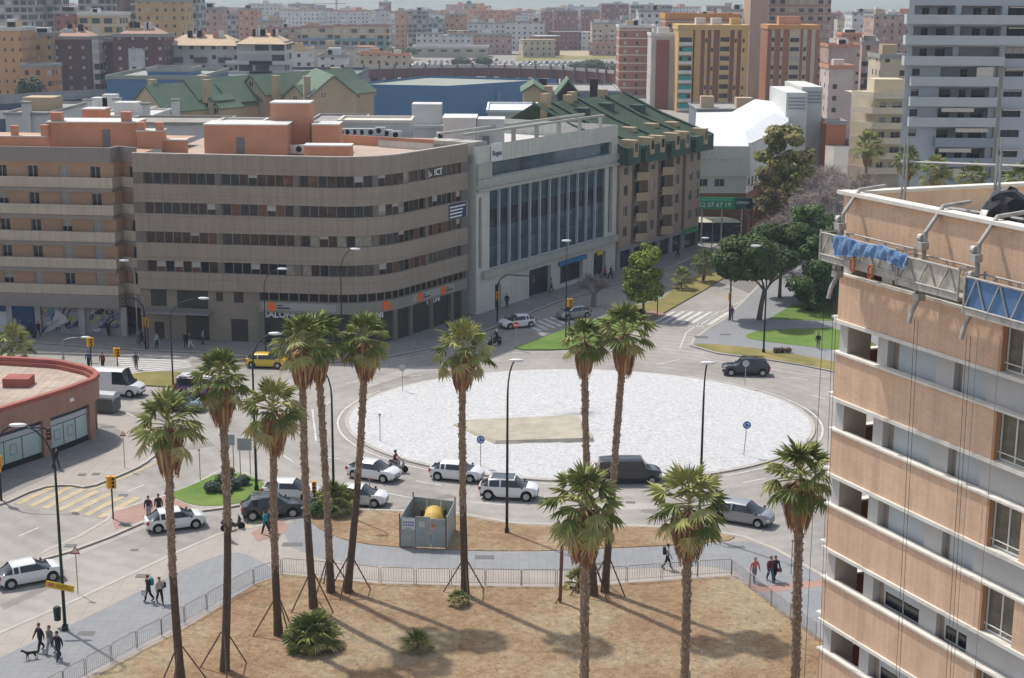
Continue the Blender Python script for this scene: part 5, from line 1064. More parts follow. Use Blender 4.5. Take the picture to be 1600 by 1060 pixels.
# ------------------------------------------------------------------ near right building: brick bands, white slabs, recessed shutters
def build_near():
    C=V2(11.8,54.5); d=V2(.414,-.910).normalized(); n=V2(d.y,-d.x)   # facade runs towards the camera, outward = left
    t=thing('apartment_building','salmon brick building with white slab edges and recessed grey shutters, nearest at the right','apartment building',(C.x,C.y,0)); rz=atan2(d.y,d.x)
    BRK=tile('salmon_brick',(.66,.43,.29),(.60,.38,.25),(.70,.52,.38),.30,.075,.012,uv=True,var=.1,nsc=1.1,rough=.9,streak=.13)
    CO=mat('white_concrete_edge',(.68,.65,.59),.85,.12,1.2); GY=mat('grey_render',(.47,.455,.44),.85,.06,.6); SH=tile('grey_shutter',(.46,.49,.50),(.46,.49,.50),(.36,.39,.40),30,.055,.006,uv=True,rough=.6,var=.03)
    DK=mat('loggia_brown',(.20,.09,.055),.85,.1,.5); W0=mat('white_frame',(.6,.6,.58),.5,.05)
    LL=24.0
    def P(u,o=0): return d*u+n*o
    def bx(name,u0,u1,o0,o1,z0,z1,m,parent=None):
        bm=bmesh.new(); uv=bm.loops.layers.uv.new(); band(bm,[P(u0),P(u1)],z0,z1,o1,o1-o0,uvl=uv); return obj(name,bm,m,parent or t)
    ztop=31.0; f0=28.05; fh=2.905
    # roof parapet
    bx('parapet',0,LL,-.25,0,27.95+1.05-.0,ztop-.12,BRK)
    bm=bmesh.new(); uv=bm.loops.layers.uv.new(); back=P(0,-.0)+V2(.93,.37)*14; band(bm,[back+V2(.02,.05),P(0)+V2(.001,.001)],29.0,ztop-.12,0,.25,uvl=uv); obj('parapet',bm,BRK,t)
    bx('coping',-.25,LL,-.38,.14,ztop-.12,ztop,CO); bm=bmesh.new(); band(bm,[back,P(0)+V2(.3,.12)],ztop-.12,ztop-.001,.12,.45); obj('coping',bm,CO,t)
    bm=bmesh.new(); lid(bm,[P(.1,-.2),P(LL,-.2),P(LL,-.2)+V2(15,6),back],29.9); obj('roof',bm,mat('cream_roof',(.55,.47,.36),.9,.12,.4),t)
    e=V2(.93,.37)
    for k in range(0,10):
        zs=f0-fh*k       # parapet coping height of this storey
        # coping, brick band, slab edge under it
        bx('coping',-.1,LL,-.25,.07,zs-.08,zs,CO); z1=zs-.081; z0=zs-1.72
        w0=8.4; w1=9.95
        bx('brick_band',0,w0,-.2,0,z0,z1,BRK); bx('brick_band',w1,LL,-.2,0,z0,z1,BRK)
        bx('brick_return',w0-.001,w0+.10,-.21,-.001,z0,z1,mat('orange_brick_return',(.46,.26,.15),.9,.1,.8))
        bx('slab_edge',-.1,LL,-1.0,.08,z0-.13,z0,CO); bx('corner_slab',-.75,-.11,-.9,-.3,z0-.12,z0-.03,CO)
        bx('return_wall',w0+.13,w1-.01,-.42,-.30,z0,z1,GY)
        # tall window in the gap
        q=P(w0+.13,-.2); inst('tall_window',winmesh(1.4,1.6,'open',1,.06,frame=W0,glass=mat('curtained_glass',(.15,.13,.10),.35,.4,2,spec=.2)),t,(q.x,q.y,z0+.02),rz)
        bm=bmesh.new(); a=P(w0+.13,-.12); b=P(w1,-.12)
        for zz in (z0+.3,): tube(bm,[(a.x,a.y,zz),(b.x,b.y,zz)],.02,6)
        bm2=bm; obj('railing',bm2,W0,t)
        # recess storey strip between slab edge of band above and coping of this band
        top=zs+fh-1.72-.13
        if k==0: top=29.0-.13; bx('slab_edge',-.1,LL,-1.0,.12,top,top+.16,CO) if False else None
        zt=top
        # corner loggia: pillar, dark opening, back
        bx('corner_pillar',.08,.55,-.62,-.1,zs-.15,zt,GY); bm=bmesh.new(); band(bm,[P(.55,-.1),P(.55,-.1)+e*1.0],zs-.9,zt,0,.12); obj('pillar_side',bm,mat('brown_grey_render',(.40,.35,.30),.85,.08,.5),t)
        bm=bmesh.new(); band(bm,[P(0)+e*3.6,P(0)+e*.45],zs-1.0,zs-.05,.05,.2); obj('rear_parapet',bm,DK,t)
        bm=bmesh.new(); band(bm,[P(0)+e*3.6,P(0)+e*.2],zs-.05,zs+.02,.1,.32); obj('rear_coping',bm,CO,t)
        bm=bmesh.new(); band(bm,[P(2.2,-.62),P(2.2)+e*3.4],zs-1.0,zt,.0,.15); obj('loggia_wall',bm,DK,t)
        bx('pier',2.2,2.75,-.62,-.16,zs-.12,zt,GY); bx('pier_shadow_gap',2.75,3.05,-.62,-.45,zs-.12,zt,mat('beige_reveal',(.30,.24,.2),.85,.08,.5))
        bx('shutter',3.05,5.15,-.7,-.42,zs+(-.1 if k<4 else .5),zt,SH); 
        if k>=4: q=P(3.05,-.45); inst('window',winmesh(2.1,.62,'open',1,.05,frame=W0),t,(q.x,q.y,zs-.1),rz)
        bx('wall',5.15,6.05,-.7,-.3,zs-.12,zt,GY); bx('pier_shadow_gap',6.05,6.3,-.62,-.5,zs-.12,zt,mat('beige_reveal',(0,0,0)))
        bx('shutter',6.3,7.6,-.7,-.44,zs+(-.1 if k<4 else .5),zt,SH)
        if k>=4: q=P(6.3,-.47); inst('window',winmesh(1.3,.62,'open',1,.05,frame=W0),t,(q.x,q.y,zs-.1),rz)
        bx('wall',7.6,LL,-.7,-.3,zs-.12,zt,GY)
        if k==0: bx('slab_edge',-.1,LL,-1.0,.08,zt,28.999,CO)
        bm=bmesh.new(); prism(bm,ccw([P(0,-.25),P(LL,-.25),P(LL,-14),P(0)+e*3.8]),zs-1.9,zs-1.72-.002); obj('floor_slab',bm,GY,t)
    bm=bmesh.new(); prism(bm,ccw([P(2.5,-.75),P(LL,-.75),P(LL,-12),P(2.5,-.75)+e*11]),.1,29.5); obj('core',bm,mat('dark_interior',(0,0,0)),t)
    return C,d,n,rz,P
NC,Nd,Nn,Nrz,NP=build_near()
def npt(u,o,z): p=NC+Nd*u+Nn*o; return Vector((p.x,p.y,z))
# ------------------------------------------------------------------ suspended work platforms
def platform(label,u0,u1,zb,h,panel,npost,group='suspended work platforms'):
    O=npt((u0+u1)/2,.75,zb); t=thing('work_platform',label,'work platform',O,Nrz,group); L_=u1-u0; x0=-L_/2; w_=.7
    PAN=mat('dirty_white_mesh',(.50,.46,.40),.8,.25,3) if panel=='white' else mat('blue_mesh_panel',(.10,.19,.36),.7,.15,2)
    MT=mat('dirty_metal',(.42,.40,.37),.7,.25,4,metal=.2)
    bm=bmesh.new(); box(bm,x0,-x0,-.35,.35,0,.08); box(bm,x0,-x0,-.38,-.35,0,.2); box(bm,x0,-x0,.35,.38,0,.2); obj('deck',bm,MT,t)
    bm=bmesh.new(); box(bm,x0,-x0,-.34,-.32,.2,h-.06); box(bm,x0,-x0,.32,.34,.2,h*.6); obj('mesh_panel',bm,PAN,t)
    bm=bmesh.new()
    for y in (-.38,.38):
        for z in (.24,h): tube(bm,[(x0,y,z),(-x0,y,z)],.035,6)
        n=max(2,int(L_/1.0))
        for i in range(n):
            a=x0+L_*i/n; b=x0+L_*(i+1)/n; m=(a+b)/2; tube(bm,[(a,y,.1),(m,y,h)],.025,5); tube(bm,[(m,y,h),(b,y,.1)],.025,5)
    for x in (x0,-x0):
        for y in (-.38,.38): tube(bm,[(x,y,0),(x,y,h+.1)],.04,6)
        tube(bm,[(x,-.38,h),(x,.38,h)],.03,5)
    obj('lattice_rail',bm,MT,t)
    return t,MT
tp,MT=platform('white mesh work platform with a blue tarpaulin, hung at the building corner',.3,4.5,28.62,1.0,'white',0)
tp2,_=platform('dirty white work platform continuing right of the tarpaulin one',4.6,7.6,28.5,1.0,'white',0)
tp3,_=platform('blue-panelled work platform at the right edge of the photo',7.9,13,28.15,1.2,'blue',0)
# tarpaulin draped over the rail
def tarp():
    nu,nv=70,12; bm=bmesh.new(); r=random.Random(1); g=[]
    for i in range(nu+1):
        row=[]
        for j in range(nv+1):
            u=i/nu*3.9; v=j/nv; dz=-.72*v*(.8+.2*sin(u*1.1+2)); bul=.07*sin(v*pi)+.05*sin(u*9+v*5)+.04*sin(u*21+v*3)+r.uniform(-.03,.03); row.append(bm.verts.new((u-1.95,-.02-.06*v-bul*.6,.05*sin(u*3)*(1-v)+dz)))
        g.append(row)
    for i in range(nu):
        for j in range(nv): bm.faces.new((g[i][j],g[i+1][j],g[i+1][j+1],g[i][j+1]))
    for i in range(nu): pass
    bmesh.ops.solidify(bm,geom=bm.faces[:],thickness=.02)
    p=npt(3.25,1.2,29.66); o=obj('tarpaulin',bm,mat('blue_tarpaulin',(.13,.28,.55),.5,.25,1.6,rgb2=(.36,.52,.74)),smooth=True); o.location=p; o.rotation_euler=(0,0,Nrz); tag(o,'crumpled blue tarpaulin draped over the corner work platform rail','tarpaulin')
tarp()
def rope_coil(u,z,lb):
    bm=bmesh.new(); r=random.Random(int(u*10))
    for k in range(5):
        ph=r.uniform(0,6); tube(bm,[(.13*cos(a)*r.uniform(.7,1.1),-.02*k,-.2+.24*sin(a)) for a in [ph+i*.6 for i in range(11)]],.012,5)
    o=obj('rope_coil',bm,mat('orange_rope',(.55,.22,.10),.8,.1)); o.location=npt(u,1.25,z); o.rotation_euler=(0,0,Nrz); tag(o,lb,'rope','coiled ropes on the work platforms')
rope_coil(2.4,29.0,'orange rope coil under the left part of the tarpaulin'); rope_coil(3.4,28.95,'orange rope coil under the middle of the tarpaulin')
# davit arms with hoists and hanging ropes
for i,(u,lb) in enumerate(((.75,'steel davit arm at the building corner, leftmost of three'),(5.2,'steel davit arm over the parapet, middle of three'),(7.75,'steel davit arm over the parapet, right of three'))):
    t=thing('davit_arm',lb,'davit arm',npt(u,0,0),Nrz,'steel davit arms over the parapet'); bm=bmesh.new()
    tube(bm,[(0,1.2,31.2),(.0,.1,31.12),(0,-.55,30.3),(0,-.6,28.2),(0,-.9,27.7),(0,-1.0,27.3)],.075,8); obj('arm',bm,MT,t)
    for z in (30.1,29.3,28.4):
        bm=bmesh.new(); tube(bm,[(-.22,-.62,z),(-.05,-.62,z)],.13,10); box(bm,-.16,.14,-.8,-.5,z-.35,z-.12); obj('hoist_motor',bm,mat('dirty_metal',(0,0,0)),t)
    for x in (-.06,.12): bm=bmesh.new(); tube(bm,[(x,-.72,27.4),(x,-.5,14),(x,-.4,1)],.011,4); obj('hanging_rope',bm,mat('brown_rope',(.16,.10,.07),.9,.1),t)
t=thing('hanging_cable','thin dark cable hanging free beside the left corner of the salmon building','cable',npt(-.7,.1,0),Nrz); bm=bmesh.new(); tube(bm,[(0,0,29),(0,-.02,14),(0,0,1)],.012,4); obj('cable_strand',bm,BLACKP,t)
for u in (7.6,8.6): 
    o=thing('hanging_cable','pale cable hanging down over the tall windows, %s'%('left one' if u<8 else 'right one'),'cable',npt(u,.2,0),Nrz,'cables over the tall windows'); bm=bmesh.new(); tube(bm,[(0,0,27.5),(.05,0,16),(0,0,1)],.011,4); obj('cable_strand',bm,mat('grey_cable',(.28,.27,.26),.8,.1),o)
# roof rig: lattice frame with rail, black sheet, counterweights
t=thing('roof_rig','grey steel roof frame with long rail and uprights behind the salmon parapet','roof frame',npt(0,0,29.9),Nrz)
bm=bmesh.new(); tube(bm,[(1.2,1.5,2.2),(9,3.2,2.7)],.05,6); obj('top_rail',bm,STEEL,t)
for x,y,h in ((1.4,1.5,3.1),(5.6,1.9,3.4),(6.2,1.4,2.9)):
    bm=bmesh.new()
    for dx in (-.12,.12): tube(bm,[(x+dx,y,0),(x+dx*.6,y,h)],.035,6)
    for k in range(6): tube(bm,[(x-.12,y,k*.5),(x+.12,y,k*.5+.5)],.02,4)
    obj('upright',bm,STEEL,t)
for (a,b) in (((4.3,1.0,1.0),(9,1.2,1.1)),((5.5,1.0,.65),(9,1.6,.6)),((7.5,.6,.1),(9,1.9,1.9))): bm=bmesh.new(); tube(bm,[a,b],.06,6); obj('beam',bm,STEEL,t)
bm=bmesh.new(); r=random.Random(3); bmesh.ops.create_icosphere(bm,subdivisions=3,radius=.55)
for v in bm.verts: v.co.z=max(0,v.co.z*1.3+.45); v.co+=Vector((r.uniform(-.09,.09),r.uniform(-.09,.09),r.uniform(-.06,.06)))
for f in bm.faces: f.material_index=1 if (f.calc_center_median().x<-.05 and f.calc_center_median().z<.6 and f.normal.y<-.2) else 0
o=obj('sheeted_load',bm,[mat('black_plastic',(.02,.02,.025),.35,.2,3),WHITE]); o.location=npt(6.6,-1.5,30.25); o.scale=(1.35,)*3; o.rotation_euler=(0,0,Nrz); tag(o,'black plastic sheeted load with a white flap on the salmon building roof','covered load')
for u,o_,lb in ((5.4,-.9,'grey counterweight block left of its neighbour on the roof'),(6.0,-1.1,'grey counterweight block right of its neighbour on the roof')):
    t=thing('counterweight',lb,'counterweight',npt(u,o_,30.0),Nrz,'counterweights on the roof'); bm=bmesh.new(); box(bm,-.25,.25,-.2,.2,0,.7); bmesh.ops.bevel(bm,geom=bm.edges[:],offset=.04,segments=1); obj('block',bm,mat('rusty_grey',(.26,.24,.23),.8,.3,5),t); bm=bmesh.new(); tube(bm,[(-.15,0,.7),(-.1,0,.85),(.1,0,.85),(.15,0,.7)],.025,5); obj('handle',bm,STEEL,t)
# loggia contents
for k,c,lb in ((3,(.45,.03,.04),'red cloth hanging in the corner loggia, above the laundry storeys'),(5,(.4,.03,.04),'red and dark cloth hanging in the corner loggia of the storey above the laundry'),(6,(.22,.24,.42),'blue and pink laundry hanging in the lowest visible corner loggia')):
    bm=bmesh.new(); 
    for q in range(4): box(bm,-.5+.25*q,-.28+.25*q,-.03+.03*(q%2),.03+.03*(q%2),-.9-.1*(q%3),0)
    o=obj('laundry',bm,[mat('laundry_%d'%k,c,.9,.35,4)]); p=npt(1.75,-.9,28.05-2.905*k-.05); o.location=p; o.rotation_euler=(0,0,Nrz); tag(o,lb,'laundry')
# ------------------------------------------------------------------ red curved shop at left
def build_red():
    z1=5.4; pth=[G(x,y,.12) for x,y in ((-60,812),(8,741),(74,718),(125,700),(148,690))]
    # outer wall path on the ground, rounded end turning away
    w=[V2(p.x,p.y) for p in (G(-70,775),G(2,742),G(78,716),G(120,700),G(142,690))]; b=G(152,672); c=G(154,606,5.4); d=G(136,576,5.4); e=G(92,563,5.4); f=G(-80,556,5.4)
    w=[V2(*q) for q in ((-48.5,95),(-42.8,110.2),(-40.6,116.5),(-38.05,121),(-36.6,123.9),(-35.6,126.4),(-35.7,128.3),(-37,130.2),(-40.3,132.7),(-46,134),(-66,134.4))]
    # smooth the outline
    sp=[w[0]]
    for i in range(1,len(w)-1):
        a,m,z=w[i-1],w[i],w[i+1]; 
        for f_ in (.25,.5,.75): p=(a.lerp(m,.75))*(1-f_)**2+m*2*f_*(1-f_)+(m.lerp(z,.25))*f_*f_; sp.append(p)
    sp.append(w[-1]); O=sp[0].copy(); t=thing('shop_building','low curved red-brick shop with pale covered windows, at the left edge','shop building',(O.x,O.y,0)); sp=[p-O for p in sp]
    RD=mat('red_parapet',(.32,.10,.08),.8,.15,.6); BR=tile('pinkish_red_brick',(.38,.215,.16),(.35,.195,.145),(.32,.2,.15),.5,.2,.012,uv=True,var=.14,streak=.2)
    uvb=lambda:(lambda bm:(bm,bm.loops.layers.uv.new()))(bmesh.new())
    bm,uv=uvb(); band(bm,sp,3.35,5.1,.15,.4,uvl=uv); obj('fascia',bm,BR,t)
    bm,uv=uvb(); band(bm,sp,5.1,5.45,.25,.5,uvl=uv); band(bm,sp,4.7,5.1,-.26,.2); obj('parapet',bm,RD,t)
    bm=bmesh.new(); lid(bm,[*off(sp,-.3)],4.75); obj('roof',bm,tile('roof_tiles_pinkish',(.38,.30,.25),(.44,.36,.3),(.28,.2,.16),.7,.7,.03,var=.25,nsc=.5),t)
    bm=bmesh.new(); band(bm,sp,.12,3.35,-1.0,.2); obj('inner_wall',bm,mat('dark_interior',(0,0,0)),t)
    tot=plen(sp); cum=[0]
    for a_,b_ in zip(sp,sp[1:]): cum.append(cum[-1]+(b_-a_).length)
    def near(q): q=V2(q.x,q.y)-O; i=min(range(len(sp)),key=lambda k:(sp[k]-q).length); return cum[i]
    s1=near(G(5,740)); s2=near(G(78,716)); s3=near(G(146,690)); WC=mat('pale_covered_glass',(.42,.52,.50),.5,.04,.5); NV=mat('navy_panel',(0,0,0))
    def seg(a_,b_,n=8): return [pathpt(sp,a_+(b_-a_)*i/n)[0] for i in range(n+1)]
    for (a_,b_) in ((s2-6.5,s2-.35),(s2+.5,s3-.4),(s2-13.5,s2-7.2)):
        for z0,z1_,m,nm in ((.12,.6,DARK,'plinth'),(.6,2.45,WC,'window'),(2.45,2.52,NV,'sign_trim'),(2.52,2.95,mat('pale_sign_strip',(.45,.47,.5),.5,.04),'sign_strip'),(2.95,3.35,NV,'awning_strip')):
            bm=bmesh.new(); band(bm,seg(a_,b_),z0,z1_,-.25+(.04 if nm!='window' else 0),.1); obj(nm,bm,m,t)
        for f_ in (.35,.66):
            q=a_+(b_-a_)*f_; bm=bmesh.new(); band(bm,seg(q,q+.06,1),.6,2.45,-.22,.05); obj('window_mullion',bm,mat('dark_frame',(0,0,0)),t)
        for f_ in (.12,.45):
            q=a_+(b_-a_)*f_; bm=bmesh.new(); band(bm,seg(q,q+.75,1),1.15,2.05,-.23,.03); pn=obj('notice_frame',bm,mat('grey_notice',(.25,.32,.34),.5,.05),t); bm=bmesh.new(); band(bm,seg(q+.1,q+.65,1),1.25,1.95,-.215,.03); obj('notice',bm,mat('pale_notice',(.45,.5,.5),.5,.05),pn)
    for q in (s2-.35,s3-.4,s2-7.2,s2-13.9,s3+3,s3+8):
        bm,uv=uvb(); band(bm,seg(q,q+.85,2),.12,3.35,.05,1.0,uvl=uv); obj('brick_pillar',bm,BR,t)
    bm=bmesh.new(); p=G(128,622,4)-Vector((O.x,O.y,0)); q,dd=pathpt(sp,near(G(118,702))); box(bm,-.25,.25,-.03,.03,-.14,.14); o=obj('small_plate',bm,WHITE,t); o.location=(q.x+.2*dd.y,q.y-.2*dd.x,4.3); o.rotation_euler=(0,0,atan2(dd.y,dd.x))
    b0=G(4,606,4.75); bm=bmesh.new(); box(bm,0,2.2,0,1.8,0,.75); o=obj('roof_hatch',bm,RD,t); o.location=(b0.x-O.x,b0.y-O.y,4.75)
build_red()
# ------------------------------------------------------------------ street lamps
def lamp(label,px,py,hx,hy,m=GREENP,r0=.11,z0=.12,group='tall curved street lamps',base=None):
    """pole standing at ground pixel (px,py) with curved arm to a head seen at (hx,hy)"""
    b=base if base is not None else G(px,py,z0); h=AT(hx,hy,b.y); t=thing('street_lamp',label,'street lamp',b,0,group); H=h.z-b.z; dx=h.x-b.x; s=1 if dx>0 else -1
    pts=[(0,0,0),(0,0,H*.5),(0,0,H*.8)]+[(dx*(1-cos(a)),0,H*.8+H*.2*sin(a)) for a in [radians(k) for k in (20,40,60,78)]]
    bm=bmesh.new(); tube(bm,pts,[r0,r0*.8,r0*.65]+[r0*.5]*4,8); obj('pole',bm,m,t,smooth=True)
    bm=bmesh.new(); box(bm,-r0*1.4,r0*1.4,-r0*1.4,r0*1.4,0,.35); obj('base_box',bm,m,t)
    bm=bmesh.new(); bmesh.ops.create_icosphere(bm,subdivisions=2,radius=1)
    for v in bm.verts: v.co=Vector((v.co.x*.55,v.co.y*.2,v.co.z*.1-(.04 if v.co.z<0 else 0)))
    o=obj('lamp_head',bm,mat('lamp_head_white',(.75,.76,.78),.35,.03),t,smooth=True); o.location=(dx,0,H); return t
lamp('green street lamp with a yellow road sign and bin, nearest at lower left',102,985,28,664)
lamp('slim dark lamp before the taupe offices, arm curving right over the entrance canopy',271,612,318,466,BLACKP,.09)
lamp('dark lamp behind the palms whose head is highest left of the rounded corner',416,568,441,420,BLACKP,.08)
lamp('dark lamp standing in front of the rounded corner of the taupe offices',535,566,555,389,BLACKP,.08)
lamp('green lamp beside the road panels on the small lawn island',401,766,430,521)
lamp('green lamp at the near edge of the ring road between the left palm trunks',522,800,497,575)
lamp('green lamp on the brown verge in front of the roundabout, near the white car',792,833,807,563)
lamp('green lamp behind the right palm crown, before the white gravel',1092,836,1106,567)
lamp('slim dark lamp on the lawn median before the blue glass office',884,531,885,376,BLACKP,.08)
lamp('green lamp on the right verge in front of the pine trees',1193,551,1181,384)
lamp('grey lamp on the far pavement beside the salmon apartments',216,543,194,407,STEEL,.08)
lamp('grey curved lamp rising behind the red shop roof',99,562,134,527,STEEL,.08)
lamp('pale lamp on the far side of the street, by the kiosks, left of two',1097,443,1102,372,STEEL,.08)
lamp('pale lamp on the far side of the street, by the kiosks, right of two',1112,392,1113,342,STEEL,.08)
t=thing('road_sign','yellow directional road sign clamped to the nearest lamp post','road sign',G(102,985,.12)); p=t.location; z=AT(97,915,p.y).z-p.z
bm=bmesh.new(); box(bm,-.85,.85,-.2,-.15,-.2,.2); o=obj('panel',bm,mat('sign_yellow',(.62,.40,.03),.5,.12,3),t); o.location=(-.1,0,z); o.rotation_euler=(0,radians(12),0)
bm=bmesh.new(); box(bm,-.7,-.35,-.215,-.2,-.1,.1); o2=obj('sign_symbol',bm,mat('faded_red',(.5,.18,.1),.6,.2,5),o); bm=bmesh.new(); box(bm,-.2,.7,-.215,-.2,-.08,-.02); box(bm,-.2,.5,-.215,-.2,.04,.1); obj('sign_text_line',bm,mat('dark_yellow_text',(.35,.2,.02),.6,.1),o)
t=thing('litter_bin','dark green litter bin strapped to the nearest lamp post','litter bin',G(97,980,.12)); t.location.x-=.12
bm=bmesh.new(); tube(bm,[(-.12,0,.45),(-.12,0,1.2)],[.2,.24],12); tube(bm,[(-.12,0,1.2),(-.12,0,1.32)],[.25,.16],12); obj('bucket',bm,GREENP,t)
# ------------------------------------------------------------------ traffic signals
def sighead(parent,x,z,rz=0,m=YEL,two=False,y=-.12):
    bm=bmesh.new(); box(bm,-.16,.16,-.13,.13,-.45,.45); bmesh.ops.bevel(bm,geom=bm.edges[:],offset=.03,segments=1); o=obj('signal_head',bm,m,parent); o.location=(x,y,z); o.rotation_euler=(0,0,rz)
    bm=bmesh.new()
    for k in (-.28,0,.28): tube(bm,[(0,-.14,k),(0,-.25,k)],.1,8)
    obj('signal_lens',bm,DARK,o)
    for f in (): pass
    return o
def signal(label,px,py,ty,heads=(( .18,0,0),(-.18,.0,2.2)),z0=.12,m=BLACKP):
    b=G(px,py,z0); tz=AT(px,ty,b.y).z-b.z; t=thing('traffic_signal',label,'traffic signal',b,0,'traffic signals on short posts'); bm=bmesh.new(); tube(bm,[(0,0,0),(0,0,tz)],.06,8); obj('post',bm,m,t)
    for x,dz,rz in heads: sighead(t,x,tz-.45+dz,rz,y=-.05)
    return t
signal('twin yellow traffic signal on the pink island, by the two pedestrians',177,811,744)
signal('twin yellow traffic signal behind the red shop, left of the walking man',184,578,544)
signal('yellow traffic signal just left of the twin one behind the red shop roof',143,572,528)
signal('small yellow pedestrian signal at the pavement edge by the taupe offices',232,545,498,heads=((0,0,0),))
signal('yellow traffic signal in front of the grey car at the far crossing',889,524,467)
signal('tall signal with a green lit lamp at the end of the median lawn',1027,493,454,heads=((0,0,0),))
signal('slim signal post by the walking woman at the right-hand crossing',1139,502,458,heads=((0,0,0),))
signal('yellow signal box on a post half hidden behind the left palm trunks',492,800,752,heads=((0,0,0),))
signal('yellow traffic signal at the left edge beside the covered shop windows',2,782,712,heads=((.1,0,0),))
b=G(1027,493,.14); z=AT(1027,462,b.y).z; bm=bmesh.new(); bmesh.ops.create_icosphere(bm,subdivisions=2,radius=.12); o=obj('green_light',bm,mat('green_light',(.05,.9,.4),.3,0,emit=2.5)); 
for s_ in [q for q in COL.objects if q.get('label','').startswith('tall signal with a green')]: o.parent=s_; o.location=(0,-.3,z-b.z)
def armsignal(label,px,py,hx,hy,box_=None):
    b=G(px,py,.12); h=AT(hx,hy,b.y); t=thing('overhead_signal',label,'traffic signal',b,0,'overhead traffic signals on curved arms'); H=h.z-b.z+.3; dx=h.x-b.x; s=1 if dx>0 else -1
    bm=bmesh.new(); tube(bm,[(0,0,0),(0,0,H*.72)]+[(s*1.3*(1-cos(a)),0,H*.72+H*.28*sin(a)) for a in [radians(k) for k in (25,50,75,90)]]+[(dx,0,H-.15)],[.1,.09]+[.07]*4+[.05],8); obj('pole',bm,BLACKP,t,smooth=True)
    o=sighead(t,dx,H-.55,0,BLACKP,y=0); bm=bmesh.new(); box(bm,-.08,.08,-.15,-.13,-.38,.38); obj('amber_panel',bm,YEL,o)
    if box_: sighead(t,0,box_,0,YEL,y=-.1)
armsignal('curved signal arm reaching right over the street by the white office',777,504,834,434,3.2)
armsignal('curved signal arm reaching left beside the salmon apartments',228,546,193,470,3.0)
armsignal('curved signal arm at the left edge reaching toward the red shop pillar',2,782,76,673,2.7)
# ------------------------------------------------------------------ road signs
def sign(label,px,py,ty,kind,z0=.12,r=.33,lean=0):
    b=G(px,py,z0); tz=AT(px,ty,b.y).z-b.z; t=thing('road_sign',label,'road sign',b); t.rotation_euler=(0,lean,0); bm=bmesh.new(); tube(bm,[(0,0,0),(0,0,tz+r*.6)],.035,6); obj('post',bm,STEEL,t)
    bm=bmesh.new()
    if kind in ('blue','back','red'):
        tube(bm,[(0,-.05,tz),(0,-.08,tz)],r,20); obj('disc',bm,mat('sign_blue',(.03,.16,.42),.4,.03) if kind=='blue' else (mat('sign_grey',(.36,.37,.38),.5,.05) if kind=='back' else mat('sign_red',(.5,.03,.03),.5,.05)),t)
        if kind=='blue':
            for k in range(3):
                a=k*2*pi/3; bm=bmesh.new(); tube(bm,[(r*.55*cos(a+q),-.09,tz+r*.55*sin(a+q)) for q in (0,.4,.8,1.2)],.035,5); tube(bm,[(r*.55*cos(a+1.2),-.09,tz+r*.55*sin(a+1.2)),(r*.55*cos(a+1.6),-.09,tz+r*.55*sin(a+1.6))],[.08,.01],5); obj('arrow',bm,mat('white_letters',(0,0,0)),t)
        if kind=='red': bm=bmesh.new(); box(bm,-r*.7,r*.7,-.1,-.081,tz-r*.18,tz+r*.18); obj('bar',bm,WHITE,t)
    elif kind=='tri':
        v=[(-r,0),(r,0),(0,r*1.7)]; 
        f=[bm.verts.new((x,-.05,tz-r*.5+z)) for x,z in v]; g=[bm.verts.new((x,-.08,tz-r*.5+z)) for x,z in v]; bm.faces.new(f); bm.faces.new(g[::-1])
        for i in range(3): bm.faces.new((f[i],g[i],g[(i+1)%3],f[(i+1)%3]))
        obj('triangle',bm,mat('faded_sign_red',(.42,.12,.10),.6,.1),t); bm=bmesh.new(); f=[bm.verts.new((x*.6,-.085,tz-r*.5+.12+z*.6)) for x,z in v]; bm.faces.new(f); obj('triangle_face',bm,mat('sign_pale',(.6,.55,.5),.6,.05),t)
    return t
sign('blue roundabout sign on the gravel behind the white cars, left of two',751,730,687,'blue')
sign('blue roundabout sign on the gravel at right, slightly tilted',1162,712,664,'blue',lean=.06)
sign('grey back of a round sign on the upper left gravel edge',629,612,575,'back')
sign('thin post with an edge-on sign on the left gravel',594,690,648,'back',r=.12)
sign('red triangular warning sign on the pale pavement near the lamp post',122,928,862,'tri')
sign('small dark triangle sign on the pavement by the red shop',195,731,679,'tri',r=.28)
sign('thin sign post at the corner of the lawn island',313,751,703,'back',r=.1)
sign('small round sign in front of the dark estate car',1164,603,568,'back',z0=.3)
sign('small no-entry sign in front of the white car by the far crossing',806,545,508,'red')
sign('thin dark sign post with a red tip beside the left palm trunks',578,796,748,'tri',r=.15)
sign('thin post on the paving right of the right-hand palm crown',1113,848,812,'back',r=.1)
sign('thin post in the pavement by the couple walking at right',1236,897,845,'back',r=.1)
for lb,x0,x1,yt,yb,ybase in (('grey road panel turned away, left of two on the lawn island',348,369,679,696,748),('grey road panel turned away, right of two on the lawn island',372,395,685,704,743)):
    b=G((x0+x1)/2,ybase,.15); a=AT(x0,yt,b.y); c=AT(x1,yb,b.y); t=thing('road_panel',lb,'road sign',b,0,'grey road panels on the lawn island'); w_=c.x-a.x; bm=bmesh.new(); box(bm,-w_/2,w_/2,-.03,.03,c.z-b.z,a.z-b.z); obj('panel',bm,mat('sign_grey',(0,0,0)),t)
    for x in (-w_*.35,w_*.35): bm=bmesh.new(); tube(bm,[(x,.05,0),(x,.05,a.z-b.z)],.04,6); obj('post',bm,STEEL,t)
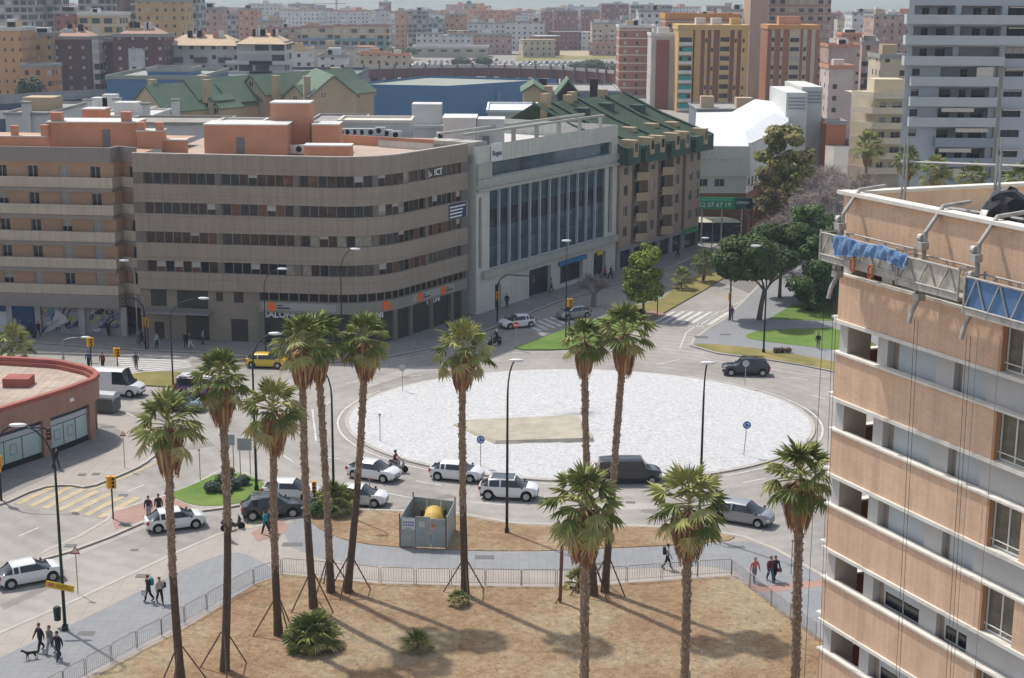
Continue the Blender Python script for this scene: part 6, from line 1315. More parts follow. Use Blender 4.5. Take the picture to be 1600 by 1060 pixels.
# ------------------------------------------------------------------ barrier fence round the dry lot
def panel_mesh():
    bm=bmesh.new(); w_=1.0
    tube(bm,[(0,0,.12),(0,0,1.02),(.06,0,1.1),(w_-.06,0,1.1),(w_,0,1.02),(w_,0,.12)],.022,6); tube(bm,[(0,0,.16),(w_,0,.16)],.016,5)
    return bm
FR=mat('rusty_grey_rail',(.34,.30,.27),.7,.35,3)
line=[(20,1118),(100,1076),(135,1056),(175,1034),(215,1012),(253,993),(324,953),(359,933),(397,913),(441,897),(484,900),(540,906),(595,911),(650,913),(705,914),(759,914),(815,915),(870,915),(925,913),(980,909),(1035,905),(1090,901),(1143,898),(1172,920),(1205,947),(1235,970),(1275,1000)]
P3=[G(x,y,.17) for x,y in line]; tpl=None
for i,(a,b) in enumerate(zip(P3,P3[1:])):
    L_=(b-a).length; n=max(1,round(L_/2.35))
    for k in range(n):
        p=a.lerp(b,k/n); q=a.lerp(b,(k+1)/n); l=(q-p).length-.06; rz=atan2(q.y-p.y,q.x-p.x); side='along the lower left pavement' if i<9 else ('facing the grey footpath' if i<22 else 'by the right-hand crossing')
        t=thing('barrier_panel','grey metal crowd barrier panel '+side+' round the dry lot','barrier',p,rz,'metal barrier panels round the dry lot, '+side)
        key=round(l,1); 
        if ('bar',key) not in MC:
            bm=bmesh.new(); tube(bm,[(.02,0,.0),(.02,0,1.02),(.1,0,1.1),(key-.1,0,1.1),(key-.02,0,1.02),(key-.02,0,0)],.028,6); tube(bm,[(.02,0,.16),(key-.02,0,.16)],.02,5); me=bpy.data.meshes.new('frame'); bm.to_mesh(me); bm.free(); me.materials.append(FR)
            bm=bmesh.new(); nb=int(key/.16)
            for j in range(1,nb): tube(bm,[(j*key/nb,0,.16),(j*key/nb,0,1.1)],.011,4,cap=False)
            m2=bpy.data.meshes.new('bars'); bm.to_mesh(m2); bm.free(); m2.materials.append(FR); MC[('bar',key)]=(me,m2)
        me,m2=MC[('bar',key)]; inst('frame',me,t); inst('bars',m2,t)
# ------------------------------------------------------------------ fenced skip with a yellow hose reel
def build_pen():
    p=[G(x,y,.17) for x,y in ((625,855),(697,858),(711,828),(646,820))]; O=p[0]; t=thing('site_enclosure','grey sheet-metal site enclosure with notices, on the brown verge','site enclosure',O); SM=mat('grey_sheet_metal',(.33,.37,.37),.6,.15,1.5,metal=.1)
    q=[V2(v.x-O.x,v.y-O.y) for v in p]; H=2.15
    for i in range(4):
        a,b=q[i],q[(i+1)%4]; L_=(b-a).length; n=3 if i!=3 else 3
        for k in range(n):
            if i==3 and k==1: pass
            bm=bmesh.new(); band(bm,[a.lerp(b,(k+.02)/n),a.lerp(b,(k+.98)/n)],.08,H+(.12 if (k==1 and i==0) else 0),0,.04); obj('panel',bm,SM,t)
    for v in q:
        bm=bmesh.new(); tube(bm,[(v.x,v.y,0),(v.x,v.y,H+.3)],.05,6); obj('post',bm,mat('brown_post',(.16,.12,.08),.8,.2),t)
    a,b=q[0],q[1]; d=(b-a).normalized(); rz=atan2(d.y,d.x)
    def onf(u,z,w_,h,m,nm): bm=bmesh.new(); box(bm,-w_/2,w_/2,-.02,.0,-h/2,h/2); o=obj(nm,bm,m,t); o.location=(a.x+d.x*u+d.y*.03,a.y+d.y*u-d.x*.03,z); o.rotation_euler=(0,0,rz); return o
    o=onf(.62,1.72,.9,.75,mat('notice_white',(.6,.62,.63),.5,.04),'notice'); 
    for r_ in range(2):
        for c_ in range(5): bm=bmesh.new(); tube(bm,[(-.32+.16*c_,-.035,.12-.2*r_),(-.32+.16*c_,-.02,.12-.2*r_)],.06,8); obj('notice_symbol',bm,mat('notice_blue',(.05,.08,.4),.5,.05),o)
    bm=bmesh.new(); box(bm,-.3,.2,-.035,-.02,-.33,-.27); obj('notice_line',bm,mat('notice_green',(.1,.4,.2),.5,0),o)
    onf(1.55,1.75,.42,.42,mat('pale_mark',(.5,.52,.52),.6,.1),'faded_mark'); o=onf(2.35,1.62,.5,.6,mat('notice_pinkish',(.45,.36,.36),.6,.12),'notice')
    bm=bmesh.new(); tube(bm,[(.0,-.035,.05),(0,-.02,.05)],.14,10); obj('notice_symbol',bm,mat('faded_red',(0,0,0)),o)
    # reel
    c=(q[0]+q[1]+q[2]+q[3])/4+V2(.35,.25); r_=thing('hose_reel','big yellow ribbed hose reel inside the grey enclosure','hose reel',(O.x+c.x,O.y+c.y,.2)); bm=bmesh.new()
    for k in range(9):
        x=-.62+.155*k
        if k<9: pass
    tube(bm,[( -.75,0,1.35),(.75,0,1.35)],.08,8); obj('axle',bm,DARK,r_)
    bm=bmesh.new(); pts=[];rs=[]
    for k in range(37): y=-.9+1.8*k/36; pts.append((0,y,1.25)); rs.append((.72+.05*cos(k*2*pi/4))*(1 if 1<k<35 else .9))
    tube(bm,pts,rs,22); o=obj('hose_drum',bm,mat('hose_yellow',(.60,.42,.11),.6,.12,3),r_,smooth=True)
    for s_ in (-1,1): bm=bmesh.new(); box(bm,s_*.82-.06,s_*.82+.06,-.3,.9,0,2.0); obj('stand',bm,DARK,r_)
build_pen()
# leaning post, dumpster
t=thing('support_post','rusty brown post leaning in the dry lot left of the middle palm','post',G(875,941,.17)); bm=bmesh.new(); tube(bm,[(0,0,0),(.08,0,3.9)],.11,8); obj('shaft',bm,mat('rusty_post',(.17,.085,.055),.85,.25,3),t); bm=bmesh.new(); tube(bm,[(-.3,-.3,0),(.02,0,.5)],.04,6); obj('prop',bm,mat('rusty_post',(0,0,0)),t)
t=thing('recycling_container','grey rounded recycling container beside the parked white van','container',G(166,643,.12),-.25); bm=bmesh.new(); box(bm,-1.1,1.1,-.75,.75,.15,1.35); bmesh.ops.bevel(bm,geom=bm.edges[:],offset=.12,segments=2); obj('body',bm,mat('dark_grey_plastic',(.12,.125,.13),.5,.1),t)
bm=bmesh.new(); pts=[(-1.1,0,1.2),(1.1,0,1.2)]; tube(bm,pts,.72,16); o=obj('lid',bm,mat('pale_grey_plastic',(.42,.44,.46),.4,.06),t,smooth=False)
# ------------------------------------------------------------------ palms
LG=[mat('palm_green_%d'%i,c,.65,.2,2,spec=.3) for i,c in enumerate(((.13,.16,.04),(.21,.235,.065),(.33,.34,.12),(.44,.38,.17)))]
LS=mat('palm_stalk',(.45,.43,.2),.6,.15,2); SK=[mat('palm_skirt_%d'%i,c,.9,.2,2) for i,c in enumerate(((.36,.19,.10),(.26,.13,.075),(.50,.32,.18),(.42,.29,.15)))]
TR=mat('palm_trunk',(.17,.115,.085),.95,0,3.5,rgb2=(.36,.27,.20),det=8,bump=.6); TRD=mat('palm_trunk_base',(.11,.075,.055),.95,.25,3,bump=.5); BRC=mat('brace_wood',(.17,.10,.065),.85,.2,3)
def fanleaf(bm,M,pl,R,mi,r,nseg=20,spread=1.95,droop=.5):
    c=Vector((pl,0,0)); mid=[];tip=[]
    v0=bm.verts.new(M@c)
    pts=[]
    for i in range(nseg+1):
        a=-spread+2*spread*i/nseg; f=1-.22*(abs(a)/spread)**2; pl_=.05 if i%2 else -.05
        x=pl+R*.56*f*cos(a); y=R*.56*f*sin(a); pts.append(bm.verts.new(M@Vector((x,y,pl_-droop*.3*R+.0))))
    for i in range(nseg):
        a=-spread+2*spread*(i+.5)/nseg; f=(1-.22*(abs(a)/spread)**2)*r.uniform(.85,1.08); x=pl+R*f*cos(a); y=R*f*sin(a)
        t=bm.verts.new(M@Vector((x+r.uniform(-.04,.04),y,-droop*R*r.uniform(.5,1.0))))
        m=mi if r.random()<.86 else min(3,mi+1)
        f1=bm.faces.new((v0,pts[i],pts[i+1])); f1.material_index=m; f2=bm.faces.new((pts[i],t,pts[i+1])); f2.material_index=m
    w_=.035; q=[bm.verts.new(M@Vector(p)) for p in ((0,-w_,.0),(pl,-w_*.6,0.03),(pl,w_*.6,.03),(0,w_,.0))]; f=bm.faces.new(q); f.material_index=4
    q=[bm.verts.new(M@Vector(p)) for p in ((0,0,-w_),(pl,0,-w_*.6+.02),(pl,0,w_*.6+.03),(0,0,w_))]; f=bm.faces.new(q); f.material_index=4
def crownmesh(seed,nleaf=44,R=.84,pl0=1.02,low=-42):
    r=random.Random(seed); bm=bmesh.new()
    for i in range(nleaf):
        f=i/nleaf; el=radians(84-(84-low)*f**.85+r.uniform(-9,9)); az=i*2.39996+r.uniform(-.25,.25); pl=pl0*(.75+.5*f)*r.uniform(.85,1.15)
        M=Matrix.Translation((0,0,.5*(1-f)-.05*f))@Matrix.Rotation(az,4,'Z')@Matrix.Rotation(-el,4,'Y')@Matrix.Rotation(r.uniform(-.5,.5),4,'X')
        mi=r.choice([1,1,2,0]) if f<.35 else (r.choice([0,1,1,2]) if f<.8 else r.choice([0,1,3,3]))
        fanleaf(bm,M,pl,R*r.uniform(.85,1.12),mi,r,droop=r.uniform(.25,.6)+.45*f)
    me=bpy.data.meshes.new('crown'); bm.to_mesh(me); bm.free()
    for m in (*LG,LS): me.materials.append(m)
    return me
def skirtmesh(seed,L=2.0,n=420,Rt=.86):
    r=random.Random(seed); bm=bmesh.new()
    for i in range(n):
        az=r.uniform(0,2*pi); z0=r.uniform(-.2,-.9 if L>1 else -.5); l=L*r.uniform(.5,1.0); ro=Rt*r.uniform(.55,1.05)*(1-.25*(-z0)); w_=r.uniform(.03,.09); ca,sa=cos(az),sin(az); tx,ty=-sa,ca; tw=r.uniform(-.15,.15)
        pts=[(.18,z0+.1),(ro*.85,z0-.12),(ro,z0-l*.4),(ro*.86,z0-l*.75),(ro*.62+r.uniform(-.05,.1),z0-l)]
        prev=None
        for j,(q,z) in enumerate(pts):
            ww=w_*(.5,1,1.2,1,.3)[j]; off_=tw*j/4; a=bm.verts.new((q*ca+tx*(off_-ww),q*sa+ty*(off_-ww),z)); b=bm.verts.new((q*ca+tx*(off_+ww),q*sa+ty*(off_+ww),z))
            if prev: f=bm.faces.new((prev[0],prev[1],b,a)); f.material_index=mi
            else: mi=r.choice([0,0,1,1,2,3])
            prev=(a,b)
    me=bpy.data.meshes.new('skirt'); bm.to_mesh(me); bm.free()
    for m in SK: me.materials.append(m)
    return me
CM=[crownmesh(1,34,.86,1.05,-44),crownmesh(2,29,.92,1.1,-36),crownmesh(3,38,.80,.98,-52),crownmesh(4,31,.9,1.15,-40)]; SM_=[skirtmesh(11),skirtmesh(12),skirtmesh(13,2.2,420,.82)]
def trunk(root,top,rb,rt,split,seed):
    """top: vector from base to crown foot; rough upper part with leaf bases, smoother dark foot"""
    r=random.Random(seed); Hh=top.z; n=int(Hh/.16); bend=Vector((r.uniform(-.25,.25),r.uniform(-.2,.2),0)); bm=bmesh.new(); N_=14; rings=[]
    def cen(f): return Vector((top.x*f,top.y*f,Hh*f))+bend*sin(pi*f)
    for i in range(n+1):
        f=i/n; rad=(rb+(rt-rb)*min(1,f*2.2))*(1+(.18*max(0,1-f*12))); c=cen(f); rg=[]
        for k in range(N_):
            a=2*pi*k/N_; rr=rad*(1+(r.uniform(-.11,.14) if f>split else r.uniform(-.03,.03))); rg.append(bm.verts.new(c+Vector((rr*cos(a),rr*sin(a),0))))
        rings.append(rg)
    for i,(a,b) in enumerate(zip(rings,rings[1:])):
        for k in range(N_): f=bm.faces.new((a[k],a[(k+1)%N_],b[(k+1)%N_],b[k])); f.material_index=0 if i/n>split+r.uniform(-.03,.03) else 1
    for i in range(int(46*Hh*(1-split)/2)):
        f=r.uniform(split,1); az=r.uniform(0,2*pi); c=cen(f); rad=rt*.95; ca,sa=cos(az),sin(az); h=r.uniform(.10,.2); o=rad+r.uniform(.04,.13); w_=.05
        p=[c+Vector((rad*ca-sa*w_,rad*sa+ca*w_,0)),c+Vector((rad*ca+sa*w_,rad*sa-ca*w_,0)),c+Vector((o*ca,o*sa,h))]; q=c+Vector((rad*ca,rad*sa,h*1.4)); v=[bm.verts.new(x) for x in (*p,q)]
        for t in ((0,1,2),(1,3,2),(0,2,3)): fc=bm.faces.new([v[x] for x in t]); fc.material_index=2
    obj('trunk',bm,[TR,TRD,mat('palm_leaf_base',(.46,.36,.27),.9,.2,4)],root)
def palm(label,bx,by,cx,cy,seed,split=.45,rad=.205,brace=True,base=None,csc=1.0,sk=0,scl=1):
    b=base if base is not None else G(bx,by,.17); c=AT(cx,cy,b.y+random.Random(seed).uniform(-.3,.3)); top=c-b; top.z+=.15
    t=thing('palm_tree',label,'palm tree',b,0,'tall fan palms in the dry lot'); trunk(t,top,rad*1.25,rad,split,seed)
    o=inst('crown',CM[seed%4],t,top,seed*1.3,csc); inst('skirt',SM_[sk],t,top+Vector((0,0,.1)),seed*.7,csc)
    if brace:
        for k in range(3):
            a=seed*.4+k*2.09; z=2.3; f=z/top.z; bm=bmesh.new(); tube(bm,[(1.5*cos(a),1.5*sin(a),0),(top.x*f+rad*.9*cos(a),top.y*f+rad*.9*sin(a),z)],.045,6); obj('brace',bm,BRC,t)
    return t
palm('fan palm with its trunk cut by the bottom edge, leftmost of the row',0,0,263,672,1,.42,csc=1.05,base=Vector((-18.2,78.6,.17)))
palm('fan palm standing right of the leftmost one, base with braces at the bottom edge',351,1048,345,600,2,.5)
palm('fan palm with lowest crown in the left group, behind the big palm shrub',435,992,428,648,3,.3,csc=1.0)
palm('fan palm with dark smooth foot, in front of the pair left of centre',490,950,472,545,4,.35)
palm('fan palm with rough trunk to the foot, between its two close neighbours',517,925,495,540,5,.12)
palm('leaning fan palm, rightmost of the close group left of centre',543,925,571,537,6,.45)
palm('solitary fan palm at the centre of the photo before the white gravel',727,930,723,553,7,.35)
palm('fan palm with slim crown, left of the pair right of centre',928,930,913,540,8,.3,csc=.82,sk=2)
palm('leaning fan palm, right of the pair right of centre, crown before the street',945,925,976,526,9,.3,csc=1.0,sk=2)
palm('large fan palm hiding the black van, trunk leaving the bottom edge',0,0,912,798,10,.05,csc=1.12,base=Vector((3.6,67.3,.17)),brace=False,rad=.2,sk=1)
palm('fan palm right of the black van, trunk leaving the bottom edge',0,0,1076,800,11,.05,csc=1.05,base=Vector((8.5,68.3,.17)),brace=False,rad=.2,sk=1)
palm('fan palm against the corner of the salmon building, rightmost of all',0,0,1250,755,12,.05,csc=1.02,base=Vector((14.1,69.5,.17)),brace=False,rad=.2,sk=1)
def smallpalm(label,bx,by,cx,cy,seed,csc,base=None,rad=.2,group='street palms before the right-hand towers'):
    b=base if base is not None else G(bx,by,.12); c=AT(cx,cy,b.y); top=c-b; t=thing('palm_tree',label,'palm tree',b,0,group); trunk(t,top,rad*1.2,rad,.2,seed); inst('crown',CM[seed%4],t,top,seed,csc); 
    if top.z>4: inst('skirt',SM_[seed%2],t,top,seed,csc*.8)
    return t
for i,(cx,cy,Y,cs,lb) in enumerate(((1357,232,232,1.35,'street palm before the yellow corner building, leftmost of the row'),(1419,252,205,1.2,'street palm second from left, before the lower left of the grey tower'),(1462,270,190,1.1,'street palm third from left, just above the salmon parapet'),(1519,280,182,1.1,'street palm fourth from left, crown barely above the salmon parapet'),(1597,285,176,1.2,'street palm cut by the right edge of the photo'))):
    p=AT(cx,cy,Y); smallpalm(lb,0,0,cx,cy,i+1,cs,base=Vector((p.x,Y,0)))
smallpalm('greyish young palm behind the red shop roof at the left edge',18,562,20,538,3,1.1,rad=.2,group='young palms')
smallpalm('small dark palm at the near end of the brown median, before the crossing lamp',1098,440,1101,410,2,1.0,rad=.15,group='young palms')
smallpalm('thin young palm on the brown median, left of the dark one',1066,452,1066,436,1,.8,rad=.08,group='young palms')
def shrubpalm(label,x,y,s,seed,n=24):
    t=thing('palm_shrub',label,'palm shrub',G(x,y,.17),seed); r=random.Random(seed); me=crownmesh(50+seed,n,.62,.75,12); inst('fronds',me,t,(0,0,.15),0,s); bm=bmesh.new(); tube(bm,[(0,0,0),(0,0,.35*s)],[.16*s,.1*s],8); obj('stem',bm,TRD,t); return t
for i,(dx,dy,s) in enumerate(((0,0,1.5),)): shrubpalm('big dense palm shrub at the foot of the left palms',487,1010,1.3,3,60)
shrubpalm('small lone palm seedling on the dry lot, left of centre',652,1015,.72,1); shrubpalm('small palm shrub growing at the foot of the central palm',716,945,.55,2); shrubpalm('dark palm shrub beside the leaning rusty post',905,918,.8,5); shrubpalm('palm shrub half hidden behind the left palm trunks on the brown verge',524,800,1.35,6,36)
# ------------------------------------------------------------------ broadleaf trees, pines, bare trees
def branch(bm,p,d,l,r0,depth,rnd,ends,split=3,up=.12,minr=.012):
    q=p+d*l; tube(bm,[p,p.lerp(q,.5)+Vector((rnd.uniform(-1,1),rnd.uniform(-1,1),rnd.uniform(-1,1)))*l*.06,q],[r0,r0*.85,r0*.65],6 if depth>2 else 4,cap=False)
    if depth==0: ends.append(q); return
    for k in range(split+(1 if rnd.random()<.4 else 0)):
        a=rnd.uniform(0,2*pi); s=rnd.uniform(.35,.85); t=d.orthogonal().normalized(); u=d.cross(t); nd=(d+ (t*cos(a)+u*sin(a))*s+Vector((0,0,up))).normalized()
        branch(bm,p.lerp(q,rnd.uniform(.55,1)),nd,l*rnd.uniform(.62,.82),max(minr,r0*.6),depth-1,rnd,ends,split,up,minr)
BARK=mat('bark',(.12,.09,.07),.95,.25,3); BARKG=mat('grey_bark',(.24,.21,.19),.95,.25,2)
def foliage(parent,blobs,n,size,cols,seed,shell=.55,flat=.7):
    """leaf-sized faces scattered through clumps; clumps leave gaps between them"""
    r=random.Random(seed); bm=bmesh.new(); tot=sum(b[3]*b[3]*b[4] for b in blobs)
    for (x,y,z,rx,rz,) in [b[:5] for b in blobs]:
        k=int(n*rx*rx*rz/tot); base=r.randrange(len(cols))
        for i in range(k):
            while True:
                v=Vector((r.uniform(-1,1),r.uniform(-1,1),r.uniform(-1,1)))
                if shell<v.length<1: break
            c=Vector((x+v.x*rx,y+v.y*rx,z+v.z*rz)); s=size*r.uniform(.6,1.4); nrm=(v+Vector((r.uniform(-.6,.6),r.uniform(-.6,.6),r.uniform(.0,1.0)))).normalized(); a=nrm.orthogonal().normalized(); a=(a*cos(i)+nrm.cross(a)*sin(i)).normalized(); b=nrm.cross(a)
            q=[bm.verts.new(c+a*s),bm.verts.new(c+b*s*flat),bm.verts.new(c-a*s),bm.verts.new(c-b*s*flat)]; f=bm.faces.new(q); f.material_index=base if r.random()<.6 else r.randrange(len(cols))
    return obj('crown',bm,cols,parent)
def leafm(nm,cs): return [mat('%s_%d'%(nm,i),c,.7,.15,1.5,spec=.2) for i,c in enumerate(cs)]
def tree(label,base,th,blobs,n,size,cols,seed,depth=3,name='broadleaf_tree',bark=None,lean=(0,0),r0=.2,group=None,limb=2.2,split=3):
    t=thing(name,label,'tree',base,0,group); r=random.Random(seed); bm=bmesh.new(); top=Vector((lean[0],lean[1],th)); tube(bm,[(0,0,0),(lean[0]*.4,lean[1]*.4,th*.5),top],[r0*1.25,r0,r0*.85],9); ends=[]
    if depth>=0:
        for k in range(4): a=k*1.57+r.uniform(-.4,.4); branch(bm,top-Vector((0,0,r.uniform(0,.3*th*.3))),Vector((cos(a)*.75,sin(a)*.75,.8)).normalized(),limb,r0*.5,depth,r,ends,split)
    obj('trunk',bm,bark or BARK,t)
    if n: foliage(t,blobs,n,size,cols,seed)
    return t,ends
def rblobs(seed,n,R,zc,H,rs,cone=0):
    r=random.Random(seed); out=[]
    for i in range(n):
        z=r.uniform(-1,1); rr=sqrt(max(0,1-z*z*(.85)))*(1-cone*(z+1)/2); a=r.uniform(0,2*pi); q=sqrt(r.random())
        s=rs*r.uniform(.65,1.25); out.append((R*rr*q*cos(a),R*rr*q*sin(a),zc+H*z,s,s*.62))
    return out
FG=leafm('fresh_leaf',((.15,.20,.02),(.22,.26,.03),(.10,.15,.02),(.28,.29,.05))); FP=leafm('pine_needles',((.035,.06,.018),(.055,.09,.024),(.08,.12,.032))); FO=leafm('olive_leaf',((.20,.20,.05),(.28,.26,.08),(.36,.30,.11),(.15,.17,.045))); FD=leafm('dark_leaf',((.04,.075,.022),(.065,.11,.03),(.05,.09,.03)))
b=G(1005,493,.14); tree('bright yellow-green tree on the median before the green-roofed block',b,2.0,rblobs(1,46,2.8,5.2,3.1,1.0,.6),9000,.17,FG,1,r0=.15)
b=G(1186,500,.12); tree('dark umbrella pine with a forked leaning trunk at the plaza edge',b,3.6,[(x-1.2,y,z,s,zs) for x,y,z,s,zs in rblobs(2,40,4.2,7.3,1.9,1.5)],15000,.2,FP,2,name='pine_tree',lean=(.5,0),r0=.28)
b=G(1140,500,.12); tree('dark round pine on a thin trunk by the walking woman',b,4.8,[(x,y,z,s,zs) for x,y,z,s,zs in rblobs(3,16,1.9,6.6,1.3,1.0)],6000,.18,FP,3,name='pine_tree',r0=.11,depth=2,limb=1.2)
b=G(1218,466,.12); tree('dark pine on a short trunk behind the forked pine',b,3.2,rblobs(4,30,3.6,6.6,2.6,1.4),10000,.22,FP,4,name='pine_tree',r0=.2)
b=G(1274,484,.15); tree('broad dark conifer on the shaded lawn, left of the salmon building corner',b,1.4,rblobs(5,44,3.6,4.8,3.9,1.3,.35),13000,.2,FD,5,name='conifer_tree',r0=.2)
b=G(1300,470,.15); tree('dark conifer touching the salmon building corner',b,1.2,rblobs(6,40,3.4,4.8,3.9,1.3,.4),10000,.2,FP,6,name='conifer_tree',r0=.2)
b=G(1290,470,.15); b.y+=12; tree('greener bushy tree behind the two dark conifers',b,3,rblobs(16,30,3.2,7.4,2.6,1.2,.2),8000,.2,leafm('mid_leaf',((.06,.11,.03),(.09,.15,.045),(.13,.19,.07))),16,r0=.2)
p=AT(1228,270,226); tree('tall olive-green tree rising in front of the market hall tower',Vector((p.x,226,.12)),5,rblobs(7,60,4.4,13.0,4.9,1.3,.25),13000,.25,FO,7,r0=.3)
p=AT(1204,300,220); tree('brownish green lower tree left of the tall olive-green one',Vector((p.x,220,.12)),3.5,rblobs(8,24,3.0,9.5,3.0,1.1),3500,.2,leafm('brown_leaf',((.16,.12,.06),(.20,.15,.08),(.12,.11,.04))),8,r0=.22)
def bare(label,px,py,Y,h,seed,m,depth=5):
    p=AT(px,py,Y); t=thing('bare_tree',label,'tree',(p.x,Y,.12),0,'leafless street trees'); r=random.Random(seed); bm=bmesh.new(); ends=[]; tube(bm,[(0,0,0),(0,0,h*.3)],[.35,.28],8)
    tw=bmesh.new()
    for k in range(5): a=k*1.26+r.uniform(-.3,.3); branch(bm,Vector((0,0,h*.28)),Vector((cos(a)*.8,sin(a)*.8,.9)).normalized(),h*.24,.17,depth-1,r,ends,3,.1,.035)
    for e in ends:
        for k in range(5):
            d=Vector((r.uniform(-1,1),r.uniform(-1,1),r.uniform(-.4,1.1))).normalized()*h*.075; s=d.orthogonal().normalized()*.035; tw.faces.new([tw.verts.new(e+s),tw.verts.new(e-s),tw.verts.new(e+d)])
    obj('trunk',bm,m,t); obj('twigs',tw,mat('twig_brown',(.30,.25,.23),.95,.2,2),t); return t
GB=mat('pale_bark',(.30,.26,.24),.95,.2,2)
bare('grey leafless tree, leftmost of the bare ones beside the market hall',1228,340,207,9.5,1,BARKG); bare('grey leafless tree with wide crown right of the olive tree',1262,335,232,15,2,GB); bare('pale leafless tree just above the salmon building corner',1303,325,206,14.5,3,GB); bare('reddish leafless tree low by the kiosks',1192,385,212,5.0,4,mat('reddish_bark',(.26,.15,.10),.95,.2,2)); bare('leafless tree nearest the yellow corner building',1326,300,214,15,5,BARKG)
bare('small leafless tree on the lawn median behind the grey car',927,516,184,4.6,6,BARKG,4)
def bush(label,px,py,r_,cols,seed,n=900,group=None,z=.15,name='bush',fl=.7):
    t=thing(name,label,'bush',G(px,py,z),0,group); foliage(t,[(0,0,r_*fl,r_,r_*fl)]+[(r_*.5*cos(a),r_*.5*sin(a),r_*fl,r_*.6,r_*.5) for a in (0,2,4)],n,.09,cols,seed,.35); bm=bmesh.new(); tube(bm,[(0,0,0),(0,0,r_*.6)],.04,5); obj('stem',bm,BARK,t)
FB=leafm('grey_green_leaf',((.06,.085,.06),(.09,.12,.09),(.05,.07,.045)))
for i,(x,y,r_,lb) in enumerate(((331,768,.62,'round grey-green bush, leftmost on the lawn island'),(350,758,.7,'dark round bush behind the others on the lawn island'),(366,764,.6,'grey-green bush in the middle of the lawn island row'),(380,757,.55,'grey-green bush at the right of the lawn island row'),(352,770,.5,'small dark bush beside the palm trunk on the lawn island'))): bush(lb,x,y,r_,FB if i!=1 else FD,i)
bush('clump of orange-red flowers behind the lawn island bushes',357,742,.5,leafm('orange_flower',((.35,.12,.03),(.1,.12,.03))),9)
bush('low dark shrub on the brown verge by the left palm trunks',497,806,.8,FD,10,1200)
for i,x in enumerate((1213,1222,1231)): bush('low brown dry shrub on the right verge near the lamp',x,551,.4,leafm('dry_shrub',((.09,.05,.04),(.14,.1,.05))),20+i,300,'dry shrubs on the right verge')
# distant green masses and trees
FH=leafm('far_leaf',((.05,.075,.03),(.08,.10,.045)))
for i,(px,yt,Y,w_,lb) in enumerate(((935,94,700,13,'long green hedge-like tree mass before the banded brick tower, right part'),(918,97,715,10,'green tree mass left of the one before the banded brick tower'),(862,52,1000,16,'blue-green trees at the foot of the red towers, left part'),(905,55,1000,16,'blue-green trees at the foot of the red towers, right part'),(630,76,830,12,'dark green tree clump left of the long low stand'),(593,92,650,5,'dark conifer beside the orange-roofed low house'),(755,90,760,5,'dark tree in front of the long low stand, right end'),(722,92,770,6,'rounded tree in front of the long low stand'),(48,118,430,4.5,'small tree growing on the pale orange building terrace'),(838,80,900,5,'lone bush on the dry field'),(793,103,620,5,'dark tree behind the viaduct at centre'))):
    p=AT(px,yt,Y); h=max(4,p.z) if i!=8 else p.z; t,_=tree(lb,Vector((p.x,Y,0)),h*.4,[(random.uniform(-w_*.5,w_*.5),random.uniform(-3,3),h*.62+random.uniform(-1,1)*h*.12,w_*.28+1,h*.33) for _ in range(8)],2200,.5,FH,30+i,depth=-1,r0=.3)
slab('dry_field',None,.02,GRASSD,wp=[G(805,95),G(960,92),G(960,62),G(820,64)]); slab('dry_field',None,.03,mat('pale_bare_soil',(.36,.30,.2),.95,.15,.03),wp=[G(815,90),G(925,88),G(920,66),G(835,68)])
# ------------------------------------------------------------------ vehicles
TYRE=mat('tyre_rubber',(.018,.018,.018),.9,0); RIM=mat('alloy_rim',(.38,.39,.40),.35,0,metal=.6); CG=mat('car_glass',(.02,.028,.033),.06,0,spec=.9); HL=mat('headlight_glass',(.7,.72,.74),.15,0); TL=mat('tail_light_red',(.42,.02,.015),.3,0); PL=mat('number_plate',(.7,.7,.68),.5,0); TRIM=mat('black_trim',(.022,.022,.024),.6,0)
CT={ # L,W,sill,belt,roofz, windscreen base/top x, rear roof/base x, hood z, nose z, rear deck z
 'hatch':(4.25,.90,.20,.95,1.48,1.30,.32,-1.2,-1.96,.97,.68,.98,.33),
 'suv':(4.5,.93,.26,1.06,1.67,1.40,.5,-1.5,-2.12,1.08,.80,1.1,.38),
 'mpv':(4.5,.92,.2,1.0,1.6,1.6,.45,-1.6,-2.14,1.0,.70,1.03,.33),
 'estate':(4.75,.92,.28,1.02,1.72,1.2,.55,-1.95,-2.3,1.06,.86,1.02,.36),
 'van':(5.1,.97,.25,1.12,1.96,1.75,1.0,-2.35,-2.5,1.1,.86,1.12,.33),
 'bigvan':(5.9,1.0,.28,1.2,2.55,2.1,1.3,-2.85,-2.93,1.15,.9,1.2,.35)}
def lerp(a,b,t): return a+(b-a)*max(0,min(1,t))
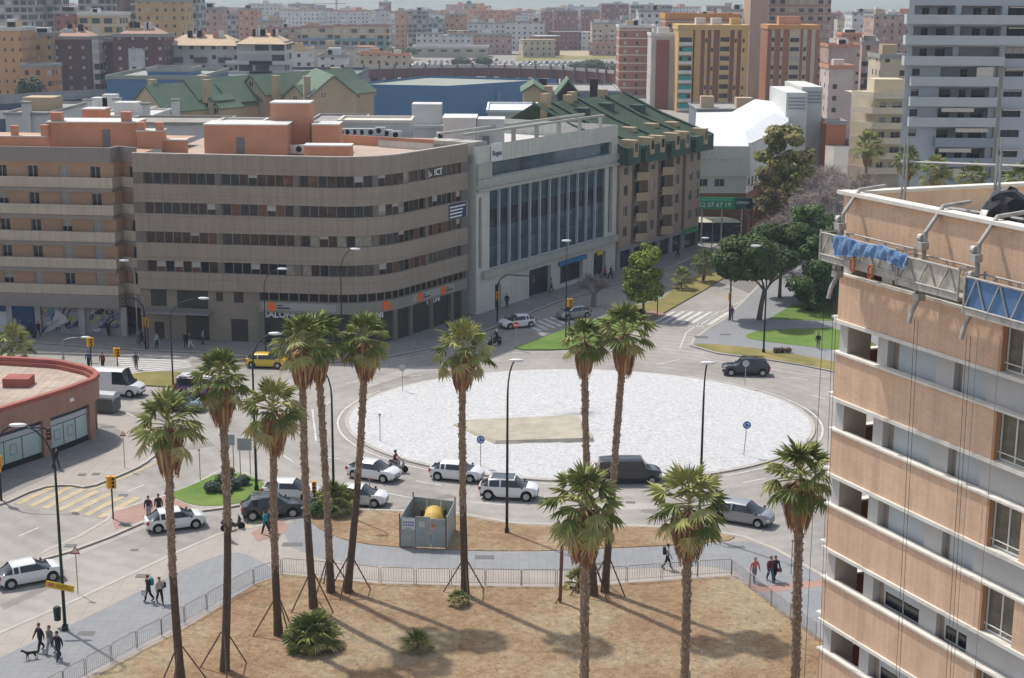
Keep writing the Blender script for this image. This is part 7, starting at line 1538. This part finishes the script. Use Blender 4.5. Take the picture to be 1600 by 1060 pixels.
def carmeshes(kind):
    L_,W,zs,zb,zr,xa,xb,xc,xd,hz_,nz,dz,wr=CT[kind]; h=L_/2; wx=(h-.82 if kind!='bigvan' else h-.95,-h+.78)
    xs=sorted({round(x,3) for x in [-h,-h+.06,-h+.18,-h+.4,h,h-.05,h-.15,h-.35,h-.7,xa,xb,xc,xd,(xa+xb)/2,(xc+xd)/2]+[wx[i]+o for i in (0,1) for o in (-.44,-.4,-.33,-.2,0,.2,.33,.4,.44)]+[xb+(xc-xb)*k/6 for k in range(7)]+[xb-.12,xb-1.02,xb-1.12,xc+.1,xc+.28] if -h<=x<=h})
    ar=wr+.07; rows=[]
    for x in xs:
        e=abs(x)/h; wf=1-.24*e**8-(.06*e**3); g=lerp(0,1,(xa-x)/(xa-xb)) if x>xb else (1 if x>xc else lerp(1,0,(xc-x)/(xc-xd)))
        belt=lerp(zb,nz,(x-xa)/(h-xa)*.35) if x>xa else (zb if x>xd else lerp(zb,zb-.12,(xd-x)/(h+xd+1e-4)))
        hoodz=lerp(hz_,nz,((x-xa)/(h-xa))**2.3) if x>xa else hz_
        if x<=xd: hoodz=dz-(.1 if x<-h+.05 else 0)
        base=hoodz if x>xa or x<xd else lerp(hz_,dz,(xa-x)/(xa-xd)); roof=zr-(.02 if 'van' in kind else .085)*((x-(xb*.7+xc*.3))/1.3)**2*.7
        top=base+(roof-base)*g; s0=zs+(.18 if e>.97 else (.07 if e>.93 else 0)); arch=0
        for w_ in wx:
            if abs(x-w_)<ar: arch=max(arch,wr+sqrt(ar*ar-(x-w_)**2))
        z1=max(s0,arch); z2=max(s0+.18,arch+.015); z3=max(min(.62,belt-.12),arch+.03); Wf=W*wf
        bt=min(belt,top); tw=lerp(.93,.76 if 'van' not in kind else .88,g)*Wf
        rows.append([(Wf*.90,z1),(Wf*.985,z2),(Wf,z3),(Wf*.965,bt),(tw,lerp(bt+.03,top-.12,g)),(tw-.13,lerp(bt+.05,top-.025,g)),(0,top+.02)])
    body=bmesh.new(); gls={}
    def quad(B,p): B.faces.new([B.verts.new(q) for q in p])
    V={}
    def bv(i,j,s):
        k=(i,j,s if rows[i][j][0]>0 else 1)
        if k not in V: V[k]=body.verts.new((xs[i],rows[i][j][0]*k[2],rows[i][j][1]))
        return V[k]
    for i in range(len(xs)-1):
        xm=(xs[i]+xs[i+1])/2
        for s in (1,-1):
            for j in range(6):
                q=[bv(i,j,s),bv(i+1,j,s),bv(i+1,j+1,s),bv(i,j+1,s)]
                if s<0: q=q[::-1]
                kindg=None
                pil=(xb-1.12<xm<xb-1.02) or (xc<xm<xc+.1 )
                if kind=='bigvan': sidewin=xb-1.0<xm<xa-.2
                elif kind=='van': sidewin=xd<xm<xa-.1 and not pil
                else: sidewin=xd+.12<xm<xa-.18 and not pil
                if j==3 and sidewin and not pil: kindg='side_window'
                if j in (4,5) and xb<xm<xa: kindg='windscreen'
                if j in (4,5) and xd<xm<xc and kind!='bigvan': kindg='rear_window'
                if j==4 and kindg and kindg!='side_window' : kindg=None if j==4 and False else kindg
                if kindg:
                    if kindg=='side_window': kindg+='#%d%d'%(s,xm>xb-1.07)
                    B=gls.setdefault(kindg,bmesh.new()); B.faces.new([B.verts.new(v.co) for v in q])
                else:
                    try: body.faces.new(q)
                    except ValueError: pass
    for i in (0,len(xs)-1):
        ring=[bv(i,j,1) for j in range(7)]+[bv(i,j,-1) for j in range(5,-1,-1)]
        try: body.faces.new(ring if i==0 else ring[::-1])
        except ValueError: pass
    bmesh.ops.recalc_face_normals(body,faces=body.faces[:])
    out={}
    def mk(n,b,m,sm=True):
        me=bpy.data.meshes.new(n); b.to_mesh(me); b.free(); me.materials.append(m); out[n]=me
        if sm:
            for p in me.polygons: p.use_smooth=True
            me.set_sharp_from_angle(angle=radians(38))
    mk('body',body,WHITE)
    for n,b in gls.items():
        bmesh.ops.remove_doubles(b,verts=b.verts[:],dist=.001); 
        if b.faces: mk(n,b,CG)
    u=bmesh.new(); box(u,-h+.15,h-.15,-W*.82,W*.82,zs-.03,zs+.35); mk('underbody',u,TRIM,False)
    w=bmesh.new(); tube(w,[(0,-.115,0),(0,-.09,0),(0,.09,0),(0,.115,0)],[wr*.88,wr,wr,wr*.88],20); mk('tyre',w,TYRE)
    w=bmesh.new(); tube(w,[(0,-.10,0),(0,.122,0)],wr*.62,14)
    for k in range(5): a=k*2*pi/5; box(w,wr*.05,wr*.6,.122,.132,-.035,.035,Matrix.Rotation(a,4,'Y'))
    mk('rim',w,RIM,False)
    out['wx']=wx; out['dim']=CT[kind]; return out
CMS={}
def car(label,kind,px,py,ang,paint,name='parked_car',cat='car',group=None,roofm=None,z=.03,base=None,small=False):
    """px,py: ground point under the car's middle; ang: heading of the nose"""
    if kind not in CMS: CMS[kind]=carmeshes(kind)
    M=CMS[kind]; L_,W,zs,zb,zr,xa,xb,xc,xd,hz_,nz,dz,wr=M['dim']; h=L_/2
    t=thing(name,label,cat,base if base is not None else G(px,py,z),radians(ang),group)
    b=bpy.data.objects.new('body',M['body']); COL.objects.link(b); b.parent=t; b.material_slots[0].link='OBJECT'; b.material_slots[0].material=paint
    for n in M:
        if n=='underbody' or 'wind' in n: inst(n.split('#')[0],M[n],t)
    if small: return t
    for x in M['wx']:
        for s in (1,-1):
            w=inst('wheel',M['tyre'],t,(x,s*(W-.10),wr),0 if s>0 else pi); inst('rim',M['rim'],w)
    def piece(n,m,boxes,par=None):
        k=(kind,n)
        if k not in CMS:
            bm=bmesh.new(); 
            for q in boxes: box(bm,*q)
            bmesh.ops.bevel(bm,geom=bm.edges[:],offset=.012,segments=1); me=bpy.data.meshes.new(n); bm.to_mesh(me); bm.free(); me.materials.append(m); CMS[k]=me
        return inst(n.split('#')[0],CMS[k],t)
    for s,k in ((1,'a'),(-1,'b')):
        y0,y1=sorted((s*W*.52,s*W*.86)); piece('headlight#'+k,HL,[(h-.22,h-.035,y0,y1,nz-.17,nz-.02)]); y0,y1=sorted((s*W*.60,s*W*.90)); piece('tail_light#'+k,TL,[(-h+.005,-h+.16,y0,y1,zb-.28,zb-.06)] if 'van' not in kind else [(-h-.01,-h+.1,*sorted((s*W*.8,s*W*.92)),.8,1.3)])
        y0,y1=sorted((s*(W+.02),s*(W+.17))); piece('wing_mirror#'+k,TRIM,[(xa-.35,xa-.22,y0,y1,zb+.0,zb+.13)])
    piece('grille',TRIM,[(h-.06,h+.012,-W*.42,W*.42,nz-.20,nz-.07)]); piece('lower_grille',TRIM,[(h-.08,h+.008,-W*.6,W*.6,.3,.42)])
    piece('number_plate#f',PL,[(h,h+.03,-.24,.24,.44,.55)]); piece('number_plate#r',PL,[(-h-.02,-h+.02,-.24,.24,zb-.3,zb-.18)])
    if kind in ('suv','estate'): 
        for s in (1,-1): piece('roof_rail#%d'%s,RIM if kind=='suv' else TRIM,[(xc+.1,xb-.1,s*W*.68-.02,s*W*.68+.02,zr-.02,zr+.05)])
    return t
PW=car_paint('white_car_paint',(.72,.73,.74)); PB=car_paint('black_car_paint',(.012,.014,.022)); PG=car_paint('silver_grey_paint',(.30,.31,.33),.3); PD=car_paint('dark_grey_paint',(.045,.05,.06),.2); PY=car_paint('yellow_car_paint',(.65,.45,.03)); PLB=car_paint('light_blue_paint',(.28,.38,.45),.2); PV=car_paint('purple_paint',(.13,.03,.16))
car('white hatchback seen from behind, nearest car at lower left beside the lamp post','hatch',46,908,31,PW,'car')
car('white hatchback seen from behind, just past the pink island and yellow crossing','hatch',274,824,23,PW,'car')
car('dark grey car with roof rails waiting between the left palm trunks','suv',425,806,14,PD,'car')
car('white car partly hidden behind palm trunks, next to the lawn island','hatch',455,778,-6,PW,'car')
car('white hatchback behind the rightmost left-group trunk, nose to the right','hatch',562,787,-8,PW,'car')
car('white hatchback in the ring lane next to the scooter rider','hatch',584,747,-24,PW,'car')
car('white coupe-like hatchback just in front of the blue roundabout sign','hatch',714,748,-14,PW,'car')
t=car('white compact SUV with a black roof panel, passing behind the lamp post','suv',795,777,-7,PW,'car'); bm=bmesh.new(); box(bm,-1.3,.42,-.52,.52,1.655,1.688); obj('roof_panel',bm,CG,t)
car('black passenger van half hidden by the large palm crown','van',982,752,3,PB,'van','van')
car('silver-grey people carrier right of the palm crowns at the ring exit','mpv',1160,815,-27,PG,'car')
car('black estate car with roof rails driving left along the far right lane','estate',1165,585,178,PB,'car')
car('small white hatchback facing left before the far crossing','hatch',808,511,207,PW,'car')
car('pale grey car stopped on the far zebra crossing','hatch',896,497,213,PG,'car')
car('white high-roof delivery van parked behind the red shop','bigvan',178,616,-10,PW,'van','van')
t=car('purple and white van half hidden behind the leftmost palms','van',318,618,-8,PV,'van','van'); bm=bmesh.new(); box(bm,-2.2,1.0,-.75,.75,1.95,1.99); obj('roof_panel',bm,PW,t); bm=bmesh.new(); box(bm,-1.2,.2,-.985,-.975,.55,.95); obj('side_stripe',bm,PW,t)
car('yellow car seen between palm fronds before the tile showroom','hatch',417,573,-5,PY,'car')
car('pale blue car mostly hidden by the crown of the leftmost palm','hatch',286,640,-8,PLB,'car')
car('silver car on the far side street by the yellow corner building','hatch',1337,262,80,PG,'car'); car('dark car further up the side street, past the silver one','hatch',1325,226,85,PD,'car'); car('white car farthest up the side street, small between the houses','hatch',1318,200,85,PW,'car')
r=random.Random(5); PR=car_paint('red_car_paint',(.35,.03,.02)); n=0
for row,(Yc,x0,x1) in enumerate(((735,-85,50),(752,-75,60),(772,-60,62),(795,-55,66),(820,-30,70))):
    x=x0
    while x<x1 and n<150:
        if r.random()<.82: pc=r.choice([PW,PW,PG,PD,PLB,PR]); car('tiny %s parked in the distant car park beyond the viaduct'%{PW.name:'white car',PG.name:'silver car',PD.name:'dark car',PLB.name:'pale blue car',PR.name:'red car'}[pc.name],'hatch',0,0,90+r.uniform(-4,4),pc,'parked_car',group='%s in the distant car park'%pc.name.replace('_',' '),base=Vector((x,Yc,0)),small=True); n+=1
        x+=3.0
# ------------------------------------------------------------------ people
def figmesh(pose):
    """one continuous body grown over a jointed skeleton; metres, faces +X, feet at z=0"""
    st={'walk':.26,'walk2':-.21,'stand':.05,'ride':0}[pose]; V=[];E=[];Rr=[]
    def v(p,r): V.append(p); Rr.append(r); return len(V)-1
    def ch(pts,start):
        a=start
        for p,r in pts: b=v(p,r); E.append((a,b)); a=b
        return a
    ride=pose=='ride'; lean=.05 if not ride else .12
    pel=v((0,0,.95),(.175,.13)); ch([((lean*.4,0,1.12),(.165,.125)),((lean*.7,0,1.28),(.185,.13)),((lean,0,1.42),(.15,.105))],pel); chest=len(V)-1
    nk=ch([((lean+.01,0,1.50),(.055,.055)),((lean+.03,0,1.60),(.085,.075)),((lean+.035,0,1.68),(.09,.08)),((lean+.02,0,1.745),(.05,.05))],chest)
    nose=v((lean+.135,0,1.63),(.016,.016)); E.append((nk-2,nose))
    for s in (1,-1):
        f=st*s
        if ride: leg=[((.05,.11*s,.90),(.1,.1)),((.42,.17*s,.86),(.085,.085)),((.36,.17*s,.46),(.058,.058)),((.34,.17*s,.34),(.045,.045)),((.50,.17*s,.30),(.04,.035))]
        else: leg=[((.01,.09*s,.86),(.115,.112)),((f*.5+.04,.105*s,.49),(.088,.086)),((f*.85-(.06 if f<0 else 0),.105*s,.27),(.08,.074)),((f*1.0-(.05 if f<0 else 0),.105*s,.085+(.04 if f<-.1 else 0)),(.058,.055)),((f*1.0+.14,.11*s,.045),(.045,.036))]
        ch(leg,pel); g=-f
        sh=((lean,.195*s,1.40),(.08,.08))
        if ride: arm=[sh,((.22,.24*s,1.2),(.048,.048)),((.48,.24*s,1.08),(.036,.036)),((.53,.24*s,1.07),(.032,.02))]
        else: arm=[sh,((lean+g*.3,.255*s,1.15),(.062,.062)),((lean+g*.65+.05,.265*s,.92),(.045,.045)),((lean+g*.72+.07,.265*s,.84),(.036,.022))]
        h_=ch(arm,chest); hx,hy,hz_=V[h_]
        for k,(o,l) in enumerate(((-.028,.07),(-.010,.085),(.009,.08),(.027,.06))): ch([((hx+.012+o*.8,hy+o*.15,hz_-l*.55),(.009,.009)),((hx+.03+o*.8,hy-.006*s,hz_-l),(.008,.008))],h_)
        ch([((hx+.045,hy-.015*s,hz_-.01),(.011,.011)),((hx+.06,hy-.02*s,hz_-.045),(.009,.009))],h_)
    bm=bmesh.new(); lay=bm.verts.layers.skin.verify(); vs=[bm.verts.new(p) for p in V]
    for e in E: bm.edges.new((vs[e[0]],vs[e[1]]))
    for q,r_ in zip(vs,Rr): q[lay].radius=r_
    vs[0][lay].use_root=True
    me=bpy.data.meshes.new('tmp'); bm.to_mesh(me); bm.free(); o=bpy.data.objects.new('tmp',me); COL.objects.link(o); o.modifiers.new('s','SKIN'); m=o.modifiers.new('u','SUBSURF'); m.levels=1; m.render_levels=1
    dg=bpy.context.evaluated_depsgraph_get(); dg.update(); res=bpy.data.meshes.new_from_object(o.evaluated_get(dg)); bpy.data.objects.remove(o)
    res.materials.clear(); 
    for m in (WHITE,WHITE,WHITE,TRIM): res.materials.append(m)   # top, trousers, skin, shoes (set per person)
    for p in res.polygons:
        c=p.center; p.use_smooth=True; hand=abs(c.y)>.2 and (c.z<.885 if not ride else c.x>.46)
        low=c.z<.98 and not (abs(c.y)>.19 and c.z>.7) if not ride else (c.z<.97 and abs(c.y)<.22)
        foot=c.z<.10 if not ride else (c.z<.36)
        p.material_index=3 if foot else (2 if (c.z>1.49 or hand) else (1 if low else 0))
    return res
FM={}
def hairmesh(long):
    bm=bmesh.new(); bmesh.ops.create_icosphere(bm,subdivisions=3,radius=1)
    for v in bm.verts:
        c=v.co; v.co=Vector((c.x*.105-.012,c.y*.098,c.z*.115+(.02)))
        if v.co.x>.045 and v.co.z<.05: v.co.x=.045
        if c.z<-.1: v.co.z-=(.16 if long else .0); 
    me=bpy.data.meshes.new('hair'); bm.to_mesh(me); bm.free()
    for p in me.polygons: p.use_smooth=True
    return me
SKN=mat('skin',(.42,.25,.17),.6,0); SHOE=mat('dark_shoe',(.03,.03,.03),.7,0); HAIRC={'k':mat('black_hair',(.02,.016,.013),.7,0),'b':mat('brown_hair',(.07,.04,.022),.7,0),'w':mat('white_helmet',(.7,.7,.7),.3,0),'g':mat('grey_hair',(.3,.29,.28),.7,0),'d':mat('dark_helmet',(.025,.025,.03),.3,0)}
def cloth(c): return mat('cloth_%02d_%02d_%02d'%tuple(int(99*x) for x in c),c,.9,.12,6)
def person(label,px,py,ang,top,legs,pose='walk',hair='k',long=False,h=1.0,z=.12,base=None,group=None,skinleg=False):
    if pose not in FM: FM[pose]=figmesh(pose)
    o=bpy.data.objects.new('person',FM[pose]); COL.objects.link(o); o.location=base if base is not None else G(px,py,z); o.rotation_euler=(0,0,radians(ang)); o.scale=(h,h,h); tag(o,label,'person',group)
    for i,m in enumerate((cloth(top),cloth(legs),SKN,SHOE)): o.material_slots[i].link='OBJECT'; o.material_slots[i].material=m
    k='hair%d'%long
    if k not in FM: FM[k]=hairmesh(long)
    hm=FM[k]; ho=bpy.data.objects.new('helmet' if hair in 'wd' else 'hair',hm); 
    if not hm.materials: hm.materials.append(HAIRC['k'])
    COL.objects.link(ho); ho.parent=o; ho.location=(.06 if pose!='ride' else .13,0,1.665); ho.material_slots[0].link='OBJECT'; ho.material_slots[0].material=HAIRC[hair]
    if hair in 'wd': ho.scale=(1.25,1.25,1.2)
    return o
BK_=(.02,.02,.025); NV_=(.03,.04,.08); WH_=(.55,.55,.55); DG=(.06,.06,.065); JN=(.08,.11,.18)
person('woman with long dark hair in black, leftmost of the three walking a dog',64,1018,-125,BK_,BK_,'walk','b',True)
person('person in a grey top and pale trousers, middle of the three walking a dog',80,1022,-120,(.16,.15,.14),(.28,.28,.30),'walk2','b')
person('person in dark clothes, rightmost and nearest of the three walking a dog',92,1031,-110,BK_,(.03,.035,.06),'walk','k')
person('person in a long dark coat with a teal backpack, carrying a white bag',233,940,-140,(.03,.025,.03),BK_,'walk2','b',True)
person('person in a beige jacket with a dark shoulder bag, right of the dark-coated one',250,943,-60,(.45,.38,.33),BK_,'walk','b')
person('man in a light shirt and dark shorts with a black backpack by the barriers',1042,889,-4,(.35,.33,.34),BK_,'walk','k')
person('person in a red and white top and grey shorts near the right crossing',1178,910,-70,(.5,.2,.2),(.20,.21,.24),'walk2','g')
person('person in a maroon top and dark trousers, left of the pair at right',1203,909,-80,(.12,.03,.05),JN,'walk','k')
person('person in dark clothes with a brown handbag, right of the pair at right',1210,908,-75,BK_,BK_,'walk2','b',True)
person('person in dark clothes, left of the pair waiting on the pink island',233,811,-90,(.03,.03,.05),(.3,.25,.28),'stand','b')
person('person in a dark jacket, right of the pair waiting on the pink island',249,808,-90,BK_,BK_,'stand','k')
person('person in a turquoise top walking behind the dark grey car',416,835,150,(.03,.28,.30),BK_,'walk','k')
person('person in a blue top right behind the turquoise-clad one',423,832,150,(.03,.05,.16),BK_,'walk2','k')
person('person dressed in black standing before the parked motorcycle, behind a palm trunk',357,847,-90,BK_,BK_,'walk2','k',z=.03)
person('dark silhouette walking past the pillar of the red shop',88,733,-30,BK_,(.03,.05,.07),'walk','k')
person('man in dark clothes crossing the sunny zebra at upper left',213,577,-80,DG,DG,'walk','k',z=.02)
person('person with a reddish jacket behind the red shop roof',161,577,-100,(.14,.06,.05),BK_,'stand','b')
person('person with a blue jacket behind the red shop roof',139,575,-100,(.06,.10,.2),BK_,'stand','k')
person('person in black walking on the right lawn path',1278,545,-100,BK_,(.2,.2,.2),'walk','k')
person('woman in violet and grey at the slim signal post',1143,501,-100,(.09,.07,.14),(.12,.12,.15),'walk','b',True)
for i,(x,y,t_,l_,lb) in enumerate(((24,519,WH_,BK_,'person in a white top, leftmost of four before the bank front'),(34,522,(.12,.12,.15),BK_,'person in grey, second of four before the bank front'),(46,523,NV_,BK_,'person in navy, third of four before the bank front'),(60,526,BK_,BK_,'person in black with a suitcase, rightmost of four before the bank front'),(170,525,BK_,BK_,'dark figure against the graffiti shutters'),(217,536,(.3,.3,.3),DG,'person in a pale top behind the signal arm'),(222,540,BK_,BK_,'person in black at the foot of the signal arm'),(245,545,(.3,.35,.35),BK_,'person in a pale grey top before the stone door'),(291,543,BK_,BK_,'person in black, left of the pair at the office entrance'),(298,545,(.08,.04,.06),WH_,'person with white trousers at the office entrance'),(317,539,(.3,.3,.33),NV_,'person in a pale top leaving the glass entrance'),(0,512,(.5,.03,.2),BK_,'person in a bright pink top at the left edge'),(932,447,(.25,.25,.3),JN,'person in a pale top, leftmost of the group by the yellow shop sign'),(939,446,JN,BK_,'person in blue jeans in the group by the yellow shop sign'),(945,436,(.4,.03,.04),BK_,'person in red in the group by the yellow shop sign'),(954,436,BK_,BK_,'person in black, rightmost of the group by the yellow shop sign'),(792,481,BK_,BK_,'dark figure by the doorway of the white office'),(862,456,(.3,.3,.3),BK_,'person in a grey top before the dark shopfront'),(1059,402,BK_,BK_,'dark figure before the corner shops of the green-roofed block'),(1143,372,(.4,.05,.04),BK_,'person in red between the two kiosks'),(1120,371,(.05,.2,.4),JN,'person in blue at the dark kiosk'),(1103,377,(.08,.25,.4),BK_,'person in pale blue in front of the dark kiosk'),(700,512,DG,DG,'dark figure under the showroom sign on the side street'))):
    person(lb,x,y,[-90,180,0,-45][i%4],t_,l_,['walk','stand','walk2'][i%3],'kb'[i%2])
def bag(name,label,px,py,off_,dims,c,ang=0):
    p=G(px,py,.12)+Vector(off_); bm=bmesh.new(); w_,d_,h=dims; box(bm,-w_/2,w_/2,-d_/2,d_/2,-h/2,h/2); bmesh.ops.bevel(bm,geom=bm.edges[:],offset=min(dims)*.3,segments=2); tube(bm,[(-w_*.3,0,h/2),(-w_*.2,0,h/2+.12),(w_*.2,0,h/2+.12),(w_*.3,0,h/2)],.012,5); o=obj(name,bm,cloth(c)); o.location=p; o.rotation_euler=(0,0,radians(ang)); tag(o,label,'bag')
bag('shopping_bag','white carrier bag held by the person in the long dark coat',233,940,(-.30,-.05,.62),(.3,.14,.4),(.6,.6,.62)); bag('backpack','teal backpack on the person in the long dark coat',233,940,(.17,.14,1.28),(.3,.2,.45),(.02,.2,.22),-50)
bag('shoulder_bag','dark shoulder bag on the person in the beige jacket',250,943,(.2,.22,1.15),(.34,.2,.34),(.05,.04,.04),20); bag('backpack','black backpack on the man by the barriers',1042,889,(-.2,0,1.28),(.2,.32,.48),(.02,.02,.025)); bag('handbag','brown handbag carried by the person at far right',1210,908,(.32,.0,.75),(.28,.12,.24),(.18,.08,.04)); bag('suitcase','black suitcase beside the people before the bank front',53,529,(0,0,.4),(.4,.28,.6),(.02,.02,.02))
# dog
def dog():
    V=[];E=[];R_=[]
    def v(p,r,a=None): V.append(p); R_.append(r); 
    pts=[((0,0,.42),.10),((.2,0,.43),.12),((.34,0,.47),.085),((.46,0,.58),.06),((.56,0,.60),.055),((.66,0,.56),.03),((-.2,0,.43),.095),((-.34,0,.48),.03),((-.46,0,.62),.02)]
    for p,r in pts: V.append(p); R_.append(r)
    E+= [(0,1),(1,2),(2,3),(3,4),(4,5),(0,6),(6,7),(7,8)]
    for s in (1,-1):
        n=len(V); V.extend([(.26,.07*s,.32),(.26+.06*s,.07*s,.18),(.26+.07*s,.07*s,.03),(.30+.07*s,.07*s,.02)]); R_.extend([.045,.03,.024,.022]); E.extend([(1,n),(n,n+1),(n+1,n+2),(n+2,n+3)])
        n=len(V); V.extend([(-.2,.07*s,.32),(-.16-.05*s,.07*s,.25),(-.28-.06*s,.07*s,.14),(-.25-.06*s,.07*s,.03),(-.21-.06*s,.07*s,.02)]); R_.extend([.055,.035,.024,.022,.022]); E.extend([(6,n),(n,n+1),(n+1,n+2),(n+2,n+3),(n+3,n+4)])
        n=len(V); V.append((.53,.045*s,.68)); R_.append(.02); E.append((4,n))
    bm=bmesh.new(); lay=bm.verts.layers.skin.verify(); vs=[bm.verts.new(p) for p in V]
    for e in E: bm.edges.new((vs[e[0]],vs[e[1]]))
    for q,r_ in zip(vs,R_): q[lay].radius=(r_,r_)
    vs[0][lay].use_root=True; o=obj('dog',bm,WHITE); o.modifiers.new('s','SKIN'); m=o.modifiers.new('u','SUBSURF'); m.levels=1; m.render_levels=1
    dg=bpy.context.evaluated_depsgraph_get(); dg.update(); res=bpy.data.meshes.new_from_object(o.evaluated_get(dg)); bpy.data.objects.remove(o); res.materials.clear(); res.materials.append(mat('dog_black_fur',(.03,.025,.02),.9,0)); res.materials.append(mat('dog_tan_fur',(.22,.15,.09),.9,0))
    for p in res.polygons: p.use_smooth=True; p.material_index=1 if (p.center.z<.22 or p.center.x>.6) else 0
    o=bpy.data.objects.new('dog',res); COL.objects.link(o); o.location=G(50,1030,.12); o.rotation_euler=(0,0,radians(200)); o.scale=(.95,)*3; tag(o,'small dark dog with tan legs walked by the group at lower left','dog')
dog()
# ------------------------------------------------------------------ two-wheelers
def scooter(label,px,py,ang,c,z=.03):
    t=thing('motor_scooter',label,'motorcycle',G(px,py,z),radians(ang))
    for x in (-.62,.62): bm=bmesh.new(); tube(bm,[(x,-.06,.27),(x,.06,.27)],.27,16); obj('wheel',bm,TYRE,t)
    bm=bmesh.new(); tube(bm,[(-.85,0,.72),(-.5,0,.62),(-.1,0,.5),(.2,0,.36),(.42,0,.45),(.52,0,.8),(.48,0,.98)],[.10,.2,.19,.14,.12,.13,.08],10); obj('body',bm,c,t,smooth=True)
    bm=bmesh.new(); tube(bm,[(-.75,0,.80),(-.4,0,.83),(-.05,0,.78)],[.12,.16,.12],8); obj('seat',bm,TRIM,t,smooth=True)
    bm=bmesh.new(); tube(bm,[(.48,0,.95),(.44,0,1.05)],.04,6); tube(bm,[(.42,-.3,1.08),(.5,0,1.04),(.42,.3,1.08)],.02,6); tube(bm,[(.62,0,.3),(.5,0,.9)],.035,6); obj('handlebar',bm,TRIM,t)
    bm=bmesh.new(); box(bm,.58,.64,-.09,.09,.78,.92); obj('headlight',bm,HL,t); return t
SC1=scooter('grey scooter ridden round the ring beside the white hatchback',622,737,-22,PG); person('scooter rider in a dark red jacket and dark helmet',0,0,-22,(.22,.03,.05),(.35,.33,.36),'ride','d',base=SC1.location+Vector((-.32,.13,-.02)))
scooter('black motorcycle stopped by the yellow crossing, behind a palm trunk',364,829,25,PB)
SC2=scooter('dark motorcycle on the side street right of the central palm crown',773,540,215,PB); person('motorcyclist in black with a white helmet on the side street',0,0,215,BK_,BK_,'ride','w',base=SC2.location+Vector((.28,.2,-.02)))
# ------------------------------------------------------------------ litter and stones on the dry lot, scattered low sheds far away
r=random.Random(44); st=[mat('stone_pale',(.5,.45,.38),.9,.15,5),mat('stone_brown',(.22,.15,.1),.9,.2,5),mat('dry_tuft',(.38,.30,.16),.9,.2,5)]
bm=bmesh.new()
for i in range(2600):
    px=r.uniform(150,1290); py=r.uniform(905,1130); 
    if py<918+max(0,(440-px)*.62) or py<915+max(0,(px-1140)*.78): continue
    p=G(px,py,.17); s=r.uniform(.015,.05)*(2.2 if r.random()<.03 else 1); k=r.random(); mi=0 if k<.12 else (1 if k<.45 else 2)
    if mi<2:
        v=[bm.verts.new(p+Vector((r.uniform(.6,1.2)*s*cos(a),r.uniform(.6,1.2)*s*sin(a),0))) for a in (0,1.3,2.6,3.9,5.2)]; tp_=bm.verts.new(p+Vector((0,0,s*.8)))
        for q in range(5): f=bm.faces.new((v[q],v[(q+1)%5],tp_)); f.material_index=mi
    else:
        for q in range(5):
            a=r.uniform(0,6.28); b_=p+Vector((cos(a)*.03,sin(a)*.03,0)); d_=Vector((-sin(a)*.012,cos(a)*.012,0)); f=bm.faces.new((bm.verts.new(b_-d_),bm.verts.new(b_+d_),bm.verts.new(b_+Vector((cos(a)*.09,sin(a)*.09,r.uniform(.05,.13)))))); f.material_index=2
tag(obj('ground_cover',bm,st),'pebbles and dry grass tufts strewn over the dry lot','ground cover',kind='stuff')
